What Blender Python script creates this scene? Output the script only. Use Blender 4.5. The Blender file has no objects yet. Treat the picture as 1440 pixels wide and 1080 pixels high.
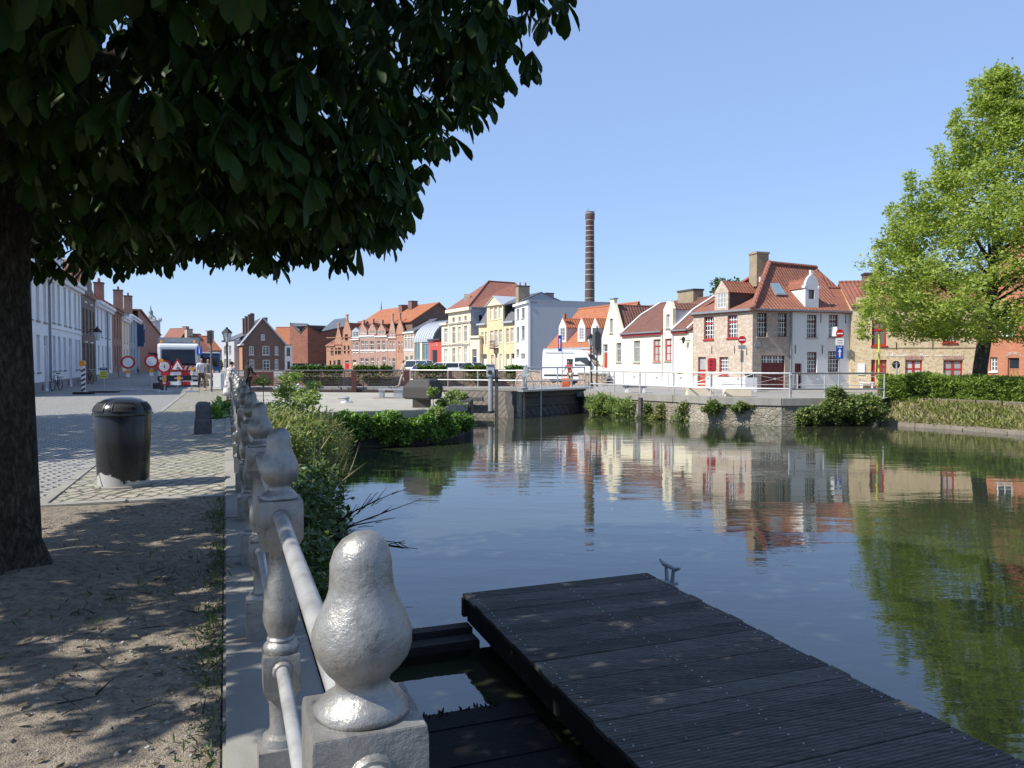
import bpy, bmesh, math, random
import numpy as np
from mathutils import Vector, Matrix
from mathutils.geometry import tessellate_polygon
rnd = random.Random(11)
rng = np.random.default_rng(5)
PI = math.pi
sc = bpy.context.scene
col = sc.collection
# ---------------------------------------------------------------- camera maths
F = 1080.0; EYE = 1.65; WZ = -1.1
PITCH = math.atan(32 / F); CP, SP = math.cos(PITCH), math.sin(PITCH)
def ray(px, py):
    x = (px - 720) / F; c = -(py - 540) / F
    return Vector((x, CP + c * SP, -SP + c * CP))
def at(px, py, d):
    r = ray(px, py); t = d / r.y
    return Vector((r.x * t, d, EYE + r.z * t))
def gr(px, py, z=0.0):
    r = ray(px, py); t = (z - EYE) / r.z
    return Vector((r.x * t, r.y * t, z))
def pt(px, d, z=0.0):
    p = at(px, 508, d); return Vector((p.x, d, z))
def zz(py, d): return at(720, py, d).z
UX, UY = -0.349, 0.937
def uv(u, v, z=0.0): return Vector((u * UX + v * UY, u * UY - v * UX, z))
UANG = math.atan2(UX, UY)      # rotation of the quay direction about z (local +y -> quay)
UANG = -math.atan2(UX, UY)
cam = bpy.data.cameras.new('camera'); co = bpy.data.objects.new('camera', cam); col.objects.link(co)
cam.sensor_width = 36; cam.lens = 36 * F / 1440; cam.clip_start = 0.05; cam.clip_end = 6000
co.location = (0, 0, EYE); co.rotation_euler = (PI / 2 - PITCH, 0, 0)
sc.camera = co
# ---------------------------------------------------------------- light
SUN_EL = math.radians(46); SUNH = Vector((-0.91, -0.41)).normalized()
w = bpy.data.worlds.new('World'); sc.world = w; w.use_nodes = True
nt = w.node_tree; bg = nt.nodes['Background']
sky = nt.nodes.new('ShaderNodeTexSky'); sky.sky_type = 'NISHITA'; sky.sun_disc = False
sky.sun_elevation = SUN_EL; sky.sun_rotation = math.atan2(SUNH.x, SUNH.y)
sky.air_density = 1.0; sky.dust_density = 0.1; sky.ozone_density = 4.5
_mx = nt.nodes.new('ShaderNodeMix'); _mx.data_type = 'RGBA'; _mx.inputs[0].default_value = 0.60; _mx.inputs[7].default_value = (1.95, 2.78, 4.75, 1)
nt.links.new(sky.outputs[0], _mx.inputs[6]); nt.links.new(_mx.outputs[2], bg.inputs[0]); bg.inputs[1].default_value = 0.10
sl = bpy.data.lights.new('sun', 'SUN'); sl.energy = 3.4; sl.angle = math.radians(0.53); sl.color = (1, 0.955, 0.88)
so = bpy.data.objects.new('sun', sl); col.objects.link(so)
sd = Vector((SUNH.x * math.cos(SUN_EL), SUNH.y * math.cos(SUN_EL), math.sin(SUN_EL)))
so.rotation_euler = sd.to_track_quat('Z', 'Y').to_euler(); so.location = (0, 0, 60)
vs = sc.view_settings; sc.display_settings.display_device = 'sRGB'
vs.view_transform = 'Standard'; vs.look = 'None'; vs.gamma = 1; vs.use_curve_mapping = False; vs.exposure = 0.98
sc.cycles.use_denoising = True; sc.cycles.max_bounces = 7; sc.cycles.transparent_max_bounces = 6
sc.cycles.caustics_reflective = False; sc.cycles.caustics_refractive = False
sc.cycles.sample_clamp_indirect = 4
# ---------------------------------------------------------------- materials
MATS = {}
def nmat(name):
    m = bpy.data.materials.new(name); m.use_nodes = True
    MATS[name] = m
    return m, m.node_tree, m.node_tree.nodes['Principled BSDF']
def nd(nt, typ, **kw):
    n = nt.nodes.new('ShaderNode' + typ)
    for k, v in kw.items():
        if k.startswith('_'): setattr(n, k[1:], v)
        else: n.inputs[k.replace('_', ' ')].default_value = v
    return n
def c4(c): return (c[0], c[1], c[2], 1.0)
def mix(nt, fac, a, b, blend='MIX'):
    n = nt.nodes.new('ShaderNodeMix'); n.data_type = 'RGBA'; n.blend_type = blend
    for i, v in ((0, fac), (6, a), (7, b)):
        if isinstance(v, (int, float)): n.inputs[i].default_value = v
        elif isinstance(v, tuple): n.inputs[i].default_value = c4(v)
        else: nt.links.new(v, n.inputs[i])
    return n.outputs[2]
def math_n(nt, op, a, b=0.0, c=None):
    n = nt.nodes.new('ShaderNodeMath'); n.operation = op
    for i, v in enumerate((a, b) if c is None else (a, b, c)):
        if isinstance(v, (int, float)): n.inputs[i].default_value = v
        else: nt.links.new(v, n.inputs[i])
    return n.outputs[0]
def ramp(nt, fac, stops):
    n = nt.nodes.new('ShaderNodeValToRGB'); e = n.color_ramp.elements
    while len(e) < len(stops): e.new(0.5)
    for i, (p, c) in enumerate(stops): e[i].position = p; e[i].color = c4(c)
    nt.links.new(fac, n.inputs[0]); return n.outputs[0]
def noise(nt, vec, scale, detail=4, rough=0.55):
    n = nd(nt, 'TexNoise', Scale=scale, Detail=detail, Roughness=rough)
    if vec is not None: nt.links.new(vec, n.inputs['Vector'])
    return n.outputs['Fac']
def bump(nt, b, h, strength=0.5, dist=0.02):
    n = nd(nt, 'Bump', Strength=strength, Distance=dist)
    nt.links.new(h, n.inputs['Height']); nt.links.new(n.outputs[0], b.inputs['Normal']); return n
def geo_pos(nt): return nd(nt, 'NewGeometry').outputs['Position']
def obj_co(nt): return nd(nt, 'TexCoord').outputs['Object']
def uv_co(nt): return nd(nt, 'TexCoord').outputs['UV']
def plain(name, c, rough=0.6, metal=0.0, c2=None, scale=6.0, bmp=0.0, bscale=40.0, spec=0.5, coat=0.0):
    m, nt, b = nmat(name)
    b.inputs['Roughness'].default_value = rough; b.inputs['Metallic'].default_value = metal
    b.inputs['Specular IOR Level'].default_value = spec
    b.inputs['Coat Weight'].default_value = coat
    o = obj_co(nt)
    if c2 is None: c2 = tuple(x * 0.78 for x in c)
    f = noise(nt, o, scale, 5, 0.6)
    nt.links.new(ramp(nt, f, [(0.32, c2), (0.68, c)]), b.inputs['Base Color'])
    if bmp: bump(nt, b, noise(nt, o, bscale, 5), bmp, 0.02)
    return m
def brick(name, c1, c2, mortar, bw=0.22, bh=0.072, ms=0.011, stain=(0.5, 0.48, 0.45), st=0.35, var=None):
    m, nt, b = nmat(name); b.inputs['Roughness'].default_value = 0.9; b.inputs['Specular IOR Level'].default_value = 0.25
    u = uv_co(nt)
    t = nd(nt, 'TexBrick', Scale=1.0, Mortar_Size=ms, Brick_Width=bw, Row_Height=bh, Bias=0.0, Mortar_Smooth=0.3)
    t.inputs['Color1'].default_value = c4(c1); t.inputs['Color2'].default_value = c4(c2); t.inputs['Mortar'].default_value = c4(mortar)
    nt.links.new(u, t.inputs['Vector'])
    f = noise(nt, u, 1.1, 5, 0.65); g = noise(nt, u, 9.0, 3, 0.6)
    c = t.outputs['Color']
    if var is not None:
        c = mix(nt, math_n(nt, 'MULTIPLY', ramp(nt, noise(nt, u, 5.0, 2, 0.7), [(0.5, (0, 0, 0)), (0.62, (1, 1, 1))]), 0.75), c, var)
    c = mix(nt, ramp(nt, f, [(0.42, (0, 0, 0)), (0.75, (st, st, st))]), c, stain, 'MULTIPLY')
    c = mix(nt, math_n(nt, 'MULTIPLY', g, 0.45), c, (0.62, 0.6, 0.58), 'MULTIPLY')
    nt.links.new(c, b.inputs['Base Color'])
    h = math_n(nt, 'ADD', math_n(nt, 'MULTIPLY', t.outputs['Fac'], -1.0), math_n(nt, 'MULTIPLY', g, 0.8))
    bump(nt, b, h, 0.6, 0.012)
    return m
def plaster(name, c, stain=0.25, rough=0.85, dirt=(0.62, 0.58, 0.5)):
    m, nt, b = nmat(name); b.inputs['Roughness'].default_value = rough; b.inputs['Specular IOR Level'].default_value = 0.25
    u = uv_co(nt)
    mp = nd(nt, 'Mapping'); mp.inputs['Scale'].default_value = (2.2, 0.45, 1); nt.links.new(u, mp.inputs[0])
    f = noise(nt, mp.outputs[0], 1.0, 6, 0.65); g = noise(nt, u, 0.8, 4, 0.6)
    k = math_n(nt, 'MULTIPLY', ramp(nt, math_n(nt, 'ADD', math_n(nt, 'MULTIPLY', f, 0.6), math_n(nt, 'MULTIPLY', g, 0.4)), [(0.45, (0, 0, 0)), (0.72, (1, 1, 1))]), stain)
    nt.links.new(mix(nt, k, tuple(c), tuple(a * b_ for a, b_ in zip(c, dirt))), b.inputs['Base Color'])
    bump(nt, b, noise(nt, u, 14, 5), 0.35, 0.012)
    return m
def tile(name, c1, c2, dark, tw=0.24, th=0.30, moss=0.25, rough=0.75):
    m, nt, b = nmat(name); b.inputs['Roughness'].default_value = rough; b.inputs['Specular IOR Level'].default_value = 0.3
    u = uv_co(nt)
    t = nd(nt, 'TexBrick', Scale=1.0, Mortar_Size=0.012, Brick_Width=tw, Row_Height=th, Mortar_Smooth=0.4, Bias=0.0)
    t.offset = 0.0
    t.inputs['Color1'].default_value = c4(c1); t.inputs['Color2'].default_value = c4(c2); t.inputs['Mortar'].default_value = c4(dark)
    nt.links.new(u, t.inputs['Vector'])
    f = noise(nt, u, 0.9, 6, 0.7); g = noise(nt, u, 4.5, 4, 0.7)
    c = mix(nt, math_n(nt, 'MULTIPLY', ramp(nt, f, [(0.45, (0, 0, 0)), (0.7, (1, 1, 1))]), moss), t.outputs['Color'], dark)
    c = mix(nt, math_n(nt, 'MULTIPLY', ramp(nt, g, [(0.55, (0, 0, 0)), (0.7, (1, 1, 1))]), 0.45), c, tuple(min(1, x * 1.5 + .03) for x in c1))
    nt.links.new(c, b.inputs['Base Color'])
    s = nd(nt, 'SeparateXYZ'); nt.links.new(u, s.inputs[0])
    roll = math_n(nt, 'SINE', math_n(nt, 'MULTIPLY', s.outputs[0], 2 * PI / tw))
    saw = math_n(nt, 'FRACT', math_n(nt, 'MULTIPLY', s.outputs[1], 1 / th))
    h = math_n(nt, 'ADD', math_n(nt, 'MULTIPLY', roll, 0.5), math_n(nt, 'MULTIPLY', saw, -1.1))
    h = math_n(nt, 'ADD', h, math_n(nt, 'MULTIPLY', g, 0.6))
    bump(nt, b, h, 1.0, 0.045)
    return m
def leafm(name, c1, c2, trans=0.3, rough=0.5, c3=None, spec=0.4):
    m, nt, b = nmat(name)
    g = nd(nt, 'NewGeometry')
    st = [(0.0, c1), (0.8, c2)] if c3 is None else [(0.0, c1), (0.6, c2), (0.97, c3)]
    c = ramp(nt, g.outputs['Random Per Island'], st)
    n = noise(nt, geo_pos(nt), 0.9, 3)
    c = mix(nt, math_n(nt, 'MULTIPLY', n, 0.5), c, (0.6, 0.68, 0.6), 'MULTIPLY')
    nt.links.new(c, b.inputs['Base Color']); b.inputs['Roughness'].default_value = rough
    b.inputs['Specular IOR Level'].default_value = spec
    tr = nd(nt, 'BsdfTranslucent'); nt.links.new(mix(nt, 1.0, c, (1.0, 1.15, 0.45), 'MULTIPLY'), tr.inputs[0])
    mx = nd(nt, 'MixShader', Fac=trans)
    nt.links.new(b.outputs[0], mx.inputs[1]); nt.links.new(tr.outputs[0], mx.inputs[2])
    nt.links.new(mx.outputs[0], nt.nodes['Material Output'].inputs[0])
    return m
def glassm(name, lo, hi, rough=0.06):
    m, nt, b = nmat(name)
    oi = nd(nt, 'ObjectInfo')
    n = noise(nt, obj_co(nt), 1.3, 2)
    k = math_n(nt, 'ADD', math_n(nt, 'MULTIPLY', oi.outputs['Random'], 0.75), math_n(nt, 'MULTIPLY', n, 0.35))
    nt.links.new(ramp(nt, k, [(0.3, lo), (0.85, hi)]), b.inputs['Base Color'])
    b.inputs['Roughness'].default_value = rough; b.inputs['Specular IOR Level'].default_value = 0.6
    b.inputs['Coat Weight'].default_value = 0.3; b.inputs['Coat Roughness'].default_value = 0.03
    bump(nt, b, n, 0.05, 0.02)
    return m

# ---------------------------------------------------------------- mesh builder
ROOTLOC = {}
class MB:
    def __init__(s): s.v = []; s.f = []
    def add(s, vs, fs, M=None):
        o = len(s.v)
        s.v += [tuple(M @ Vector(p)) if M is not None else tuple(p) for p in vs]
        s.f += [tuple(i + o for i in f) for f in fs]; return s
    def hexa(s, p, M=None):
        return s.add(p, [(0, 3, 2, 1), (4, 5, 6, 7), (0, 1, 5, 4), (1, 2, 6, 5), (2, 3, 7, 6), (3, 0, 4, 7)], M)
    def box(s, x0, x1, y0, y1, z0, z1, M=None):
        return s.hexa([(x0, y0, z0), (x1, y0, z0), (x1, y1, z0), (x0, y1, z0), (x0, y0, z1), (x1, y0, z1), (x1, y1, z1), (x0, y1, z1)], M)
    def prism(s, poly, ext, M=None):
        """poly: list of 3d points (planar), ext: extrusion vector"""
        n = len(poly); e = Vector(ext); a = [Vector(p) for p in poly]; b = [p + e for p in a]
        tr = tessellate_polygon([a])
        fs = [tuple(t) for t in tr] + [tuple(i + n for i in t) for t in tr]
        fs += [(i, (i + 1) % n, (i + 1) % n + n, i + n) for i in range(n)]
        return s.add(a + b, fs, M)
    def slab(s, pts, th):
        """roof plane with thickness th downward along its normal (kept pointing up)"""
        a = [Vector(p) for p in pts]; n = Vector((0, 0, 0))
        for i in range(len(a)): n += a[i].cross(a[(i + 1) % len(a)])
        n.normalize()
        if n.z < 0: n = -n
        return s.prism(a, -n * th)
    def tube(s, p0, p1, r0, r1=None, n=8, cap=True):
        p0, p1 = Vector(p0), Vector(p1); r1 = r0 if r1 is None else r1
        d = (p1 - p0); q = d.to_track_quat('Z', 'Y').to_matrix()
        vs = []
        for p, r in ((p0, r0), (p1, r1)):
            for i in range(n):
                a = 2 * PI * i / n; vs.append(p + q @ Vector((r * math.cos(a), r * math.sin(a), 0)))
        fs = [(i, (i + 1) % n, n + (i + 1) % n, n + i) for i in range(n)]
        if cap: fs += [tuple(reversed(range(n))), tuple(range(n, 2 * n))]
        return s.add(vs, fs)
    def path(s, pts, rs, n=8):
        pts = [Vector(p) for p in pts]; vs = []; k = len(pts)
        for i, p in enumerate(pts):
            d = (pts[min(i + 1, k - 1)] - pts[max(i - 1, 0)]).normalized()
            a = d.orthogonal().normalized() if i == 0 else (pa - d * pa.dot(d)).normalized()
            pa = a; b = d.cross(a); r = rs[i] if hasattr(rs, '__len__') else rs
            for j in range(n):
                t = 2 * PI * j / n; vs.append(p + a * r * math.cos(t) + b * r * math.sin(t))
        fs = [(i * n + j, i * n + (j + 1) % n, (i + 1) * n + (j + 1) % n, (i + 1) * n + j) for i in range(k - 1) for j in range(n)]
        fs += [tuple(reversed(range(n))), tuple(range((k - 1) * n, k * n))]
        return s.add(vs, fs)
    def lathe(s, prof, n=20, M=None):
        """prof: list of (r,z) bottom to top"""
        vs = []; k = len(prof)
        for r, z in prof:
            for i in range(n):
                a = 2 * PI * i / n; vs.append((r * math.cos(a), r * math.sin(a), z))
        fs = [(i * n + j, i * n + (j + 1) % n, (i + 1) * n + (j + 1) % n, (i + 1) * n + j) for i in range(k - 1) for j in range(n)]
        fs += [tuple(reversed(range(n))), tuple(range((k - 1) * n, k * n))]
        return s.add(vs, fs, M)
    def build(s, name, mat, parent=None, smooth=False, bev=0.0, uvs=True, base=None, closed=True):
        v = np.array(s.v, dtype=float).reshape(-1, 3)
        off = np.zeros(3)
        if parent is not None:
            r = parent
            while r.parent is not None: r = r.parent
            off = np.array(ROOTLOC.get(r.name, (0, 0, 0)), dtype=float)
        elif base is not None: off = np.array(base, dtype=float)
        elif len(v):
            off = np.array([(v[:, 0].min() + v[:, 0].max()) / 2, (v[:, 1].min() + v[:, 1].max()) / 2, v[:, 2].min()])
        me = bpy.data.meshes.new(name)
        me.from_pydata((v - off).tolist(), [], s.f); me.update()
        if closed or bev:
            bm = bmesh.new(); bm.from_mesh(me)
            bmesh.ops.recalc_face_normals(bm, faces=bm.faces)
            if bev:
                bmesh.ops.remove_doubles(bm, verts=bm.verts, dist=1e-5)
                ed = [e for e in bm.edges if len(e.link_faces) == 2 and e.calc_face_angle(0) > 0.5]
                bmesh.ops.bevel(bm, geom=ed, offset=bev, segments=2, affect='EDGES', clamp_overlap=True)
            bm.to_mesh(me); bm.free(); me.update()
        if uvs:
            l = me.uv_layers.new(name='UVMap'); dat = np.zeros(len(me.loops) * 2)
            ov = Vector(off)
            for p in me.polygons:
                n = p.normal
                if abs(n.z) > 0.93: a = Vector((UY, -UX, 0)); b = Vector((UX, UY, 0))
                else:
                    a = Vector((-n.y, n.x, 0)).normalized(); b = n.cross(a)
                for li in p.loop_indices:
                    q = me.vertices[me.loops[li].vertex_index].co + ov
                    dat[2 * li] = q.dot(a); dat[2 * li + 1] = q.dot(b)
            l.data.foreach_set('uv', dat)
        if smooth:
            me.polygons.foreach_set('use_smooth', [True] * len(me.polygons))
            if smooth != 'all': me.set_sharp_from_angle(angle=math.radians(40))
        if isinstance(mat, str): mat = MATS[mat]
        me.materials.append(mat)
        o = bpy.data.objects.new(name, me); col.objects.link(o)
        if parent is not None: o.parent = parent
        else: o.location = off
        return o
def tag(o, label=None, cat=None, group=None, kind=None):
    if label: o['label'] = label
    if cat: o['category'] = cat
    if group: o['group'] = group
    if kind: o['kind'] = kind
    return o
def thing(name, label, cat, loc=(0, 0, 0), group=None):
    o = bpy.data.objects.new(name, None); col.objects.link(o); o.location = loc; o.empty_display_size = 0.2
    ROOTLOC[o.name] = tuple(loc)
    return tag(o, label, cat, group)
def copy_tree(o, parent=None):
    c = o.copy(); col.objects.link(c)
    if parent is not None: c.parent = parent
    for ch in [x for x in o.children]: copy_tree(ch, c)
    return c
def np_mesh(name, V, Fq, mat, parent=None, smooth=False, off=None):
    """V (N,3); Fq (M,k) constant-size faces"""
    me = bpy.data.meshes.new(name); V = np.asarray(V, dtype=np.float32)
    if parent is not None:
        r = parent
        while r.parent is not None: r = r.parent
        V = V - np.array(ROOTLOC.get(r.name, (0, 0, 0)), dtype=np.float32)
    if off is not None: V = V - np.array(off, dtype=np.float32)
    Fq = np.asarray(Fq, dtype=np.int32); k = Fq.shape[1]; m = Fq.shape[0]
    me.vertices.add(len(V)); me.vertices.foreach_set('co', V.ravel())
    me.loops.add(m * k); me.loops.foreach_set('vertex_index', Fq.ravel())
    me.polygons.add(m); me.polygons.foreach_set('loop_start', np.arange(0, m * k, k, dtype=np.int32))
    me.polygons.foreach_set('loop_total', np.full(m, k, dtype=np.int32))
    me.update(calc_edges=True)
    if smooth: me.polygons.foreach_set('use_smooth', np.ones(m, dtype=bool))
    me.materials.append(MATS[mat] if isinstance(mat, str) else mat)
    o = bpy.data.objects.new(name, me); col.objects.link(o)
    if parent is not None: o.parent = parent
    if off is not None: o.location = off
    return o
# ---- leaves
def unit(a): return a / np.maximum(np.linalg.norm(a, axis=1, keepdims=True), 1e-9)
def leaves(C, size, up=0.2, aspect=0.5, droop=0.0, jitter=0.35):
    """diamond leaves, slightly folded; returns V,F(tri)"""
    n = len(C)
    a = rng.normal(size=(n, 3)); a[:, 2] = a[:, 2] * 0.6 + up - droop; a = unit(a)
    b = unit(np.cross(a, rng.normal(size=(n, 3)) * 0.55 + np.array([0, 0, 1.0])))
    c = np.cross(a, b)
    L = (size * (1 + jitter * rng.normal(size=n)).clip(0.4, 1.8))[:, None]
    W = L * aspect * 0.5
    fold = W * 0.45
    V = np.stack([C, C + a * L * 0.5 + b * W + c * fold, C + a * L, C + a * L * 0.5 - b * W + c * fold], 1).reshape(-1, 3)
    i = np.arange(n)[:, None] * 4
    Fq = np.concatenate([i + np.array([[0, 1, 2]]), i + np.array([[0, 2, 3]])], 0)
    return V, Fq
def in_blobs(n, blobs, shell=0.0):
    """points in ellipsoids (cx,cy,cz,rx,ry,rz), favouring the outer shell"""
    wts = np.array([(b[3] * b[4] + b[4] * b[5] + b[3] * b[5]) for b in blobs]); wts /= wts.sum()
    k = rng.choice(len(blobs), size=n, p=wts); B = np.array(blobs)[k]
    d = unit(rng.normal(size=(n, 3))); r = rng.random(n) ** (1 / 3.0); r = shell + (1 - shell) * r
    return B[:, :3] + d * r[:, None] * B[:, 3:6]
# ---------------------------------------------------------------- the materials of the place
brick('pink_brick', (0.46, 0.33, 0.25), (0.58, 0.47, 0.36), (0.60, 0.53, 0.44), var=(0.70, 0.62, 0.52), st=0.3)
brick('shaded_brick', (0.42, 0.32, 0.27), (0.50, 0.41, 0.34), (0.50, 0.45, 0.40), var=(0.60, 0.53, 0.46), st=0.3)
brick('yellow_brick', (0.70, 0.55, 0.32), (0.80, 0.68, 0.44), (0.68, 0.58, 0.44), var=(0.52, 0.36, 0.22), st=0.3)
brick('yellow_grey_brick', (0.34, 0.27, 0.17), (0.40, 0.33, 0.22), (0.36, 0.31, 0.24))
brick('red_brick', (0.52, 0.17, 0.085), (0.60, 0.23, 0.12), (0.40, 0.28, 0.22))
brick('orange_brick', (0.46, 0.17, 0.09), (0.54, 0.25, 0.14), (0.45, 0.34, 0.27), var=(0.55, 0.4, 0.3))
brick('rose_brick', (0.42, 0.19, 0.14), (0.50, 0.28, 0.21), (0.48, 0.38, 0.32), var=(0.56, 0.46, 0.38))
brick('brown_brick', (0.20, 0.115, 0.09), (0.25, 0.15, 0.115), (0.22, 0.17, 0.14))
brick('dark_brick', (0.19, 0.14, 0.11), (0.25, 0.19, 0.15), (0.24, 0.20, 0.17), var=(0.34, 0.26, 0.2))
brick('street_brick', (0.36, 0.17, 0.12), (0.42, 0.22, 0.16), (0.36, 0.27, 0.22))
brick('museum_brick', (0.26, 0.105, 0.075), (0.33, 0.15, 0.10), (0.22, 0.11, 0.08), bw=1.6, bh=0.22, ms=0.03)
def rubble(name, c1, c2, joint, sc=3.2, stain=(0.30, 0.30, 0.20)):
    m, nt, b = nmat(name); b.inputs['Roughness'].default_value = 0.92; b.inputs['Specular IOR Level'].default_value = 0.25
    u = uv_co(nt); mp = nd(nt, 'Mapping'); mp.inputs['Scale'].default_value = (.6, 1, 1); nt.links.new(u, mp.inputs[0])
    v = nd(nt, 'TexVoronoi', Scale=sc, _feature='DISTANCE_TO_EDGE', Randomness=.8); nt.links.new(mp.outputs[0], v.inputs['Vector'])
    w_ = nd(nt, 'TexVoronoi', Scale=sc, Randomness=.8); nt.links.new(mp.outputs[0], w_.inputs['Vector'])
    s_ = nd(nt, 'SeparateColor'); nt.links.new(w_.outputs['Color'], s_.inputs[0])
    f = noise(nt, u, .7, 6, .7); g = noise(nt, u, 9, 4, .7)
    c = mix(nt, s_.outputs[0], c1, c2); c = mix(nt, ramp(nt, v.outputs[0], [(.0, (1, 1, 1)), (.09, (0, 0, 0))]), c, joint)
    c = mix(nt, math_n(nt, 'MULTIPLY', g, .6), c, (.55, .53, .5), 'MULTIPLY')
    c = mix(nt, ramp(nt, f, [(.42, (0, 0, 0)), (.66, (.75, .75, .75))]), c, stain, 'MULTIPLY')
    nt.links.new(c, b.inputs['Base Color'])
    bump(nt, b, math_n(nt, 'ADD', math_n(nt, 'MINIMUM', v.outputs[0], .12), math_n(nt, 'MULTIPLY', g, .08)), 1.0, .15)
rubble('stone_rubble', (.64, .54, .44), (.46, .30, .24), (.26, .21, .17), 4.2, (.55, .5, .42))
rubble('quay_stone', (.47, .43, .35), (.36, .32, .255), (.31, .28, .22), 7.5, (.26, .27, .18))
tile('red_tile', (0.33, 0.125, 0.075), (0.27, 0.10, 0.06), (0.13, 0.068, 0.05), moss=0.45)
tile('orange_tile', (0.43, 0.16, 0.075), (0.37, 0.13, 0.06), (0.22, 0.085, 0.045), moss=0.25)
tile('brown_tile', (0.21, 0.095, 0.065), (0.175, 0.08, 0.058), (0.07, 0.045, 0.038), moss=0.35)
tile('rose_tile', (0.31, 0.125, 0.085), (0.27, 0.105, 0.07), (0.15, 0.07, 0.05), th=0.36)
tile('grey_slate', (0.13, 0.135, 0.15), (0.17, 0.175, 0.19), (0.08, 0.08, 0.09), tw=0.3, th=0.2, moss=0.15, rough=0.5)
plaster('cream_plaster', (0.84, 0.76, 0.56), 0.2)
plaster('white_plaster', (0.80, 0.79, 0.76), 0.2)
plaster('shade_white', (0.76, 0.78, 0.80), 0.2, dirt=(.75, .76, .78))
plaster('street_white', (0.78, 0.79, 0.80), 0.3)
plaster('ashlar_beige', (0.74, 0.64, 0.48), 0.3)
plaster('yellow_plaster', (0.70, 0.54, 0.33), 0.35)
plaster('pale_yellow', (0.74, 0.62, 0.42), 0.2)
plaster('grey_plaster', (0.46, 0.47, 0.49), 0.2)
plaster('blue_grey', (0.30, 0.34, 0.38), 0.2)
plaster('red_paint_wall', (0.52, 0.085, 0.07), 0.2)
plaster('plinth_white', (0.66, 0.67, 0.70), 0.45)
plaster('concrete', (0.36, 0.34, 0.30), 0.6, dirt=(0.5, 0.5, 0.45))
plaster('coping', (0.30, 0.285, 0.25), 0.7, dirt=(0.45, 0.45, 0.42))
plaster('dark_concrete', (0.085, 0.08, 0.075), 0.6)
glassm('glass', (0.02, 0.025, 0.03), (0.16, 0.17, 0.18))
glassm('curtain_glass', (0.16, 0.17, 0.16), (0.55, 0.56, 0.54), 0.12)
glassm('dark_glass', (0.012, 0.015, 0.02), (0.04, 0.045, 0.05))
glassm('blue_glass', (0.16, 0.24, 0.28), (0.28, 0.36, 0.40), 0.15)
plain('red_paint', (0.42, 0.035, 0.03), 0.45, c2=(0.34, 0.03, 0.028))
plain('maroon_paint', (0.16, 0.022, 0.022), 0.45)
plain('door_red', (0.46, 0.075, 0.05), 0.5)
plain('letter_red', (0.55, 0.03, 0.045), 0.35)
plain('white_paint', (0.80, 0.80, 0.78), 0.5, c2=(0.7, 0.7, 0.68))
plain('dark_paint', (0.03, 0.03, 0.032), 0.5)
plain('black_iron', (0.018, 0.018, 0.02), 0.45, metal=0.3)
plain('blue_paint', (0.03, 0.06, 0.16), 0.4)
plain('zinc', (0.30, 0.32, 0.35), 0.5, metal=0.3)
plain('light_zinc', (0.52, 0.55, 0.58), 0.45, metal=0.2)
plain('bluestone', (0.26, 0.26, 0.265), 0.75, bmp=0.3)
plain('wood_door', (0.38, 0.2, 0.08), 0.55)
plain('sign_white', (0.80, 0.80, 0.79), 0.4, c2=(0.74, 0.74, 0.73))
plain('sign_red', (0.55, 0.012, 0.02), 0.4)
plain('sign_blue', (0.01, 0.07, 0.42), 0.4)
plain('sign_yellow', (0.72, 0.58, 0.03), 0.45)
plain('lime_yellow', (0.70, 0.68, 0.09), 0.45)
plain('amber', (0.85, 0.33, 0.01), 0.25)
plain('sign_back', (0.17, 0.175, 0.18), 0.55)
plain('galvanised', (0.50, 0.51, 0.51), 0.42, metal=0.45, c2=(0.38, 0.39, 0.4))
plain('rail_grey', (0.56, 0.56, 0.54), 0.4, metal=0.3, c2=(0.44, 0.44, 0.43))
plain('corten_red', (0.12, 0.035, 0.028), 0.6, c2=(0.085, 0.03, 0.025))
plain('post_brown', (0.085, 0.05, 0.045), 0.6)
plain('rubber', (0.014, 0.014, 0.015), 0.8)
plain('car_white', (0.78, 0.79, 0.80), 0.25, coat=0.6, c2=(0.76, 0.77, 0.78))
plain('car_blue', (0.03, 0.07, 0.22), 0.25, coat=0.6)
plain('car_green', (0.09, 0.15, 0.13), 0.3, coat=0.6)
plain('car_grey', (0.24, 0.25, 0.27), 0.3, coat=0.6)
plain('car_black', (0.02, 0.02, 0.024), 0.3, coat=0.6)
plain('truck_grey', (0.30, 0.31, 0.33), 0.5)
plain('truck_blue', (0.05, 0.13, 0.32), 0.4)
plain('lamp_glass', (0.7, 0.72, 0.7), 0.15)
plain('skin', (0.50, 0.30, 0.21), 0.55)
plain('hair_dark', (0.018, 0.013, 0.01), 0.6)
plain('hair_brown', (0.07, 0.04, 0.022), 0.6)
plain('shirt_white', (0.74, 0.73, 0.72), 0.85)
plain('pants_brown', (0.10, 0.075, 0.065), 0.85)
plain('cloth_beige', (0.55, 0.47, 0.38), 0.9)
plain('cloth_red', (0.45, 0.06, 0.035), 0.85)
plain('cloth_orange', (0.75, 0.16, 0.05), 0.85)
plain('cloth_black', (0.015, 0.014, 0.015), 0.85)
plain('cloth_grey', (0.2, 0.2, 0.22), 0.85)
plain('cloth_print', (0.72, 0.69, 0.68), 0.85, c2=(0.12, 0.09, 0.09), scale=9)
plain('jeans', (0.07, 0.09, 0.13), 0.85)
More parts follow.
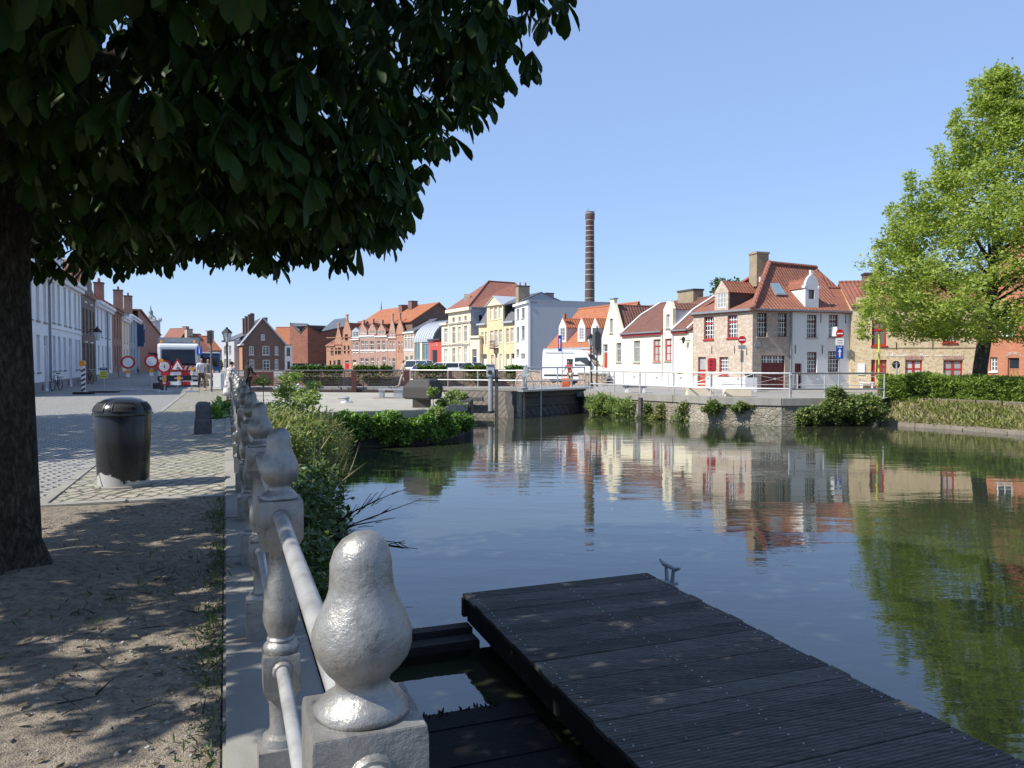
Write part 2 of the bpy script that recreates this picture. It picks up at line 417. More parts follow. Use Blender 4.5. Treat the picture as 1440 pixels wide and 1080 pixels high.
def _silver():
    m, nt, b = nmat('silver_paint')
    o = obj_co(nt)
    f = noise(nt, o, 14, 6, 0.7); g = noise(nt, o, 75, 4, 0.65); l = noise(nt, o, 4.5, 4, 0.6)
    mp = nd(nt, 'Mapping'); mp.inputs['Scale'].default_value = (30, 30, 3); nt.links.new(o, mp.inputs[0]); dr = noise(nt, mp.outputs[0], 1, 4, .6)
    k = math_n(nt, 'ADD', math_n(nt, 'MULTIPLY', f, 0.55), math_n(nt, 'ADD', math_n(nt, 'MULTIPLY', g, 0.2), math_n(nt, 'MULTIPLY', dr, .25)))
    c = ramp(nt, k, [(0.33, (0.09, 0.08, 0.07)), (0.45, (0.24, 0.232, 0.215)), (0.72, (0.36, 0.35, 0.33))])
    chip = ramp(nt, math_n(nt, 'ADD', math_n(nt, 'MULTIPLY', f, .6), math_n(nt, 'MULTIPLY', g, .4)), [(.33, (1, 1, 1)), (.36, (0, 0, 0))])
    c = mix(nt, chip, c, (.07, .045, .03))
    c = mix(nt, math_n(nt, 'MULTIPLY', ramp(nt, l, [(.5, (0, 0, 0)), (.72, (1, 1, 1))]), .45), c, (.22, .21, .175))
    nt.links.new(c, b.inputs['Base Color'])
    nt.links.new(math_n(nt, 'SUBTRACT', .45, math_n(nt, 'MULTIPLY', chip, .45)), b.inputs['Metallic'])
    nt.links.new(math_n(nt, 'ADD', math_n(nt, 'MULTIPLY', f, 0.4), math_n(nt, 'ADD', .22, math_n(nt, 'MULTIPLY', chip, .3))), b.inputs['Roughness'])
    h = math_n(nt, 'ADD', math_n(nt, 'ADD', f, math_n(nt, 'MULTIPLY', g, 0.3)), math_n(nt, 'MULTIPLY', chip, -.25))
    bump(nt, b, h, 0.6, 0.008)
_silver()
def _railpaint():
    m, nt, b = nmat('rail_paint')
    o = obj_co(nt); f = noise(nt, o, 9, 5, 0.6)
    nt.links.new(ramp(nt, f, [(0.3, (0.28, 0.275, 0.26)), (0.6, (0.44, 0.435, 0.42))]), b.inputs['Base Color'])
    b.inputs['Metallic'].default_value = 0.25; b.inputs['Roughness'].default_value = 0.38
    bump(nt, b, noise(nt, o, 40, 4), 0.2, 0.004)
_railpaint()
def _cobble(name, c1, c2, mortar, bw, bh, ms, rot, distort=0.05, tint=None):
    m, nt, b = nmat(name); b.inputs['Roughness'].default_value = 0.72; b.inputs['Specular IOR Level'].default_value = 0.4
    p = geo_pos(nt)
    mp = nd(nt, 'Mapping'); mp.inputs['Rotation'].default_value = (0, 0, rot); nt.links.new(p, mp.inputs[0])
    dn = nd(nt, 'TexNoise', Scale=1.6, Detail=3); nt.links.new(mp.outputs[0], dn.inputs['Vector'])
    va = nd(nt, 'VectorMath', _operation='MULTIPLY_ADD'); nt.links.new(dn.outputs['Color'], va.inputs[0])
    va.inputs[1].default_value = (distort, distort, 0); nt.links.new(mp.outputs[0], va.inputs[2])
    t = nd(nt, 'TexBrick', Scale=1.0, Mortar_Size=ms, Brick_Width=bw, Row_Height=bh, Mortar_Smooth=0.6, Bias=0.0)
    t.inputs['Color1'].default_value = c4(c1); t.inputs['Color2'].default_value = c4(c2); t.inputs['Mortar'].default_value = c4(mortar)
    nt.links.new(va.outputs[0], t.inputs['Vector'])
    f = noise(nt, p, 0.5, 5, 0.6); g = noise(nt, p, 14, 4, 0.6)
    c = mix(nt, math_n(nt, 'MULTIPLY', g, 0.7), t.outputs['Color'], (0.55, 0.54, 0.53), 'MULTIPLY')
    if tint is not None:
        c = mix(nt, math_n(nt, 'MULTIPLY', ramp(nt, f, [(0.45, (0, 0, 0)), (0.65, (1, 1, 1))]), 0.5), c, tint)
    nt.links.new(c, b.inputs['Base Color'])
    h = math_n(nt, 'ADD', math_n(nt, 'MULTIPLY', t.outputs['Fac'], -1.2), math_n(nt, 'MULTIPLY', g, 0.5))
    bump(nt, b, h, 0.9, 0.03)
_cobble('road_setts', (0.38, 0.365, 0.34), (0.46, 0.435, 0.39), (0.13, 0.13, 0.12), 0.20, 0.15, 0.028, -0.75, 0.12)
_cobble('pavement_setts', (0.34, 0.31, 0.26), (0.46, 0.415, 0.345), (0.17, 0.16, 0.115), 0.23, 0.18, 0.030, -1.42, 0.42, tint=(0.26, 0.25, 0.13))
_cobble('quay_paving', (0.34, 0.32, 0.29), (0.39, 0.37, 0.33), (0.2, 0.19, 0.17), 0.6, 0.3, 0.02, 0.1, 0.03)
_cobble('gravel_slab', (0.38, 0.35, 0.28), (0.43, 0.39, 0.31), (0.36, 0.33, 0.27), 0.9, 0.6, 0.01, 0.4, 0.3, tint=(0.46, 0.42, 0.32))
def _dirt():
    m, nt, b = nmat('dirt'); b.inputs['Roughness'].default_value = 0.95; b.inputs['Specular IOR Level'].default_value = 0.2
    p = geo_pos(nt)
    f = noise(nt, p, 0.9, 6, 0.65); g = noise(nt, p, 18, 6, 0.75); h = noise(nt, p, 95, 3, 0.6)
    c = ramp(nt, f, [(0.3, (0.24, 0.20, 0.15)), (0.5, (0.34, 0.285, 0.215)), (0.72, (0.43, 0.365, 0.28))])
    c = mix(nt, ramp(nt, g, [(0.38, (1, 1, 1)), (0.56, (0, 0, 0))]), c, (0.17, 0.145, 0.115))
    c = mix(nt, ramp(nt, h, [(0.62, (0, 0, 0)), (0.74, (0.8, 0.8, 0.8))]), c, (0.48, 0.44, 0.37))
    nt.links.new(c, b.inputs['Base Color'])
    bump(nt, b, math_n(nt, 'ADD', g, math_n(nt, 'MULTIPLY', h, 0.8)), 0.9, 0.03)
_dirt()
def _bark():
    m, nt, b = nmat('bark'); b.inputs['Roughness'].default_value = 0.95; b.inputs['Specular IOR Level'].default_value = 0.2
    p = obj_co(nt); mp = nd(nt, 'Mapping'); mp.inputs['Scale'].default_value = (1, 1, 0.45); nt.links.new(p, mp.inputs[0])
    dn = nd(nt, 'TexNoise', Scale=7.0, Detail=4); nt.links.new(mp.outputs[0], dn.inputs['Vector'])
    va = nd(nt, 'VectorMath', _operation='MULTIPLY_ADD'); nt.links.new(dn.outputs['Color'], va.inputs[0]); va.inputs[1].default_value = (.28, .28, .28); nt.links.new(mp.outputs[0], va.inputs[2])
    v = nd(nt, 'TexVoronoi', Scale=17.0, _feature='DISTANCE_TO_EDGE'); nt.links.new(va.outputs[0], v.inputs['Vector'])
    g = noise(nt, mp.outputs[0], 26, 7, 0.8); l = noise(nt, p, 3.5, 4)
    k = math_n(nt, 'ADD', math_n(nt, 'MULTIPLY', v.outputs[0], 0.55), math_n(nt, 'MULTIPLY', g, 0.95))
    k = math_n(nt, 'ADD', k, math_n(nt, 'MULTIPLY', l, 0.25))
    nt.links.new(ramp(nt, k, [(0.45, (0.020, 0.017, 0.014)), (0.66, (0.075, 0.064, 0.052)), (0.92, (0.17, 0.15, 0.125))]), b.inputs['Base Color'])
    bump(nt, b, k, 1.0, 0.06)
_bark()
def _deck():
    m, nt, b = nmat('deck_wood'); b.inputs['Roughness'].default_value = 0.75; b.inputs['Specular IOR Level'].default_value = 0.3
    p = obj_co(nt); oi = nd(nt, 'NewGeometry')
    mp = nd(nt, 'Mapping'); mp.inputs['Scale'].default_value = (0.8, 9, 9); mp.inputs['Rotation'].default_value = (0, 0, 0)
    nt.links.new(p, mp.inputs[0])
    f = noise(nt, mp.outputs[0], 4, 6, 0.7); g = noise(nt, p, 2.2, 5, 0.7); h = noise(nt, p, 45, 3, 0.7)
    c = ramp(nt, f, [(0.3, (0.045, 0.042, 0.038)), (0.7, (0.16, 0.15, 0.135))])
    c = mix(nt, math_n(nt, 'MULTIPLY', oi.outputs['Random Per Island'], 0.95), c, (0.34, 0.34, 0.35), 'MULTIPLY')
    c = mix(nt, math_n(nt, 'MULTIPLY', ramp(nt, g, [(0.5, (0, 0, 0)), (0.7, (1, 1, 1))]), 0.45), c, (0.10, 0.105, 0.085))
    c = mix(nt, ramp(nt, h, [(0.70, (0, 0, 0)), (0.76, (0.7, 0.7, 0.7))]), c, (0.22, 0.21, 0.19))
    nt.links.new(c, b.inputs['Base Color']); b.inputs['Roughness'].default_value = 0.7; b.inputs['Specular IOR Level'].default_value = 0.16
    bump(nt, b, f, 0.5, 0.006)
_deck()
plain('black_timber', (0.010, 0.0095, 0.009), 0.8, c2=(0.006, 0.006, 0.006), bmp=0.4, spec=0.2)  # nearly black timber, even tone
plain('beam_timber', (0.028, 0.026, 0.024), 0.75, c2=(0.016, 0.015, 0.015), bmp=0.4, spec=0.25)
plain('lock_timber', (0.27, 0.23, 0.185), 0.85, c2=(0.17, 0.145, 0.115), bmp=0.4, scale=4)
plain('gate_timber', (0.10, 0.095, 0.09), 0.75, c2=(0.055, 0.052, 0.05), bmp=0.4, scale=3)
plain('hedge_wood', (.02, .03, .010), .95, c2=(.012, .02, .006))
plain('dry_soil', (0.20, 0.16, 0.115), 0.95, c2=(0.12, 0.10, 0.07), bmp=0.6)
def _water():
    m, nt, b = nmat('water')
    p = geo_pos(nt)
    b.inputs['Base Color'].default_value = (0.030, 0.036, 0.022, 1); b.inputs['Roughness'].default_value = 0.015
    b.inputs['IOR'].default_value = 2.05; b.inputs['Specular IOR Level'].default_value = 0.5
    mp = nd(nt, 'Mapping'); mp.inputs['Scale'].default_value = (0.55, 1.5, 1); mp.inputs['Rotation'].default_value = (0, 0, 0.1); nt.links.new(p, mp.inputs[0])
    f = noise(nt, mp.outputs[0], 1.0, 3, 0.5); g = noise(nt, mp.outputs[0], 5.0, 3, 0.55); big = noise(nt, p, 0.09, 3, 0.5)
    amp = ramp(nt, big, [(0.38, (0.35, 0.35, 0.35)), (0.62, (1, 1, 1))])
    h = math_n(nt, 'ADD', math_n(nt, 'MULTIPLY', f, 0.9), math_n(nt, 'MULTIPLY', g, 0.16))
    h = math_n(nt, 'MULTIPLY', h, amp)
    bump(nt, b, h, 0.26, 0.05)
_water()
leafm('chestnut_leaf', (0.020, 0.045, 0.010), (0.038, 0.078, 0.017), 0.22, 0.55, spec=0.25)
leafm('lime_leaf', (0.27, 0.34, 0.07), (0.46, 0.51, 0.13), 0.48, 0.5)
leafm('yew_leaf', (0.11, 0.18, 0.028), (0.28, 0.38, 0.065), 0.25, 0.55)
leafm('ivy_leaf', (0.11, 0.20, 0.035), (0.24, 0.40, 0.08), 0.3, 0.4)
leafm('bush_leaf', (0.10, 0.155, 0.04), (0.22, 0.28, 0.08), 0.33, 0.5, c3=(0.26, 0.27, 0.09))
leafm('bramble_leaf', (0.055, 0.10, 0.028), (0.125, 0.19, 0.05), 0.22, 0.45)
leafm('umbel_leaf', (0.19, 0.27, 0.07), (0.32, 0.38, 0.13), 0.35, 0.6)
leafm('weed_leaf', (0.16, 0.20, 0.045), (0.30, 0.31, 0.09), 0.3, 0.6, c3=(0.40, 0.34, 0.18))
leafm('straw', (0.34, 0.28, 0.17), (0.46, 0.38, 0.23), 0.25, 0.8)
leafm('grass_blade', (0.035, 0.075, 0.012), (0.09, 0.15, 0.028), 0.3, 0.5)
leafm('litter', (0.05, 0.04, 0.028), (0.12, 0.085, 0.05), 0.0, 0.8, c3=(0.30, 0.25, 0.17))
leafm('planter_leaf', (0.06, 0.13, 0.02), (0.16, 0.26, 0.05), 0.3, 0.5)
# ---------------------------------------------------------------- ground, water, quays
V3 = lambda p: Vector((p[0], p[1], 0))
basin = [uv(-40, .42), uv(23.5, .42), gr(445, 582), gr(600, 578), gr(640, 572), gr(660, 569), pt(634, 38.6),
         pt(735, 37.4), pt(735, 46.5), pt(816, 48), pt(816, 42.4), pt(822, 41), pt(900, 37.5), pt(1000, 34.1), pt(1100, 32.8), pt(1240, 33.4)] + [p + Vector((.35, .94, 0)) * 3.1 for p in (pt(1241, 33.3), pt(1440, 28.6), pt(1700, 22.0))] + [
         Vector((27, 10, 0)), Vector((26, -40, 0))]
chan = [pt(336, 41.5), pt(560, 40.2), pt(672, 42.0), pt(722, 43.5), pt(735, 52.5), pt(833, 54.5), pt(760, 66), pt(722, 80), pt(345, 80)]
def sheet(name, outer, holes, z, mat, kind='structure', parent=None):
    loops = [[V3(p) for p in outer]] + [[V3(p) for p in h] for h in holes]
    tr = tessellate_polygon(loops); m = MB(); pts = [p for l in loops for p in l]
    m.add([(p.x, p.y, z) for p in pts], tr)
    o = m.build(name, mat, parent, closed=False)
    return tag(o, kind=kind) if parent is None else o
# lock chamber is part of the basin outline; the channel behind the footbridge is a hole of its own
sheet('ground', [Vector((-1600, -300, 0)), Vector((1600, -300, 0)), Vector((1600, 2500, 0)), Vector((-1600, 2500, 0))], [basin, chan], 0.0, 'road_setts')
tag(MB().add([(-1600, -300, WZ), (1600, -300, WZ), (1600, 2500, WZ), (-1600, 2500, WZ)], [(0, 1, 2, 3)]).build('water', 'water', closed=False), kind='structure')
def wallrun(name, pts, z0, z1, mat, closed_loop=False):
    m = MB(); n = len(pts)
    for i in range(n if closed_loop else n - 1):
        a, b = pts[i], pts[(i + 1) % n]
        m.add([(a[0], a[1], z0), (b[0], b[1], z0), (b[0], b[1], z1), (a[0], a[1], z1)], [(0, 1, 2, 3)])
    return tag(m.build(name, mat, closed=False), kind='structure')
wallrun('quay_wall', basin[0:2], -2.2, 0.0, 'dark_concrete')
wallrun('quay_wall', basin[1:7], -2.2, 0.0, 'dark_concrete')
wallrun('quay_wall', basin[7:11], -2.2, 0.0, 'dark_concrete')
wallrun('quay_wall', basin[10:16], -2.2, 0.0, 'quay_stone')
wallrun('bank_edge', basin[15:20], -1.5, 0.0, 'dry_soil')
wallrun('channel_wall', chan[:4], -2.2, 0.0, 'dark_concrete')
wallrun('channel_wall', chan[5:], -2.2, 0.0, 'stone_rubble')
# near pavement and dirt strip (sheets a few millimetres up)
sheet('pavement', [uv(10, -2.0), uv(10, -.03), uv(60, -.03), uv(60, -2.0)], [], 0.004, 'pavement_setts')
sheet('pavement', [uv(60, -2.0), uv(60, -.03), uv(90, -.03), uv(90, -2.0)], [], 0.004, 'pavement_setts')
# edging stones between dirt and setts
m = MB()
for i in range(9):
    v0 = -0.06 - i * 1.05
    c = uv(9.93, v0 - .5)
    M = Matrix.Translation((c.x, c.y, 0)) @ Matrix.Rotation(UANG, 4, 'Z')
    m.box(-.51, .51, -.09, .09, -.1, .035 + rnd.uniform(-.006, .006), M)
tag(m.build('kerb', 'coping', bev=.012), kind='structure')
m = MB()   # pavement kerb towards the carriageway
for i in range(40):
    c = uv(10.5 + i * 1.0, -2.0)
    M = Matrix.Translation((c.x, c.y, 0)) @ Matrix.Rotation(UANG, 4, 'Z')
    m.box(-.07, .07, -.49, .49, -.1, .02 + rnd.uniform(-.004, .004), M)
tag(m.build('kerb', 'coping', bev=.01), kind='structure')
def dirt():
    nu, nv = 150, 90
    us = np.linspace(-7, 9.85, nu); vs_ = np.linspace(-10.5, -.04, nv)
    Ug, Vg = np.meshgrid(us, vs_, indexing='ij')
    h = np.zeros_like(Ug)
    for k in range(14):
        a, b, ph = rng.normal() * 1.6, rng.normal() * 1.6, rng.random() * 6.3
        h += np.sin(Ug * a + Vg * b + ph) * .005
    h += rng.normal(size=h.shape) * .004 + .022
    d2 = (Ug - 6.43) ** 2 + (Vg + 1.5) ** 2
    h += .16 * np.exp(-d2 / .55)
    h = np.maximum(h, .014); h[0] = h[-1] = .008; h[:, -1] = .014
    X = Ug * UX + Vg * UY; Y = Ug * UY - Vg * UX
    V = np.stack([X, Y, h], -1).reshape(-1, 3)
    i = np.arange(nu * nv).reshape(nu, nv)
    Q = np.stack([i[:-1, :-1], i[1:, :-1], i[1:, 1:], i[:-1, 1:]], -1).reshape(-1, 4)
    tag(np_mesh('dirt_path', V, Q, 'dirt', smooth=True), kind='structure')
dirt()
# kerb stones the railing stands on
m = MB()
u = -8.0
while u < 60:
    L = rnd.uniform(1.5, 2.2); c = uv(u + L / 2, .195)
    M = Matrix.Translation((c.x, c.y, 0)) @ Matrix.Rotation(UANG, 4, 'Z')
    m.box(-.225, .24, -L / 2 + .006, L / 2 - .006, -.5, .035 + rnd.uniform(-.005, .005), M)
    u += L
tag(m.build('quay_kerb', 'coping', bev=.014), kind='structure')
# far quay: paving and coping
farq = basin[11:16]
inn = [Vector((p.x + .12, p.y + .45, 0)) for p in farq]
m = MB()
for a, b in zip(farq[:-1], farq[1:]):
    a, b = Vector(a), Vector(b); L = (b - a).length; n = max(1, int(L / 1.8)); d = (b - a) / n
    nn = Vector((-d.y, d.x, 0)).normalized()
    if nn.y < 0: nn = -nn
    for i in range(n):
        p = a + d * i + d.normalized() * .008; q = a + d * (i + 1) - d.normalized() * .008
        dz = rnd.uniform(-.012, .012)
        f = -nn * .06; g = nn * .55
        P = [p + f, q + f, q + g, p + g]
        m.hexa([(x.x, x.y, -.26) for x in P] + [(x.x, x.y, .07 + dz) for x in P])
tag(m.build('quay_coping', 'coping', bev=.012), kind='structure')
sheet('quay_paving', farq + [pt(1300, 45), pt(1200, 46), pt(1058, 43.0), pt(975, 47), pt(846, 58.5)], [], 0.004, 'quay_paving')
# lock island surface
sheet('lock_island', [gr(445, 582) + Vector((0, .03, 0)), gr(600, 578) + Vector((0, .03, 0)), gr(640, 572) + Vector((0, .03, 0)), gr(660, 569), pt(634, 38.5), pt(735, 37.5), pt(733, 43.2), pt(722, 43.4), pt(672, 41.9), pt(560, 40.1), pt(336, 41.4), pt(336, 30), pt(345, 24.2)], [], 0.004, 'gravel_slab')
m = MB()
for a, b in zip(basin[2:6], basin[3:7]):
    a, b = Vector(a), Vector(b); d = (b - a).normalized(); nn = Vector((-d.y, d.x, 0))
    if nn.y < 0: nn = -nn
    if (b - a).y > 5: nn = Vector((-1, 0, 0))
    P = [a + d * .01 - nn * .08, b - d * .01 - nn * .08, b - d * .01 + nn * .4, a + d * .01 + nn * .4]
    m.hexa([(x.x, x.y, -.22) for x in P] + [(x.x, x.y, .05) for x in P])
tag(m.build('island_coping', 'coping', bev=.02), kind='structure')
# soil bank under the hedge
def bank():
    e = [pt(1241, 33.3), pt(1290, 32.0), pt(1340, 30.9), pt(1390, 29.8), pt(1440, 28.6), pt(1560, 25.4), pt(1700, 22.0)]
    n = len(e); rows = 6; V = []; 
    for p in e:
        for k in range(rows):
            t = k / (rows - 1); q = Vector((p.x, p.y, 0)) + Vector((.35, .94, 0)) * (t * 3.15 - .02)
            V.append((q.x, q.y, WZ + .12 + t ** .8 * .80 + (rnd.uniform(-.03, .03) if 0 < k < rows - 1 else 0) + .0))
    Q = [(i * rows + k, (i + 1) * rows + k, (i + 1) * rows + k + 1, i * rows + k + 1) for i in range(n - 1) for k in range(rows - 1)]
    tag(MB().add(V, Q).build('bank', 'dry_soil', smooth=True, closed=False), kind='structure')
    m = MB(); 
    for a, b in zip(e[:-1], e[1:]):
        d = (b - a).normalized(); nn = Vector((-d.y, d.x, 0)); nn = nn if nn.y > 0 else -nn
        P = [a - nn * .1, b - nn * .1, b + nn * .06, a + nn * .06]
        m.hexa([(x.x, x.y, WZ - .5) for x in P] + [(x.x, x.y, WZ + .16) for x in P])
    tag(m.build('bank_edging', 'lock_timber', bev=.015), kind='structure')
bank()
# ---------------------------------------------------------------- cast iron quay railing
def build_railing():
    root = thing('railing', 'silver painted cast iron railing with pear shaped finials along the near quay kerb', 'railing', uv(1.083, .177, .0))
    rl = uv(1.083, .177)
    Rz = Matrix.Rotation(UANG, 4, 'Z')
    shaft = [(.052, .30), (.058, .285), (.046, .275), (.040, .30), (.042, .43), (.055, .445), (.055, .46)]
    p = MB()
    def blk(z0, z1, h, c):   # square block with chamfered corners
        p.lathe([(0.001, z0 - .0), (h * 1.0, z0 - .0), (h * 1.40, z0 + c), (h * 1.42, z0 + c + .004), (h * 1.42, z1 - c * .35), (h * 1.38, z1), (.001, z1)], 4, Rz @ Matrix.Rotation(PI / 4, 4, 'Z'))
    blk(.0, .27, .082, .004)
    p.lathe([(.001, .27), (.072, .27), (.066, .295), (.048, .305), (.041, .33), (.043, .41), (.050, .43), (.050, .447), (.001, .447)], 20)
    blk(.437, .60, .064, .035)
    p.lathe([(.001, .60), (.060, .60), (.064, .612), (.060, .628), (.046, .640), (.050, .648), (.044, .656), (.046, .664), (.058, .70), (.064, .735), (.061, .775), (.052, .83), (.043, .90), (.038, .955), (.044, .972), (.046, .985), (.001, .985)], 20)
    blk(.975, 1.155, .077, .045)
    rings = MB()
    fin = MB()
    fin.lathe([(.001, 1.155), (.066, 1.155), (.067, 1.163), (.056, 1.176), (.042, 1.186), (.037, 1.197), (.041, 1.207), (.054, 1.220), (.065, 1.236), (.0700, 1.254), (.0695, 1.272), (.0635, 1.289), (.0565, 1.305), (.0500, 1.318), (.0458, 1.330), (.0440, 1.347), (.0435, 1.367), (.038, 1.387), (.028, 1.401), (.014, 1.409), (.001, 1.411)], 40)
    fin.v = [(x * (1 + .014 * math.sin(3 * math.atan2(y, x) + z * 31) + .014 * math.sin(5 * math.atan2(y, x) - z * 57)), y * (1 + .014 * math.sin(3 * math.atan2(y, x) + z * 31)), z + .002 * math.sin(x * 60)) for x, y, z in fin.v]
    proto = p.build('post', 'silver_paint', None, smooth=True, base=(0, 0, 0), bev=.005)
    pf = fin.build('finial', 'silver_paint', None, smooth='all', base=(0, 0, 0))
    socks = []
    for z in (1.095, .55):
        for s in (-1, 1):
            a = Vector((UX, UY, 0)) * (.074 * s); b = a * 1.2
            k = MB(); k.tube((a.x, a.y, z), (b.x, b.y, z), .036, .030, 14); socks.append(k.build('rail_socket', 'silver_paint', None, smooth=True, base=(0, 0, 0)))
    first = True
    for k in range(-1, 25):
        c = uv(1.083 + 1.8 * k, .177) - rl
        o = proto if first else proto.copy()
        if not first: col.objects.link(o)
        o.parent = root; o.location = (c.x, c.y, 0); t_ = 0 if k < 2 else .012; o.rotation_euler = (rnd.uniform(-t_, t_), rnd.uniform(-t_, t_), 0)
        for q in [pf] + socks:
            f = q if first else q.copy()
            if not first: col.objects.link(f)
            f.parent = o
        first = False
    for z, r in ((1.095, .0245), (.55, .0225)):
        m = MB()
        m.path([uv(1.083 - 1.8 + t * 1.8, .177, z) for t in range(0, 26)], r, 14)
        m.build('rail', 'rail_paint', root, smooth=True)
build_railing()
# ---------------------------------------------------------------- litter bin
def build_bin():
    c = gr(174, 683); root = thing('litter_bin', 'black domed street litter bin with paint peeling white at its foot', 'litter bin', c)
    m, nt, b = nmat('bin_paint')
    o = obj_co(nt); s = nd(nt, 'SeparateXYZ'); nt.links.new(o, s.inputs[0])
    f = noise(nt, o, 5.5, 6, 0.6); st = noise(nt, o, 30, 4)
    mp = nd(nt, 'Mapping'); mp.inputs['Scale'].default_value = (9, 9, .8); nt.links.new(o, mp.inputs[0]); sk = noise(nt, mp.outputs[0], 2, 4)
    ang = math_n(nt, 'SINE', math_n(nt, 'ADD', math_n(nt, 'MULTIPLY', s.outputs[0], 9.0), 2.4))
    lvl = math_n(nt, 'ADD', math_n(nt, 'MULTIPLY', f, .30), math_n(nt, 'ADD', math_n(nt, 'MULTIPLY', ang, .08), -.02))
    k = ramp(nt, math_n(nt, 'SUBTRACT', lvl, s.outputs[2]), [(.0, (0, 0, 0)), (.012, (1, 1, 1))])
    nt.links.new(mix(nt, k, mix(nt, math_n(nt, 'MULTIPLY', sk, .6), (.008, .008, .009), (.02, .02, .022)), (.44, .43, .41)), b.inputs['Base Color'])
    nt.links.new(math_n(nt, 'ADD', math_n(nt, 'MULTIPLY', sk, .35), .12), b.inputs['Roughness'])
    bump(nt, b, st, .12, .004)
    plain('bin_black', (.013, .013, .014), .22, c2=(.02, .02, .021))
    M = Matrix.Translation(c)
    bd = MB(); bd.lathe([(.001, .03), (.305, .03), (.31, .035), (.33, .52), (.343, .935), (.338, .945), (.001, .945)], 48, M)
    # raised pilaster strips either side of the door
    for a in (-2.35, -1.62, -.6):
        x, y = math.cos(a), math.sin(a)
        P = [(.312, .05), (.347, .93)]
        q = Vector((-y, x, 0)) * .012
        bd.hexa([c + Vector((x * r0, y * r0, z)) + s_ * q for z, rr in P for r0, s_ in ((rr - .03, -1), (rr - .03, 1), (rr + .006, 1), (rr + .006, -1))])
    bd.build('body', 'bin_paint', root, smooth=True)
    ld = MB(); ld.lathe([(.001, .945), (.360, .945), (.367, .955), (.365, .975), (.352, .982), (.350, .995), (.330, 1.05), (.285, 1.108), (.22, 1.148), (.13, 1.172), (.001, 1.18)], 48, M)
    lid = ld.build('lid', 'bin_black', root, smooth=True)
    for a0 in (-1.05, .2, 1.5, 2.8, 4.05):     # filling slots: black sheets on the lid stand for shaded mouths, rim around
        fr = MB(); ho = MB()
        def P(a, t, r=0): 
            z = .998 + t * .118; rr = np.interp(z, [.995, 1.05, 1.108, 1.148], [.350, .330, .285, .22]) + r
            return c + Vector((math.cos(a) * rr, math.sin(a) * rr, z))
        w2 = .42
        n = 6
        for i in range(n):
            a, b2 = a0 - w2 + 2 * w2 * i / n, a0 - w2 + 2 * w2 * (i + 1) / n
            ho.add([P(a, .1, .004), P(b2, .1, .004), P(b2, .5, .005), P(a, .5, .005), P(b2, .92, .006), P(a, .92, .006)], [(0, 1, 2, 3), (3, 2, 4, 5)])
            for t in (.04, .96): fr.path([P(a, t, .004), P(b2, t, .004)], .009, 6)
        for a in (a0 - w2, a0 + w2): fr.path([P(a, .04, .004), P(a, .5, .005), P(a, .96, .004)], .009, 6)
        fr.build('slot_rim', 'bin_black', lid, smooth=True); ho.build('slot', 'rubber', lid, closed=False)
    bs = MB(); bs.lathe([(.001, 0), (.34, 0), (.345, .02), (.335, .034), (.001, .034)], 40, M); bs.build('base', 'coping', root, smooth=True)
build_bin()
# ---------------------------------------------------------------- stone bollard
c = gr(285, 610)
m = MB()
M = Matrix.Translation(c) @ Matrix.Rotation(UANG + .1, 4, 'Z') @ Matrix.Rotation(.03, 4, 'Y')
ring = lambda s, z: [(-s, -s * .85, z), (s, -s * .85, z), (s, s * .85, z), (-s, s * .85, z)]
pr = [(.185, -.05), (.18, .3), (.165, .34), (.16, .62), (.14, .70), (.09, .735)]
vs_, fs = [], []
for s, z in pr: vs_ += ring(s, z)
for i in range(len(pr) - 1): fs += [(4 * i + j, 4 * i + (j + 1) % 4, 4 * i + 4 + (j + 1) % 4, 4 * i + 4 + j) for j in range(4)]
fs += [(0, 1, 2, 3), tuple(4 * (len(pr) - 1) + j for j in range(4))]
m.add(vs_, fs, M)
plain('bollard_stone', (.13, .13, .135), .8, c2=(.08, .08, .083), bmp=.5, scale=9)
tag(m.build('bollard', 'bollard_stone', bev=.02), 'dark bluestone kerb bollard standing on the setts beside the railing', 'bollard')
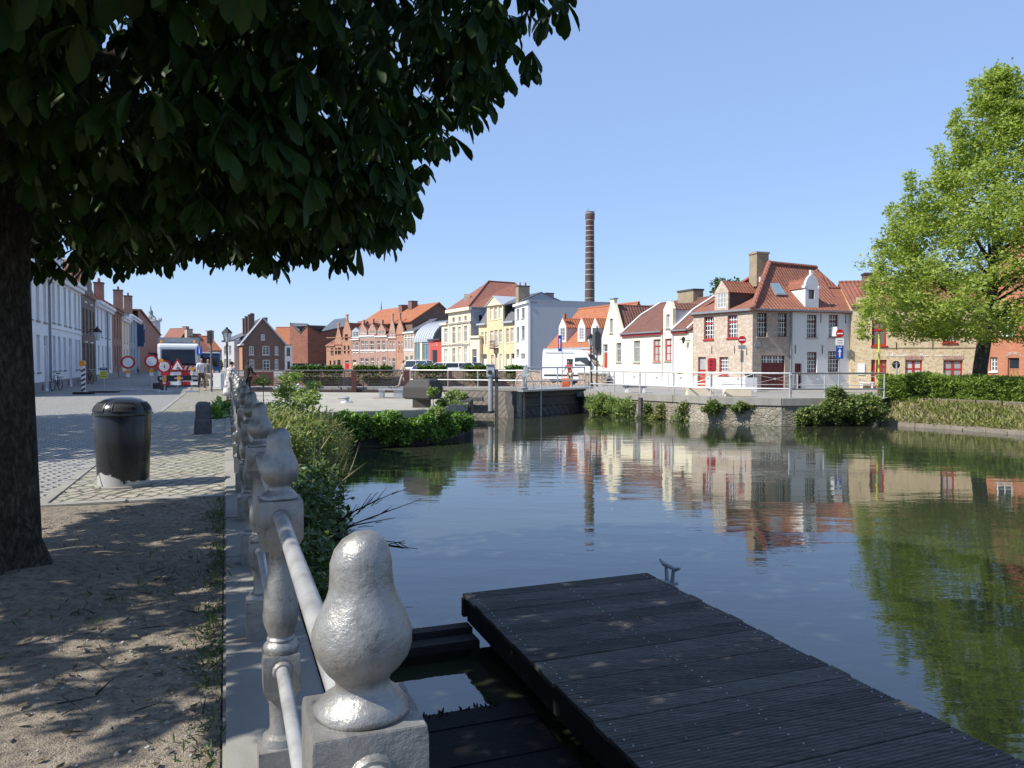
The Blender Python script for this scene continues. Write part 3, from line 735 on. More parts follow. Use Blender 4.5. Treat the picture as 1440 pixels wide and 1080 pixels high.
# ---------------------------------------------------------------- pontoon
def build_pontoon():
    z = -.70; r0 = uv(4, 3.28, WZ); root = thing('pontoon', 'dark weathered timber pontoon deck with grooved boards', 'pontoon', r0)
    M0 = Matrix.Translation(uv(0, 0)) 
    Rz = Matrix.Rotation(UANG, 4, 'Z')
    u1, u0, va, vb = 7.42, -1.2, 2.22, 4.36
    w_ = .213; n = int((u1 - u0) / w_)
    dk = MB()
    for i in range(n):
        ub = u1 - i * w_; ua = ub - w_ + .012
        ja, jb = rnd.uniform(-.012, .012), rnd.uniform(-.012, .012); dz = rnd.uniform(-.005, .004); tl = rnd.uniform(-.003, .003)
        # grooved cross-section along v: 6 ridges
        prof = []; k = 6; g = (ub - ua) / k
        for q in range(k):
            a = ua + q * g
            prof += [(a, -.008), (a + g * .18, 0), (a + g * .78, 0), (a + g, -.008)]
        pr = [(ua, -.034)] + prof + [(ub, -.034)]
        A = [uv(a, va + ja, z + dz + h - tl) for a, h in pr]; B = [uv(a, vb + jb, z + dz + h + tl) for a, h in pr]
        nn = len(pr)
        dk.add(A + B, [(j, j + 1, nn + j + 1, nn + j) for j in range(nn - 1)] + [(nn - 1, 0, nn, 2 * nn - 1), tuple(range(nn)), tuple(range(2 * nn - 1, nn - 1, -1))])
    dk.build('deck', 'deck_wood', root)
    fr = MB()
    def ub(ua, ub_, va_, vb_, z0, z1, mb):
        c0 = uv((ua + ub_) / 2, (va_ + vb_) / 2); Mx = Matrix.Translation(c0) @ Rz
        mb.box(-(vb_ - va_) / 2, (vb_ - va_) / 2, -(ub_ - ua) / 2, (ub_ - ua) / 2, z0, z1, Mx)
    for v in (va + .03, 3.25, vb - .13): ub(u0, u1 - .09, v, v + .1, z - .26, z - .037, fr)
    fr.build('frame', 'beam_timber', root)
    sk = MB(); ub(u1 - .085, u1 - .02, va - .01, vb - .02, z - .22, z - .04, sk); sk.build('fascia', 'beam_timber', root)
    for uu in (.6, 3.4, 6.2):
        f = MB(); ub(uu - .5, uu + .5, va + .22, vb - .22, WZ - .3, z - .262, f); f.build('float', 'black_timber', root, bev=.03)
    cl = MB(); cc = uv(7.12, 4.47)
    Mx = Matrix.Translation((cc.x, cc.y, z)) @ Rz
    cl.box(-.13, .05, -.09, .09, -.05, -.02, Mx)
    for s in (-1, 1): cl.tube(Mx @ Vector((0, s * .05, -.03)), Mx @ Vector((0, s * .075, .12)), .022, .018, 8)
    cl.path([Mx @ Vector(p) for p in ((0, -.20, .165), (0, -.12, .132), (0, .12, .132), (0, .20, .165))], [.012, .024, .024, .012], 8)
    cl.build('cleat', 'zinc', root, smooth=True)
    # gangway beams from the quay
    g = thing('gangway', 'black timber gangway beams joining the quay to the far end of the pontoon', 'gangway', uv(6.5, 1.3, WZ))
    b1 = MB(); ub(6.98, 7.14, .43, 2.20, -1.3, -.90, b1); b1.build('beam', 'beam_timber', g, bev=.012)
    b2 = MB(); ub(6.76, 6.96, .43, 2.20, -1.3, -.95, b2); b2.build('beam', 'beam_timber', g, bev=.012)
    b3 = MB(); ub(6.74, 6.755, .6, 2.1, -1.3, -1.02, b3); b3.build('crossbar', 'black_timber', g)
    h = thing('landing_stage', 'black timber landing stage between the near railing post and the pontoon', 'landing stage', uv(4, 1.3, WZ))
    d = MB()
    for i in range(14):
        ue = 5.60 - i * .26
        ub(ue - .252 , ue, .44, 2.18 + rnd.uniform(-.02, .02), -1.08, -1.035 + rnd.uniform(-.006, .006), d)
    d.build('deck', 'black_timber', h)
    e = MB(); ub(1.9, 5.55, .5, .62, -1.4, -1.085, e); ub(1.9, 5.55, 2.0, 2.12, -1.4, -1.085, e); e.build('frame', 'black_timber', h)
    ms = MB()
    for i in range(60):
        q = uv(5.58 + rnd.uniform(-.03, .05), rnd.uniform(.5, 2.1), -1.04)
        ms.tube(q, q + Vector((rnd.uniform(-.02, .02), rnd.uniform(-.02, .02), rnd.uniform(.01, .035))), .012, .004, 5)
    tag(ms.build('moss', 'black_timber', h), kind='stuff')
    st = MB(); q = uv(5.50, 1.15, -1.04); st.tube(q, q + Vector((.0, 0, .085)), .008, .007, 6); st.build('peg', 'black_timber', h)
    sw = MB()
    for i in range(n):
        for v in (va + .08, 3.30, vb - .08):
            for k in (.3, .7):
                q = uv(u1 - (i + k) * w_, v + rnd.uniform(-.01, .01), z); sw.tube(q, q + Vector((0, 0, .004)), .006, .006, 6)
    tag(sw.build('screws', 'galvanised', root, uvs=False), kind='stuff')
    sg = np.stack([np.array(uv(rnd.uniform(.8, 7.3), rnd.uniform(2.3, 4.3), z + .008)) for _ in range(150)])
    V, Q = leaves(sg, np.full(len(sg), .022), aspect=.5); V[:, 2] = z + .004 + (V[:, 2] - z) * .15
    tag(np_mesh('leaf_litter', V, Q, 'straw'), kind='stuff')
build_pontoon()
# ---------------------------------------------------------------- horse chestnut
def palmate(C, nlf, L0, droop, mat, name, parent):
    """compound leaves: nlf obovate leaflets hanging from each hub C"""
    n = len(C); Vs = []; per = 9
    T = np.array([0, .30, .58, .78, .92, 1.0]); Wd = np.array([.014, .075, .15, .185, .125, 0.0])
    nt_ = len(T)
    rot0 = rng.random(n) * 2 * PI
    tilt = rng.normal(size=(n, 2)) * .25
    allV = []; Fq = []
    base = 0
    for k in range(nlf):
        a = rot0 + (k - (nlf - 1) / 2) * (2 * PI / (nlf + .8))
        rel = abs(k - (nlf - 1) / 2) / ((nlf - 1) / 2)
        L = L0 * (1.0 - .32 * rel) * (1 + .22 * rng.normal(size=n)).clip(.55, 1.45)
        el = -droop * (0.75 + .45 * rng.random(n)) + .1 * rng.normal(size=n)
        d = np.stack([np.cos(a) * np.cos(el) + tilt[:, 0], np.sin(a) * np.cos(el) + tilt[:, 1], np.sin(el)], 1); d = unit(d)
        s = unit(np.cross(d, np.array([0, 0, 1.0]) + rng.normal(size=(n, 3)) * .35)); u = np.cross(s, d)
        curl = (.18 + .25 * rng.random(n))
        rows = []
        for t, w_ in zip(T, Wd):
            mid = C + d * (L * t)[:, None] + np.array([0, 0, -1.0]) * (L * curl * t * t)[:, None]
            ww = (L * w_ * 1.15)[:, None]; up = u * ww * .45
            rows += [mid - s * ww + up, mid, mid + s * ww + up]
        V = np.stack(rows, 1)  # n, 18, 3
        allV.append(V.reshape(-1, 3))
        i = (np.arange(n) * (3 * nt_))[:, None, None] + base
        q = []
        for j in range(nt_ - 1):
            q += [[3 * j, 3 * j + 1, 3 * j + 4, 3 * j + 3], [3 * j + 1, 3 * j + 2, 3 * j + 5, 3 * j + 4]]
        Fq.append((i + np.array(q)[None]).reshape(-1, 4))
        base += n * 3 * nt_
    return np_mesh(name, np.concatenate(allV), np.concatenate(Fq), mat, parent)
def crown_r(z):
    return np.interp(z, [2.6, 2.9, 3.3, 3.63, 4.0, 4.4, 5.0, 5.8, 6.8, 8.0, 9.0, 9.6], [2.95, 3.12, 3.3, 3.45, 3.8, 4.45, 4.8, 4.75, 4.2, 3.1, 1.8, .5])
TC = Vector((-3.90, 5.58, 0))
def chestnut():
    root = thing('chestnut_tree', 'horse chestnut with thick dark trunk and low hanging crown over the dirt path', 'tree', TC)
    tr = MB()
    n = 28; prof = [(-.1, .62), (.05, .47), (.14, .40), (.32, .365), (.8, .345), (1.4, .335), (2.2, .34), (2.7, .36), (3.3, .30), (4.5, .2), (6.5, .10), (8.5, .03)]
    vs_, fs = [], []
    rs = random.Random(3); lob = [(rs.uniform(0, 6.28), rs.randint(3, 7), rs.uniform(.04, .10)) for _ in range(5)]
    for z, r in prof:
        for i in range(n):
            a = 2 * PI * i / n
            fl = sum(A * math.sin(k * a + p) for p, k, A in lob) * (1.1 if z < .2 else .5)
            rr = r * (1 + fl)
            vs_.append((TC.x + rr * math.cos(a) + .02 * math.sin(z * 1.7), TC.y + rr * math.sin(a), z))
    k = len(prof)
    fs = [(i * n + j, i * n + (j + 1) % n, (i + 1) * n + (j + 1) % n, (i + 1) * n + j) for i in range(k - 1) for j in range(n)] + [tuple(range((k - 1) * n, k * n))]
    tr.add(vs_, fs)
    trunk = tr.build('trunk', 'bark', root, smooth='all')
    tips = []
    for i in range(15):
        a = 2 * PI * i / 15 + rs.uniform(-.2, .2); z0 = rs.uniform(2.4, 5.2); R_ = rs.uniform(2.4, 3.7)
        z1 = z0 + rs.uniform(.5, 2.2)
        p = [TC + Vector((0, 0, z0))]
        for t in (.25, .5, .75, 1.0):
            p.append(TC + Vector((math.cos(a + .25 * t * rs.uniform(-1, 1)) * R_ * t, math.sin(a + .25 * t * rs.uniform(-1, 1)) * R_ * t, z0 + (z1 - z0) * t ** .7 + rs.uniform(-.1, .1))))
        b = MB(); b.path(p, [.11, .085, .06, .04, .015], 8)
        for q in (p[2], p[3], p[3]):
            e = q + Vector((rs.uniform(-1, 1), rs.uniform(-1, 1), rs.uniform(-.3, .6)))
            b.path([q, (q + e) / 2 + Vector((0, 0, .08)), e], [.03, .02, .006], 6)
        b.build('branch', 'bark', trunk, smooth='all')
    # crown: hubs spread through the volume, denser towards the outside, flat-clipped underneath
    pts = []
    while sum(len(p) for p in pts) < 7800:
        m = 20000
        z = 2.82 + 6.8 * rng.random(m) ** 1.25; a = rng.random(m) * 2 * PI
        lump = 1 + .035 * np.sin(3 * a + z * 2.1) + .03 * np.sin(5 * a - z * 3.3 + 1)
        f = rng.random(m) ** .38
        r = crown_r(z) * lump * f
        P = np.stack([TC.x + r * np.cos(a), TC.y + r * np.sin(a), z], 1)
        keep = rng.random(m) < (r / 4.4 + .05)
        # clumpy: thin the leaves out where a low-frequency noise is weak
        nz = np.sin(P[:, 0] * 2.3 + 1) * np.sin(P[:, 1] * 2.1 + 2) * np.sin(P[:, 2] * 2.6)
        keep &= (nz > -.25) | (rng.random(m) < .45)
        keep &= ~((P[:, 0] < -4.5) & (P[:, 1] < 3.6)) | (rng.random(m) < .5)  # crown thinned out of view so sun reaches the path
        pts.append(P[keep][:1500])
    C = np.concatenate(pts)[:7800]
    # low limbs reaching towards the viewer
    ext = in_blobs(900, [(-2.1, 2.6, 3.6, 1.6, 1.0, .75), (-1.3, 3.3, 4.1, 1.2, 1.1, .7), (-2.7, 2.5, 3.3, 1.1, .8, .6)], .25)
    na = 120; aa = np.repeat(rng.random(na) * 2 * PI, 7); rr = np.repeat(crown_r(np.full(na, 2.8)) * rng.random(na) ** .4, 7); zl = np.repeat(2.60 + .34 * rng.random(na), 7); m7 = na * 7
    sk = np.stack([TC.x + rr * np.cos(aa) + .16 * rng.normal(size=m7), TC.y + rr * np.sin(aa) + .16 * rng.normal(size=m7), zl + .20 * np.abs(rng.normal(size=m7))], 1)
    C = np.concatenate([C, ext, sk])
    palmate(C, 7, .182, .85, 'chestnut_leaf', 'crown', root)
    m = MB()   # the limbs that carry the low leaves
    for e in ((-2.1, 2.6, 3.7), (-.95, 3.3, 4.1), (-3.2, 2.0, 3.4)):
        m.path([TC + Vector((0, 0, 2.9)), (TC + Vector(e)) / 2 + Vector((0, 0, 1.95)), Vector(e)], [.1, .06, .02], 8)
    m.build('branch', 'bark', trunk, smooth='all')
    return root
ct = chestnut()
c2 = copy_tree(ct); c2.location = (-16.0, 16.0, 1.7); c2.rotation_euler = (0, 0, 2.1); c2.scale = (1.35, 1.35, 1.0)
for ch in c2.children:
    if ch.name.startswith('trunk'): ch.location.z = -1.7; ch.scale.z = 1.25
tag(c2, 'horse chestnut on the square left of the road, outside the picture', 'tree')
# ---------------------------------------------------------------- lime tree across the water
def lime():
    d = 34.5; base = pt(1377, d, -.15); S = d / F
    root = thing('lime_tree', 'tall light green lime tree behind the clipped hedge', 'tree', base)
    cx = pt(1398, d).x
    ys = [98, 112, 150, 190, 240, 300, 350, 395, 430, 458, 476]
    rr = np.array([.05, .1, .5, 1.25, 2.3, 3.7, 4.5, 5.1, 5.2, 4.3, 2.7])
    zs = np.array([zz(y, d) for y in ys])
    R_ = lambda z: np.interp(z, zs[::-1], rr[::-1])
    tr = MB(); tr.path([base + Vector((0, 0, -.2)), base + Vector((0, 0, .3)), base + Vector((.05, 0, 1.5)), base + Vector((.25, 0, 3.0)), base + Vector((.6, 0, 5.5)), base + Vector((.7, 0, 9)), base + Vector((.8, 0, 13))], [.42, .33, .29, .28, .2, .12, .03], 14)
    trunk = tr.build('trunk', 'bark', root, smooth='all')
    cl = []
    rs = random.Random(8)
    for i in range(34):
        a = 2 * PI * rs.random(); z0 = rs.uniform(2.6, 9.5); R1 = float(R_(min(z0 + 2.2, 14))) * rs.uniform(.75, 1.0)
        p0 = base + Vector((.25 + z0 * .04, 0, z0)); p2 = Vector((cx + math.cos(a) * R1, d + math.sin(a) * R1, z0 + rs.uniform(.3, 2.6)))
        b = MB(); b.path([p0, (p0 * .45 + p2 * .55) + Vector((0, 0, .5)), p2], [.09, .05, .012], 6); b.build('branch', 'bark', trunk, smooth='all')
    # leaf clumps: outer shell in tiers + upright leaders
    m = 1500
    z = zs[-1] + (zs[0] - zs[-1]) * rng.random(m) ** 1.1; a = rng.random(m) * 2 * PI
    f = .45 + .55 * rng.random(m) ** .55
    lump = 1 + .10 * np.sin(4 * a + z * 1.3) + .08 * np.sin(7 * a - z * 2.0)
    r = R_(z) * f * lump
    P = np.stack([cx + r * np.cos(a), d + r * np.sin(a), z], 1)
    keep = rng.random(m) < (.25 + r / 6.0)
    P = P[keep]
    lead = []
    for px, py in ((1372, 108), (1395, 100), (1437, 104), (1425, 140), (1352, 165), (1322, 200), (1277, 238), (1300, 250), (1255, 282), (1240, 330), (1345, 150), (1410, 125), (1450, 110), (1470, 170), (1225, 385), (1216, 420)):
        for k in range(6): lead.append(tuple(at(px + rs.uniform(-4, 4), py + 9 * k + 8, d + rs.uniform(-1.5, 1.5))))
    P = np.concatenate([P, np.array(lead)])
    nl = 105
    off = unit(rng.normal(size=(len(P) * nl, 3))) * (rng.random((len(P) * nl, 1)) ** .5)
    sz = .45 + .35 * rng.random(len(P)); sz[-len(lead):] = .33; sz = np.repeat(sz, nl)[:, None]
    C = np.repeat(P, nl, 0) + off * sz * np.array([1.15, 1.15, .62])
    V, Q = leaves(C, np.full(len(C), .125), up=.05, aspect=.72)
    np_mesh('crown', V, Q, 'lime_leaf', root)
lime()
def small_tree(name, label, px, d, ytop, ybase, wpx, mat, n=2500, ls=.3, trunk_r=.15):
    base = pt(px, d); zt = zz(ytop, d); zb = zz(ybase, d); r = wpx / 2 * d / F
    root = thing(name, label, 'tree', base)
    t = MB(); t.path([base, base + Vector((.1, 0, zb)), base + Vector((0, 0, zt * .8))], [trunk_r, trunk_r * .8, trunk_r * .2], 8); t.build('trunk', 'bark', root)
    bl = []
    for i in range(9):
        a = rnd.uniform(0, 6.28); f = rnd.uniform(.2, .75)
        bl.append((base.x + math.cos(a) * r * f, d + math.sin(a) * r * f, zb + (zt - zb) * rnd.uniform(.2, .85), r * .5, r * .5, (zt - zb) * .22))
    C = in_blobs(n, bl, .3)
    V, Q = leaves(C, np.full(n, ls), aspect=.7); np_mesh('crown', V, Q, mat, root)
# ---------------------------------------------------------------- hedge and bank growth
def hedge():
    path = [pt(1240, 35.7), pt(1290, 34.9), pt(1340, 34.0), pt(1390, 32.8), pt(1440, 31.4), pt(1520, 29.4), pt(1640, 26.6)]
    root = thing('hedge', 'low clipped yew hedge along the bank in front of the lime tree', 'hedge', path[2] + Vector((0, 0, -.3)))
    nc = 1500; seg = rng.random(nc) * (len(path) - 1); i = seg.astype(int); t = (seg - i)[:, None]
    A = np.array(path)[i]; B = np.array(path)[i + 1]; P = A + (B - A) * t
    top = rng.random(nc) < .45; u = rng.random(nc)
    h = .93 + .05 * np.sin(P[:, 0] * 2.1) + .05 * np.sin(P[:, 0] * 5.3 + P[:, 1])
    z = np.where(top, h, -.22 + (h + .2) * u); dep = np.where(top, -.45 + 1.45 * rng.random(nc), -.55 + .28 * (1 - u) + .12 * rng.normal(size=nc))
    P[:, 0] += dep * .35; P[:, 1] += dep * .94; P[:, 2] = z
    nl = 42; n = nc * nl
    C = np.repeat(P, nl, 0) + unit(rng.normal(size=(n, 3))) * (rng.random((n, 1)) ** .6) * np.array([.34, .26, .10])
    C[:, 2] -= .35 * np.abs(C[:, 0] - np.repeat(P[:, 0], nl)) * .3
    V, Q = leaves(C, np.full(n, .12), up=.35, aspect=.26); np_mesh('foliage', V, Q, 'yew_leaf', root)
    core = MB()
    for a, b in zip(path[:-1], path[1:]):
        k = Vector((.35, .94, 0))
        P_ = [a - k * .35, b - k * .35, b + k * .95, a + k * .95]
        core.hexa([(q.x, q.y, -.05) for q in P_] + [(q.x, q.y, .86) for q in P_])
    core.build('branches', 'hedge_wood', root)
    st = MB()
    for k in range(26):
        a = rnd.random() * 5.99; j = int(a); q = path[j].lerp(path[j + 1], a - j); q = q + Vector((.35, .94, 0)) * rnd.uniform(-.2, .5)
        st.tube((q.x, q.y, -.5), (q.x + rnd.uniform(-.1, .1), q.y, .1), .03, .02, 6)
    st.build('stem', 'bark', root)
    wl = MB(); off = Vector((.35, .94, 0)) * -.1
    for a, b in zip(path[:-1], path[1:]):
        a, b = a + off, b + off
        d_ = (b - a).normalized(); nn = Vector((-d_.y, d_.x, 0))
        P_ = [a - nn * .08, b - nn * .08, b + nn * .08, a + nn * .08]
        wl.hexa([(q.x, q.y, -.6) for q in P_] + [(q.x, q.y, -.08) for q in P_])
    tag(wl.build('low_wall', 'street_brick'), 'low brick wall at the foot of the clipped hedge', 'wall')
hedge()
def bank_grass():
    e = np.array([pt(1241, 33.3), pt(1290, 32.0), pt(1340, 30.9), pt(1390, 29.8), pt(1440, 28.6), pt(1560, 25.4), pt(1700, 22.0)])
    n = 24000
    s = rng.random(n) * (len(e) - 1); i = s.astype(int); t = (s - i)[:, None]; P = e[i] + (e[i + 1] - e[i]) * t
    k = rng.random(n) ** .8; P[:, 0] += k * .35 * 3.0; P[:, 1] += k * .94 * 3.0; P[:, 2] = WZ + .1 + k ** .8 * .8
    sel = rng.random(n)
    pat = np.sin(P[:, 0] * 1.7 + 1) + np.sin(P[:, 0] * 4.1 + k * 5); dry = sel + .16 * pat < (.44 - .26 * np.clip(s / 4, 0, 1))
    for nm, mk, mt, L in (('dry_grass', dry, 'straw', .17), ('bank_weeds', ~dry, 'weed_leaf', .17)):
        q = P[mk]; V, Q = leaves(q, L * (.5 + rng.random(len(q))), up=.75, aspect=.2); tag(np_mesh(nm, V, Q, mt), kind='stuff')
bank_grass()
# ---------------------------------------------------------------- shrubs on the quays
def shrub(name, label, blobs, n, ls, mat, cat='shrub', aspect=.6, up=.2, shell=.25, twigs=None, group=None, extra=None):
    b = np.array(blobs); base = (float(b[:, 0].mean()), float(b[:, 1].mean()), float((b[:, 2] - b[:, 5]).min()))
    root = thing(name, label, cat, base, group)
    C = in_blobs(n, blobs, shell)
    r_ = b[:, 3].mean(); C += r_ * (.16 * np.sin(C[:, [1, 2, 0]] * 4.3 / r_ ** .5) + .13 * np.sin(C[:, [2, 0, 1]] * 9.7 / r_ ** .5 + 1.3)) + .07 * r_ * rng.normal(size=C.shape)
    V, Q = leaves(C, np.full(n, ls), up=up, aspect=aspect); np_mesh('foliage', V, Q, mat, root)
    m = MB()
    for q in blobs:
        for k in range(5):
            e = (q[0] + rnd.uniform(-.6, .6) * q[3], q[1] + rnd.uniform(-.6, .6) * q[4], q[2] + rnd.uniform(.1, .8) * q[5])
            s = (q[0] + rnd.uniform(-.2, .2), q[1] + rnd.uniform(-.2, .2), q[2] - q[5] * .95)
            m.path([s, ((s[0] + e[0]) / 2 + .05, (s[1] + e[1]) / 2, (s[2] + e[2]) / 2 + .05), e], [.02, .014, .005], 5)
    if twigs: 
        for tw in twigs: m.path(tw[0], tw[1], 5)
    m.build('stem', 'bark', root)
    if extra: extra(root)
    return root
def blob(u, v, z, a, b, c): p = uv(u, v, z); return (p.x, p.y, p.z, a, b, c)
def twigset(p0, ends):
    out = []
    for e in ends:
        a, b = Vector(p0), Vector(e); mid = a.lerp(b, .5) + Vector((rnd.uniform(-.03, .03), 0, rnd.uniform(0, .08)))
        out.append(([a, mid, b], [.014, .010, .004]))
        for k in range(5):
            t = rnd.uniform(.3, .95); s = a.lerp(b, t); q = s + (b - a) * rnd.uniform(.08, .22) + Vector((0, 0, rnd.uniform(-.10, .14)))
            out.append(([s, s.lerp(q, .5), q], [.007, .005, .003]))
    return out
p0 = uv(10.4, 1.1, -.7)
tw = twigset(p0, [at(560, 690, 10.4), at(592, 702, 10.9), at(556, 728, 9.9), at(588, 772, 9.2), at(570, 764, 9.0), at(535, 700, 9.8)])
shrub('bramble_bush', 'dark bramble bush hanging from the near quay wall with bare twigs over the water',
      [blob(7.4, .62, -.72, .35, .5, .36), blob(8.8, .75, -.62, .42, .6, .45), blob(10.2, .9, -.5, .5, .7, .55), blob(11.6, 1.0, -.45, .6, .8, .62)], 9000, .085, 'bramble_leaf', twigs=tw)
shrub('quay_bush', 'tall mixed green bush growing beside the railing above the brambles',
      [blob(12.4, .8, .0, .55, .7, .65), blob(13.6, 1.05, .1, .65, .8, .72), blob(12.2, 1.05, -.6, .55, .6, .45), blob(14.6, 1.3, -.4, .65, .8, .6)], 11000, .09, 'bush_leaf', aspect=.4, up=.35)
shrub('weed_clump', 'yellow green weeds with dry seed heads at the water end of the bush',
      [blob(14.4, 1.5, -.1, .5, .6, .75), blob(15.4, 1.75, -.15, .55, .7, .7), blob(13.6, 1.0, .3, .45, .5, .45), blob(12.4, .85, .2, .4, .5, .4), blob(16.4, 1.9, -.2, .5, .7, .6)], 8500, .13, 'weed_leaf', aspect=.2, up=.7)
shrub('quay_bush', 'pale leaved bush between the railing and the lock island',
      [blob(16.2, 1.0, -.1, .7, .9, .65), blob(17.8, 1.2, -.1, .8, 1.0, .65), blob(19.6, 1.2, -.1, .8, 1.0, .6), blob(21.5, 1.4, -.15, .9, 1.1, .5)], 8500, .10, 'bush_leaf', aspect=.45, up=.3)
def umbels(root):
    for k in range(9):
        u, v = rnd.uniform(14.2, 19.0), rnd.uniform(.75, 1.9); h = rnd.uniform(.75, 1.3)
        q = uv(u, v, h); s = MB(); s.path([uv(u, v, -.4), uv(u + .03, v, h * .5), q], [.018, .014, .008], 6)
        for j in range(9):
            e = q + Vector((rnd.uniform(-.2, .2), rnd.uniform(-.2, .2), rnd.uniform(.02, .12))); s.path([q, e], [.005, .003], 4)
        st = s.build('flower_stalk', 'bush_leaf', root)
        C = in_blobs(230, [(q.x, q.y, q.z + .06, .20, .20, .11)], .2)
        V, Q = leaves(C, np.full(len(C), .06), aspect=.7); np_mesh('flower_head', V, Q, 'umbel_leaf', st)
shrub('umbel_plant', 'tall pale green umbel plants rising above the quay bushes', [blob(15.5, 1.1, .2, .8, .6, .5), blob(17.3, 1.1, .25, .8, .6, .5)], 2600, .15, 'umbel_leaf', cat='plant', aspect=.35, extra=umbels)
def stalks():
    n = 260; u = 11.5 + 8 * rng.random(n); v = .55 + 1.3 * rng.random(n); z = -.5 + .5 * rng.random(n)
    C = np.stack([u * UX + v * UY, u * UY - v * UX, z], 1)
    V, Q = leaves(C, np.full(n, .6), up=2.0, aspect=.024); tag(np_mesh('tall_grass', V, Q, 'straw'), kind='stuff')
stalks()
def ivy_pts():
    bl = []
    ri = random.Random(21)
    for k in range(44):
        px = 455 + 200 * (k + ri.random()) / 44; py = ri.choice((590, 597, 604, 611)) + ri.uniform(-4, 4); s = ri.uniform(.2, .42)
        d = np.interp(px, [445, 600, 660], [23.6, 25.2, 28.2]) - .15; p = at(px, py, d); bl.append((p.x, p.y, min(p.z, -.22), s * .95, s * .7, s * .76))
    return bl
shrub('ivy', 'bright green ivy curtain covering the lock island wall', ivy_pts(), 32000, .085, 'ivy_leaf', aspect=.75, up=.1, shell=.5)
def ang(root):
    for px, py, d, h in ((609, 566, 25.8, .72), (622, 575, 26.0, .35), (634, 566, 28, .5), (650, 560, 29.5, .4), (640, 556, 31, .45)):
        g = pt(px, d, -.1); q = g + Vector((0, 0, h)); s = MB(); s.path([g, q], [.02, .01], 6); st = s.build('flower_stalk', 'bush_leaf', root)
        C = in_blobs(260, [(q.x, q.y, q.z, .19, .19, .15)], .2)
        V, Q = leaves(C, np.full(len(C), .10), aspect=.7); np_mesh('flower_head', V, Q, 'umbel_leaf', st)
shrub('umbel_plant', 'yellow green umbel plants on the lock island beside the concrete block', [tuple(at(612, 580, 25.6)) + (.3, .3, .22), tuple(at(640, 570, 28.6)) + (.35, .3, .15)], 900, .10, 'umbel_leaf', cat='plant', extra=ang)
shrub('bush', 'leafy dark shrub at the quay foot below the one way sign', [tuple(at(px, py, 32.6)) + (r * .86, r * .7, r * .84) for px, py, r in ((1130, 588, .45), (1150, 584, .55), (1172, 578, .7), (1190, 572, .6), (1176, 556, .45), (1205, 580, .65), (1228, 578, .6), (1218, 566, .5))], 17000, .105, 'bush_leaf', aspect=.6)
shrub('bush', 'light green ferny plants at the lock end of the far quay wall', [tuple(at(px, py, np.interp(px, [830, 900], [40.2, 37.2]))) + (.6, .4, .55) for px, py in ((838, 568), (850, 572), (866, 574), (880, 578))], 7000, .15, 'umbel_leaf', aspect=.3, up=.7)
for px, r, s, mt, lb in ((912, .55, .16, 'bush_leaf', 'small green wall plant left of the bollard pile on the far quay wall'), (930, .5, .16, 'weed_leaf', 'yellowish wall plant on the far quay wall beside the timber pile'), (962, .6, .15, 'bush_leaf', 'wide green wall plant trailing to the water below the cream house'), (1003, .35, .14, 'bush_leaf', 'little tuft of green on the far quay wall below the letter box'), (1042, .25, .14, 'bush_leaf', 'tiny green sprout under the far quay coping')):
    d = np.interp(px, [822, 900, 1000, 1100], [41, 37.5, 34.1, 32.8]) - .15
    shrub('wall_plant', lb, [tuple(at(px, 582 if r > .4 else 572, d)) + (r * .75, .22, r * 1.05), tuple(at(px + 9, 577 if r > .4 else 573, d)) + (r * .8, .16, r * .5), tuple(at(px - 10, 589 if r > .4 else 575, d)) + (r * .6, .16, r * .45), tuple(at(px + 18, 588 if r > .4 else 569, d)) + (r * .5, .14, r * .4)], 2200, s * .65, mt, cat='plant', aspect=.5, up=.1)
shrub('weed_patch', 'broad leaved green weed growing between the bollard and the railing', [tuple(gr(312, 584) + Vector((0, 0, .12))) + (.5, .4, .22), tuple(gr(302, 588) + Vector((0, 0, .06))) + (.4, .3, .14)], 420, .2, 'ivy_leaf', cat='plant', aspect=.6)
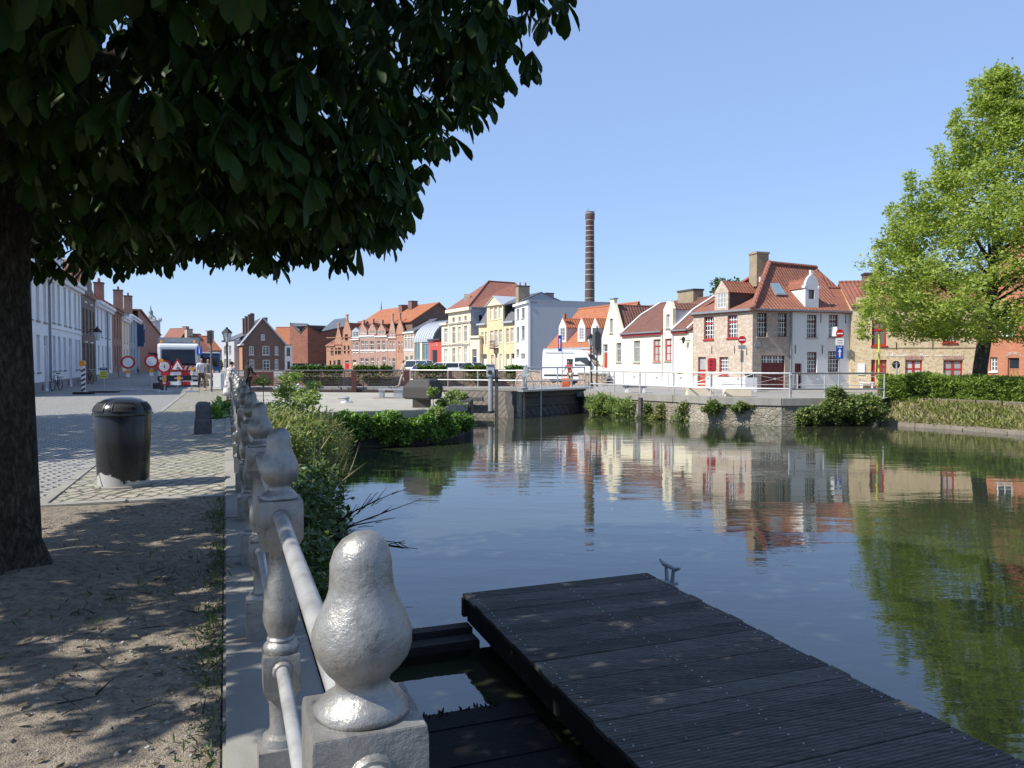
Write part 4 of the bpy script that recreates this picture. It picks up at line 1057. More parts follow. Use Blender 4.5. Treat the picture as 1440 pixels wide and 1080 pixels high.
# ---- grass along the kerb and litter on the dirt
def tufts():
    n = 3000
    u = -3 + 13 * rng.random(n) ** .9; u[n // 2:] = 2.2 + 7.6 * rng.random(n - n // 2); v = -.05 - np.abs(rng.normal(size=n)) * .07
    cl = np.sin(u * 3.1) + np.sin(u * 7.3 + 1) + rng.normal(size=n) * .5
    k = cl > -.5; u, v = u[k], v[k]
    P = np.stack([u * UX + v * UY, u * UY - v * UX, np.full(len(u), .01)], 1)
    m2 = 1600; a = rng.random(m2) * 2 * PI; r = .55 + np.abs(rng.normal(size=m2)) * .55
    Q2 = np.stack([TC.x + 1.15 * r * np.cos(a), TC.y + r * np.sin(a), np.full(m2, .03)], 1)
    m3 = 3600; uu = 9.75 - np.abs(rng.normal(size=m3)) * .9; vv = -2.2 - 2.2 * rng.random(m3); Q3 = np.stack([uu * UX + vv * UY, uu * UY - vv * UX, np.full(m3, .015)], 1)
    C = np.concatenate([P, Q2, Q3])
    V, Q = leaves(C, np.full(len(C), .055), up=.8, aspect=.13); tag(np_mesh('grass', V, Q, 'grass_blade'), kind='stuff')
    n = 5200; u = -4 + 13.8 * rng.random(n); v = -.06 - 5.5 * rng.random(n) ** 1.6
    C = np.stack([u * UX + v * UY, u * UY - v * UX, np.full(n, .034)], 1)
    V, Q = leaves(C, .028 + .035 * rng.random(n), up=0, aspect=.45); V[:, 2] = .03 + (V[:, 2] - .034) * .25 + .006
    tag(np_mesh('leaf_litter', V, Q, 'litter'), kind='stuff')
    m = MB()
    for k in range(150):
        u = rnd.uniform(1.5, 8); v = -.1 - 3.2 * rnd.random() ** 1.5; a = rnd.uniform(0, 3.1); L = rnd.uniform(.04, .2)
        q = uv(u, v, .036); m.tube(q, q + Vector((math.cos(a) * L, math.sin(a) * L, rnd.uniform(.0, .015))), rnd.uniform(.003, .007), .002, 5)
    tag(m.build('twigs', 'bark', uvs=False), kind='stuff')
    n = 2600
    u = 1 + 8.5 * rng.random(n); v = -.06 - 4.2 * rng.random(n); r = .004 + .012 * rng.random(n) ** 3
    C = np.stack([u * UX + v * UY, u * UY - v * UX, np.full(n, .028)], 1)
    O = np.array([(1, 0, 0), (0, 1, 0), (-1, 0, 0), (0, -1, 0), (0, 0, .7), (0, 0, -.7)]); T = np.array([(0, 1, 4), (1, 2, 4), (2, 3, 4), (3, 0, 4), (1, 0, 5), (2, 1, 5), (3, 2, 5), (0, 3, 5)])
    V = (C[:, None] + O[None] * (r[:, None, None] * (.7 + .6 * rng.random((n, 6, 1))))).reshape(-1, 3)
    Q = (np.arange(n)[:, None, None] * 6 + T[None]).reshape(-1, 3)
    tag(np_mesh('pebbles', V, Q, 'concrete'), kind='stuff')
tufts()
# ---------------------------------------------------------------- facade toolkit
class Fac:
    """a vertical wall plane: x along the wall (left to right from outside), y into the house, z up"""
    def __init__(s, root, A, B):
        s.root = root; s.A = Vector((A[0], A[1], 0)); d = Vector((B[0] - A[0], B[1] - A[1], 0)); s.w = d.length
        s.ex = d.normalized(); s.ey = Vector((-s.ex.y, s.ex.x, 0)); s.holes = []
    def p(s, x, y, z): return s.A + s.ex * x + s.ey * y + Vector((0, 0, z))
    def loc(s, px, py):
        r = ray(px, py); o = Vector((0, 0, EYE)); t = (s.A - o).dot(s.ey) / r.dot(s.ey); q = o + r * t
        return (q - s.A).dot(s.ex), q.z
    def xat(s, px, y):
        k = (px - 720) / F; o = s.A + s.ey * y; return (k * o.y - o.x) / (s.ex.x - k * s.ex.y)
    def rect(s, x0, y0, x1, y1):
        xm, ym = (x0 + x1) / 2, (y0 + y1) / 2
        return s.loc(x0, ym)[0], s.loc(x1, ym)[0], s.loc(xm, y1)[1], s.loc(xm, y0)[1]
    def box(s, m, x0, x1, y0, y1, z0, z1):
        return m.hexa([s.p(x0, y0, z0), s.p(x1, y0, z0), s.p(x1, y1, z0), s.p(x0, y1, z0), s.p(x0, y0, z1), s.p(x1, y0, z1), s.p(x1, y1, z1), s.p(x0, y1, z1)])
    def win(s, r, fm='white_paint', gm='glass', nx=2, nz=2, tr=0.0, rec=.10, fr=.055, bar=.028, sill='bluestone', name='window', parent=None, cut=True, proud=0.0, lintel=None, bm=None):
        x0, x1, z0, z1 = r
        if cut: s.holes.append((x0, x1, z0, z1))
        rec = rec - proud
        m = MB(); a, b = rec, rec + .06
        s.box(m, x0, x0 + fr, a, b, z0, z1); s.box(m, x1 - fr, x1, a, b, z0, z1)
        s.box(m, x0 + fr, x1 - fr, a, b, z0, z0 + fr); s.box(m, x0 + fr, x1 - fr, a, b, z1 - fr, z1)
        zt = z1 - (z1 - z0) * tr
        if tr: s.box(m, x0 + fr, x1 - fr, a - .004, b, zt - fr * .6, zt + fr * .6)
        fm_m = m
        if bm: m = MB()
        for i in range(1, nx):
            x = x0 + (x1 - x0) * i / nx; hb = bar * .5 * (1.5 if (nx == 2 or i * 2 == nx) else 1)
            s.box(m, x - hb, x + hb, a + .006, b - .006, z0 + fr, z1 - fr)
        for i in range(1, nz):
            z = z0 + (z1 - z0) * i / nz; s.box(m, x0 + fr, x1 - fr, a + .010, b - .010, z - bar * .5, z + bar * .5)
        o = fm_m.build(name, fm, parent or s.root)
        if bm: m.build('glazing_bar', bm, o)
        g = MB(); s.box(g, x0 + .01, x1 - .01, a + .032, a + .044, z0 + .01, z1 - .01); g.build('pane', gm, o)
        if sill:
            k = MB(); s.box(k, x0 - .06, x1 + .06, -.06 - proud, a - .002, z0 - .09, z0 - .004); k.build('sill', sill, o)
        if lintel:
            k = MB(); s.box(k, x0 - .1, x1 + .1, -.025, .02, z1 + .004, z1 + .2); k.build('lintel', lintel, o)
        return o
    def door(s, r, dm, tr=.2, gm='glass', fm='white_paint', glazed=0.0, rec=.12, parent=None, name='door'):
        x0, x1, z0, z1 = r; z0 = max(z0, .02); s.holes.append((x0, x1, z0, z1))
        zt = z1 - (z1 - z0) * tr
        m = MB(); s.box(m, x0 + .05, x1 - .05, rec, rec + .05, z0, zt - .03)
        n = 2
        for j in range(2):       # raised panels
            for i in range(n):
                xa = x0 + .1 + (x1 - x0 - .15) * i / n; xb = xa + (x1 - x0 - .15) / n - .06
                za = z0 + .12 + (zt - z0 - .15) * j / 2; zb = za + (zt - z0 - .2) / 2 - .05
                if xb > xa and zb > za: s.box(m, xa, xb, rec - .018, rec - .001, za, zb)
        o = m.build(name, dm, parent or s.root)
        f = MB(); s.box(f, x0, x0 + .048, rec - .02, rec + .06, z0, z1); s.box(f, x1 - .048, x1, rec - .02, rec + .06, z0, z1)
        s.box(f, x0 + .05, x1 - .05, rec - .02, rec + .06, z1 - .05, z1)
        if tr: s.box(f, x0 + .05, x1 - .05, rec - .02, rec + .06, zt - .028, zt + .03)
        f.build('frame', fm, o)
        if tr:
            g = MB(); s.box(g, x0 + .05, x1 - .05, rec + .01, rec + .02, zt + .032, z1 - .052); g.build('pane', gm, o)
        h = MB(); h.tube(s.p(x1 - .12, rec - .05, z0 + 1.0), s.p(x1 - .12, rec, z0 + 1.0), .02, .02, 6); h.build('handle', 'galvanised', o)
        return o
    def wall(s, out, mat, th=.22, name='wall', back=None, parent=None):
        """front sheet with the openings cut out, deep reveals"""
        outline = [Vector((x, z, 0)) for x, z in out]
        loops = [outline]; 
        for x0, x1, z0, z1 in s.holes: loops.append([Vector((x0, z0, 0)), Vector((x1, z0, 0)), Vector((x1, z1, 0)), Vector((x0, z1, 0))])
        m = MB(); tr = tessellate_polygon(loops); P = [p for l in loops for p in l]
        m.add([s.p(p.x, 0, p.y) for p in P], tr)
        for x0, x1, z0, z1 in s.holes:
            c = [(x0, z0), (x1, z0), (x1, z1), (x0, z1)]
            for i in range(4):
                a, b = c[i], c[(i + 1) % 4]; m.add([s.p(a[0], 0, a[1]), s.p(b[0], 0, b[1]), s.p(b[0], th, b[1]), s.p(a[0], th, a[1])], [(0, 1, 2, 3)])
        n = len(out)
        for i in range(n):       # thickness of the free edges
            a, b = out[i], out[(i + 1) % n]
            m.add([s.p(a[0], 0, a[1]), s.p(b[0], 0, b[1]), s.p(b[0], th, b[1]), s.p(a[0], th, a[1])], [(0, 1, 2, 3)])
        # dark inside so that nothing shines through
        if not s.holes or back is not False:
            m.add([s.p(x, th, z) for x, z in out], tessellate_polygon([outline]))
        return m.build(name, mat, parent or s.root, closed=False)
    def quad(s, pts, mat, name='wall', parent=None, th=.1):
        m = MB(); m.prism([s.p(*q) for q in pts], s.ey * th); return m.build(name, mat, parent or s.root)
    def part(s, name, mat, *boxes, parent=None, bev=0):
        for b in boxes:
            m = MB(); s.box(m, *b); o = m.build(name, mat, parent or s.root, bev=bev)
        return o
def sidewalls(f, depth, z1, mat, left=True, right=True, back=True, name='side_wall', gable=None):
    m = MB()
    if gable:   # (ridge y, ridge z)
        gy, gz = gable
        prof = [(.224, -.1), (depth, -.1), (depth, z1), (gy, gz), (.224, z1)]
    else: prof = [(.224, -.1), (depth, -.1), (depth, z1), (.224, z1)]
    if left: m.prism([f.p(0.002, y, z) for y, z in prof], f.ex * .2)
    if right: m.prism([f.p(f.w - .002, y, z) for y, z in prof], -f.ex * .2)
    if back: f.box(m, .205, f.w - .205, depth - .2, depth, -.1, z1)
    return m.build(name, mat, f.root)
def saddle(f, depth, ze, zr, mat, ov=.18, x0=0, x1=None, yr=None, th=.14, name='roof', ends=.05, parent=None):
    """roof with its ridge along the facade"""
    x1 = f.w if x1 is None else x1; yr = depth / 2 if yr is None else yr
    m = MB(); sl = (zr - ze) / yr; e = ze - sl * ov
    m.slab([f.p(x0 - ends, -ov, e), f.p(x1 + ends, -ov, e), f.p(x1 + ends, yr, zr), f.p(x0 - ends, yr, zr)], th)
    sb = (zr - ze) / (depth - yr)
    m.slab([f.p(x0 - ends, yr + .002, zr), f.p(x1 + ends, yr + .002, zr), f.p(x1 + ends, depth + ov, ze - sb * ov), f.p(x0 - ends, depth + ov, ze - sb * ov)], th)
    o = m.build(name, mat, parent or f.root)
    k = MB(); k.path([f.p(x0 - ends, yr, zr + .0), f.p(x1 + ends, yr, zr + .0)], .1, 8); k.build('ridge', mat, o)
    return o
def gable_roof(f, depth, xa, xb, za, xm, zm, mat, ov=.1, th=.12, y0=-.08, name='roof', parent=None):
    """roof with its ridge running away from the facade, over a gable xa..xb"""
    m = MB()
    sL = (zm - za) / (xm - xa); sR = (zm - za) / (xb - xm)
    m.slab([f.p(xa - ov, y0, za - sL * ov), f.p(xm, y0, zm), f.p(xm, depth, zm), f.p(xa - ov, depth, za - sL * ov)], th)
    m.slab([f.p(xm + .002, y0, zm), f.p(xb + ov, y0, za - sR * ov), f.p(xb + ov, depth, za - sR * ov), f.p(xm + .002, depth, zm)], th)
    return m.build(name, mat, parent or f.root)
def chimney(f, x, y, z0, z1, wx, wy, mat, pots=0, parent=None, cap='dark_concrete'):
    m = MB(); f.box(m, x - wx / 2, x + wx / 2, y - wy / 2, y + wy / 2, z0, z1)
    o = m.build('chimney', mat, parent or f.root)
    c = MB(); f.box(c, x - wx / 2 - .05, x + wx / 2 + .05, y - wy / 2 - .05, y + wy / 2 + .05, z1 + .002, z1 + .12); c.build('cap', cap, o)
    for i in range(pots):
        q = f.p(x - wx / 2 + wx * (i + .5) / pots, y, z1 + .12); t = MB(); t.tube(q, q + Vector((0, 0, .4)), .11, .09, 10); t.build('chimney_pot', 'orange_tile', o)
    return o
def dormer(f, xa, xb, zb, z1, zr, depth, y0, wm, rm, fm='white_paint', nx=2, nz=3, gable=True, gm='curtain_glass', cheek=None, rec=.03):
    """roof dormer: front xa..xb at y0, sill zb, eaves z1, ridge zr"""
    xm = (xa + xb) / 2
    F2 = Fac(f.root, f.p(xa, y0, 0), f.p(xb, y0, 0)); w_ = F2.w
    m = MB(); 
    out = [(0, zb), (w_, zb), (w_, z1), (w_ / 2, zr), (0, z1)] if gable else [(0, zb), (w_, zb), (w_, z1), (0, z1)]
    F2.holes = [(w_ * .16, w_ * .84, zb + .16, z1 - .1)]
    o = F2.wall(out, wm, .12, 'dormer')
    c = MB()
    for x in (.02, w_ - .10): F2.box(c, x, x + .08, .124, depth, zb, z1 - .02)
    c.build('cheek', cheek or wm, o)
    F2.holes = []
    g = MB(); a, b = w_ * .16, w_ * .84; za, zb2 = zb + .16, z1 - .1
    F2.box(g, a, a + .045, rec, rec + .05, za, zb2); F2.box(g, b - .045, b, rec, rec + .05, za, zb2); F2.box(g, a, b, rec + .002, rec + .048, za, za + .05); F2.box(g, a, b, rec + .002, rec + .048, zb2 - .05, zb2)
    for i in range(1, nx): F2.box(g, a + (b - a) * i / nx - .018, a + (b - a) * i / nx + .018, rec + .004, rec + .046, za, zb2)
    for i in range(1, nz): F2.box(g, a, b, rec + .006, rec + .044, za + (zb2 - za) * i / nz - .014, za + (zb2 - za) * i / nz + .014)
    g.build('window_frame', fm, o); p = MB(); F2.box(p, a, b, rec + .02, rec + .03, za, zb2); p.build('pane', gm, o)
    if gable: gable_roof(F2, depth, 0, w_, z1, w_ / 2, zr, rm, ov=.07, th=.07, y0=.02, parent=o)
    return o
H = lambda name, label, pa, da, pb, db, cat='house', group=None: Fac(thing(name, label, cat, pt(pa, da), group), pt(pa, da), pt(pb, db))
# ---------------------------------------------------------------- corner house
def corner_house():
    C = pt(1058, 43.5); L = pt(974.5, 47.6); Rr = pt(1201, 45.9); P12 = None
    root = thing('corner_house', 'corner house in worn pink brick with white right half under a hipped red tile roof', 'house', C)
    fl = Fac(root, L, C); fr = Fac(root, C, Rr)
    ze = zz(436, 43.5)
    xs = fr.loc(1112, 480)[0]
    RP = dict(fm='red_paint', gm='glass', nx=4, nz=5, sill='red_paint', bm='white_paint', bar=.035)
    for r in ((990, 445.5, 1003.5, 477), (1023, 443, 1037, 475)): fl.win(fl.rect(*r), tr=.3, **RP)
    fl.win(fl.rect(1011.5, 502, 1024, 527), **RP)
    fl.door(fl.rect(981.5, 502, 992.5, 543), 'door_red', tr=.45, gm='curtain_glass', fm='red_paint')
    fl.wall([(0, -.1), (fl.w, -.1), (fl.w, ze), (0, ze)], 'pink_brick')
    fl.part('plinth', 'plinth_white', (0, fl.rect(981.5, 502, 992.5, 543)[0] - .03, -.03, -.002, -.05, .72), (fl.rect(981.5, 502, 992.5, 543)[1] + .03, fl.w, -.03, -.002, -.05, .72))
    fl.part('gutter', 'zinc', (-.05, fl.w + .1, -.22, -.05, ze - .02, ze + .1))
    DK = dict(fm='maroon_paint', gm='dark_glass', nx=4, nz=5, bm='white_paint', bar=.03)
    for r in ((1065, 440, 1079, 473.5), (1094, 440.5, 1107, 473.5)): fr.win(fr.rect(*r), tr=.34, sill='shaded_brick', **DK)
    for r in ((1135, 442.5, 1149, 474.5), (1165.5, 442.5, 1179, 474.5)): fr.win(fr.rect(*r), tr=.3, sill='grey_plaster', **DK)
    for r in ((1135, 495, 1149, 524), (1164.5, 494, 1180, 523)): fr.win(fr.rect(*r), tr=.35, sill='grey_plaster', **DK)
    g = fr.rect(1070.5, 512, 1103.5, 548.5)
    gt = fr.rect(1070.5, 500, 1103.5, 511.5)
    fr.holes.append((g[0], g[1], .0, gt[3]))
    m = MB(); n = 7
    for i in range(n): fr.box(m, g[0] + (g[1] - g[0]) * i / n + .006, g[0] + (g[1] - g[0]) * (i + 1) / n - .006, .1, .15, .02, gt[2] - .02)
    gd = m.build('garage_door', 'maroon_paint', root)
    m = MB(); fr.box(m, g[0], g[1], .08, .16, gt[2] - .02, gt[2] + .05); fr.box(m, g[0], g[1], .08, .16, gt[3] - .04, gt[3]); fr.box(m, g[0], g[0] + .05, .082, .158, 0, gt[3]); fr.box(m, g[1] - .05, g[1], .082, .158, 0, gt[3])
    m.build('frame', 'maroon_paint', gd)
    m = MB()
    for i in range(1, 8): x = g[0] + (g[1] - g[0]) * i / 8; t = .05 if i % 2 == 0 else .016; fr.box(m, x - t, x + t, .085, .13, gt[2] + .052, gt[3] - .042)
    zc = (gt[2] + gt[3]) / 2; fr.box(m, g[0] + .05, g[1] - .05, .09, .125, zc - .02, zc + .02); m.build('glazing_bar', 'white_paint', gd)
    m = MB(); fr.box(m, g[0] + .05, g[1] - .05, .11, .12, gt[2] + .05, gt[3] - .04); m.build('pane', 'dark_glass', gd)
    fr.door(fr.rect(1117.5, 511, 1127.5, 549), 'maroon_paint', tr=0, fm='maroon_paint')
    # one pane stands open (upper right)
    m = MB(); q = fr.rect(1168, 460, 1175, 473); m.hexa([fr.p(x, y, z) for z in (q[2], q[3]) for x, y in ((q[0], -.02), (q[0] + .1, -.42), (q[0] + .13, -.41), (q[0] + .03, -.02))]); m.build('open_casement', 'white_paint', root)
    # wall split: brick part and white part share the plane
    hs = fr.holes
    fr.holes = [h for h in hs if h[1] < xs]; fr.wall([(0.0, -.1), (xs, -.1), (xs, ze), (0.0, ze)], 'shaded_brick')  # brick front greyed, its shade put into the colour
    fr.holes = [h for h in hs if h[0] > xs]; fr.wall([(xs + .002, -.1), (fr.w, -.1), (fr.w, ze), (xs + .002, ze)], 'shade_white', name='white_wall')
    fr.part('gutter', 'zinc', (-.1, fr.w, -.22, -.05, ze - .02, ze + .09))
    fr.part('downpipe', 'zinc', (xs - .05, xs + .04, -.09, -.006, .0, ze - .05))
    fr.part('wall_anchor', 'black_iron', *[(x, x + .03, -.03, -.004, z, z + .5) for x, z in ((fr.loc(1118, 490)[0], 2.1), (fr.loc(1156, 490)[0], 2.1), (fr.loc(1154, 440)[0], 3.9), (fr.loc(1189, 440)[0], 3.9))])
    fl.part('wall_anchor', 'black_iron', *[(x, x + .03, -.03, -.004, z, z + .45) for x, z in ((fl.loc(1001, 490)[0], 2.1), (fl.loc(1033, 490)[0], 2.1), (fl.loc(1050, 490)[0], 2.0))])
    q = fr.rect(1061, 483, 1069, 487.5); m = MB(); fr.box(m, q[0], q[1], -.03, -.004, q[2], q[3]); m.build('street_name_plate', 'blue_grey', root)
    # roof: main hip over the corner
    a = fl.p(-.15, -.18, ze + .02); b = Vector((C.x, C.y, ze + .02)) - (fl.ey + fr.ey).normalized() * .26
    c_ = fr.p(fr.w + .05, -.18, ze + .02)
    r0 = at(1082, 373, 47.0); r1 = at(1148, 373.5, 49.3); zr = (r0.z + r1.z) / 2; r0.z = r1.z = zr
    xr = fr.loc(1148, 480)[0]
    low = at(1170, 405, 48.6)
    lowe = fr.p(fr.w + 1.2, 2.6, low.z); lows = fr.p(fr.loc(1172, 480)[0] + .95, 2.6, low.z)
    ax = fl.p(-.15, 4.2, zr - .4)
    m = MB()
    m.slab([a, b, r0, fl.p(-.15, 5.4, zr - .9)], .12)
    rf = m.build('roof', 'rose_tile', root)
    m = MB(); e1 = fr.p(fr.loc(1182, 480)[0], -.18, ze + .02)
    m.slab([b, e1, r1, r0], .12); m.slab([e1, c_, lowe, lows], .12); m.slab([e1, lows, r1], .12)
    m.build('roof', 'red_tile', root)
    m = MB(); bk = fr.p(0, 7, ze); bk2 = fr.p(xr + 1, 7.5, ze)
    m.slab([r0, r1, bk2, bk], .12); m.slab([r1 + fr.ex * .01, lows, lowe, fr.p(fr.w, 5.6, ze)], .12); m.slab([fl.p(-.15, 5.4, zr - .9), r0, bk], .12); m.build('roof', 'red_tile', root)
    m = MB(); m.path([b + Vector((0, 0, .03)), r0 + Vector((0, 0, .05))], .16, 10); m.path([r0 + Vector((0, 0, .03)), r1 + Vector((0, 0, .03))], .12, 8); m.path([lows, lowe], .1, 8); m.path([r1, lows], .10, 8); m.build('ridge', 'rose_tile', rf)
    m = MB(); m.path([lows.lerp(r1, t) for t in (0, 1)], .1, 8)
    sidewalls(fr, 6.5, ze, 'shaded_brick', left=False)
    # chimney
    q = at(1067, 384, 47.2); fx, fy = (q - fr.A).dot(fr.ex), (q - fr.A).dot(fr.ey)
    chimney(fr, fx, fy, 6.2, zz(358, 47.2), .86, .75, 'yellow_grey_brick', cap='yellow_grey_brick')
    m = MB(); fr.box(m, fx - .3, fx + 1.0, fy - .55, fy - .42, 6.45, 6.75); m.build('flashing', 'white_plaster', root)
    # brick dormer on the left wing
    xa, xb = fl.loc(1003, 420)[0], fl.loc(1022, 420)[0]
    dormer(fl, xa, xb, ze + .12, zz(409, 45.5), zz(394, 45.5), 2.4, .12, 'pink_brick', 'red_tile', fm='white_paint', gm='curtain_glass', nx=3, nz=3, cheek='dark_concrete')
    # white shaped gable dormer on the right front
    xa, xb = fr.loc(1134, 420)[0], fr.loc(1153, 420)[0]
    F2 = Fac(root, fr.p(xa, .1, 0), fr.p(xb, .1, 0)); w_ = F2.w; z0, z1, z2 = ze + .1, zz(403, 44.6), zz(383, 44.6)
    wx0, wx1 = w_ * .25, w_ * .68
    F2.holes = [(wx0, wx1, zz(419.5, 44.6), zz(406.5, 44.6))]; hh = F2.holes[0]
    arc = [(w_ * .5 + w_ * .5 * math.cos(t), z1 + (z2 - z1) * .86 * math.sin(t)) for t in np.linspace(.05, PI - .05, 9)]
    arc[4] = (arc[4][0], z2)
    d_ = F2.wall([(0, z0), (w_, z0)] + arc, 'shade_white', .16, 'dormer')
    c2 = MB(); F2.box(c2, .01, .1, .164, 2.2, z0, z1); F2.box(c2, w_ - .1, w_ - .01, .164, 2.2, z0, z1); c2.build('cheek', 'white_plaster', d_)
    c2 = MB(); F2.box(c2, w_ / 2 - .09, w_ / 2 + .09, .02, .16, z2 - .04, z2 + .18); F2.box(c2, -.08, .05, -.03, .2, z1 - .05, z1 + .1); F2.box(c2, w_ - .05, w_ + .08, -.03, .2, z1 - .05, z1 + .1); c2.build('finial', 'white_plaster', d_)
    F2.holes = []; g = MB(); F2.box(g, hh[0], hh[0] + .06, .05, .1, hh[2], hh[3]); F2.box(g, hh[1] - .06, hh[1], .05, .1, hh[2], hh[3]); F2.box(g, hh[0] + .06, hh[1] - .06, .05, .1, hh[3] - .06, hh[3]); F2.box(g, hh[0] + .06, hh[1] - .06, .05, .1, hh[2], hh[2] + .05); g.build('window_frame', 'maroon_paint', d_)
    g = MB(); F2.box(g, hh[0], hh[1], .09, .1, hh[2], hh[3]); g.build('pane', 'glass', d_)
    gable_roof(F2, 2.6, 0, w_, z1, w_ / 2, z2 - .25, 'red_tile', ov=.06, th=.08, y0=.17, parent=d_)
    # roof window
    q0 = at(1106, 409, 45.7)
    n = Vector((0, 0, 1)); sl = (r0 - b); e = fr.ex; up = (r0 - fr.ex * (r0 - b).dot(fr.ex) - b); up = (fr.ey * (r0 - b).dot(fr.ey) + Vector((0, 0, zr - ze))).normalized(); nn = e.cross(up); nn = nn if nn.z > 0 else -nn
    x_, y_ = fr.loc(1108, 409)[0], 0
    t = (409 - 436) / (373.5 - 436); base = fr.p(x_ + .25, (r0 - b).dot(fr.ey) * t, ze + (zr - ze) * t) + nn * .0
    m = MB(); m.hexa([base + e * a_ + up * b_ + nn * c_ for c_ in (-.05, .07) for a_, b_ in ((-.36, -.5), (.36, -.5), (.36, .5), (-.36, .5))]); rw = m.build('roof_window', 'zinc', root)
    m = MB(); m.hexa([base + e * a_ + up * b_ + nn * c_ for c_ in (.06, .08) for a_, b_ in ((-.28, -.4), (.28, -.4), (.28, .4), (-.28, .4))]); m.build('pane', 'blue_glass', rw)
    # narrow passage front between this house and the yellow one
corner_house()
# ---------------------------------------------------------------- cream cottages
def cream():
    f = H('cream_cottage', 'low cream plastered cottage with brown tiled roof, red fascia and two white gables', 846, 59, 974, 47.62)
    r = f.root; ze = 3.62
    G1 = (f.loc(846, 500)[0], f.loc(874.5, 500)[0])
    pz = .78
    f.win(f.rect(866.7, 482, 873.8, 509.5), 'grey_plaster', 'curtain_glass', 2, 3, tr=.3, sill='coping')
    f.win(f.rect(891, 479, 900, 509.5), 'grey_plaster', 'curtain_glass', 2, 3, tr=.3, sill='coping')
    f.win(f.rect(918.5, 477, 929, 508.5), 'red_paint', 'curtain_glass', 2, 3, tr=.3, sill='coping')
    f.win(f.rect(935, 476, 946, 507.5), 'red_paint', 'curtain_glass', 2, 3, tr=.3, sill='coping')
    f.win(f.rect(857.2, 448, 862, 468.5), 'grey_plaster', 'curtain_glass', 2, 4, sill='coping')
    dr = f.rect(847.6, 484, 854.4, 536); f.door((dr[0], dr[1], .03, dr[3]), 'door_red', tr=.2)
    w1 = f.loc(942, 450)
    q = f.rect(936.8, 442, 941.8, 461.5); f.win(q, 'grey_plaster', 'curtain_glass', 3, 4, sill='coping')
    a0, a1 = 0, G1[1]; ax = f.loc(861, 430)[0]; az = f.loc(861, 427)[1]
    b0, b1, bx = f.loc(933, 440)[0], f.loc(946, 440)[0], f.loc(940.2, 430)[0]; bz = f.loc(940.2, 424)[1]; bs = f.loc(934, 435)[1]
    s1 = f.loc(848, 455)[1]
    # facade outline with both gables
    out = [(0, -.1), (f.w, -.1), (f.w, ze), (b1, ze), (b1, bs), (bx + .2, bz), (bx - .2, bz), (b0, bs), (b0, ze), (a1, ze), (a1, ze + .12), (ax + .28, az), (ax + .28, az + .32), (ax - .28, az + .32), (ax - .28, az), (0, ze - .2)]
    f.wall(out, 'cream_plaster', .25)
    sx = f.loc(874, 500)[0]
    f.part('plinth', 'plinth_white', (dr[1] + .02, f.w - .02, -.03, -.002, -.05, pz), (0.0, dr[0] - .02, -.03, -.002, -.05, pz))
    f.part('chimney_cap', 'zinc', (ax - .35, ax + .35, -.05, .32, az + .323, az + .40))
    f.part('fascia', 'red_paint', (a1 + .02, b0 - .02, -.16, -.003, ze - .2, ze - .0), (b1 + .02, f.w - .6, -.16, -.003, ze - .2, ze - .0))
    f.part('gutter', 'zinc', (a1 + .02, b0 - .02, -.26, -.165, ze - .05, ze + .05), (b1 + .02, f.w - .4, -.26, -.165, ze - .05, ze + .05))
    f.part('downpipe', 'plinth_white', (b0 - .12, b0 - .04, -.1, -.035, .5, ze - .2), (b1 + .06, b1 + .14, -.1, -.035, .8, ze - .2))
    q = f.rect(952, 520, 960, 525); f.part('vent_grille', 'white_paint', (q[0], q[1], -.06, -.032, q[2], q[3]))
    D = 6.2
    m = MB()
    for xa, xb in ((a1 + .05, b0 - .03), (b1 + .03, f.w)):
        m.slab([f.p(xa, -.2, ze), f.p(xb, -.2, ze), f.p(xb, 1.5, ze + 1.35), f.p(xa, 1.5, ze + 1.35)], .12)
    xb0 = .6
    m.slab([f.p(a1 + .05, 1.502, ze + 1.35), f.p(f.w, 1.502, ze + 1.35), f.p(f.w, 3.1, ze + 2.28), f.p(a1 + .05, 3.1, ze + 2.28)], .12)
    m.slab([f.p(b0 - .03, .3, ze + .4), f.p(b1 + .03, .3, ze + .4), f.p(b1 + .03, 1.5, ze + 1.34), f.p(b0 - .03, 1.5, ze + 1.34)], .1)
    m.slab([f.p(xb0, 3.102, ze + 2.28), f.p(f.w, 3.102, ze + 2.28), f.p(f.w, D + .1, ze), f.p(xb0, D + .1, ze)], .12)
    rf = m.build('roof', 'brown_tile', r)
    m = MB(); m.path([f.p(a1 + .05, 3.1, ze + 2.28), f.p(f.w, 3.1, ze + 2.28)], .09, 8); m.build('ridge', 'brown_tile', rf)
    # pale verge bands on the swept parts
    m = MB()
    for x in (a1 + .08, b1 + .1, f.w * .965): m.path([f.p(x, -.15, ze + .06), f.p(x, 1.5, ze + 1.42), f.p(x, 3.1, ze + 2.34)], .075, 6)
    m.build('verge', 'white_plaster', rf)
    gable_roof(f, 4.5, .0, a1, ze - .05, ax, az - .05, 'brown_tile', ov=.02, th=.1, y0=.26)
    gable_roof(f, 2.2, b0, b1, bs - .05, bx, bz - .08, 'brown_tile', ov=.0, th=.08, y0=.26)
    m = MB(); f.box(m, b0 + .01, b0 + .1, .255, 1.7, ze, bs - .1); f.box(m, b1 - .1, b1 - .01, .255, 1.7, ze, bs - .1); m.build('dormer_cheek', 'grey_plaster', r)
    sidewalls(f, D, ze - .15, 'cream_plaster')
    chimney(f, f.xat(970, 3.1), 3.1, 4.6, zz(404, 50.2), 1.9, .8, 'yellow_grey_brick', cap='dark_concrete')
    m = MB(); z = 2.95; q = f.p(f.w - .5, -.25, z); m.path([f.p(f.w - .3, 0, z), q, f.p(f.w - .8, -.5, z + .1)], .025, 6)
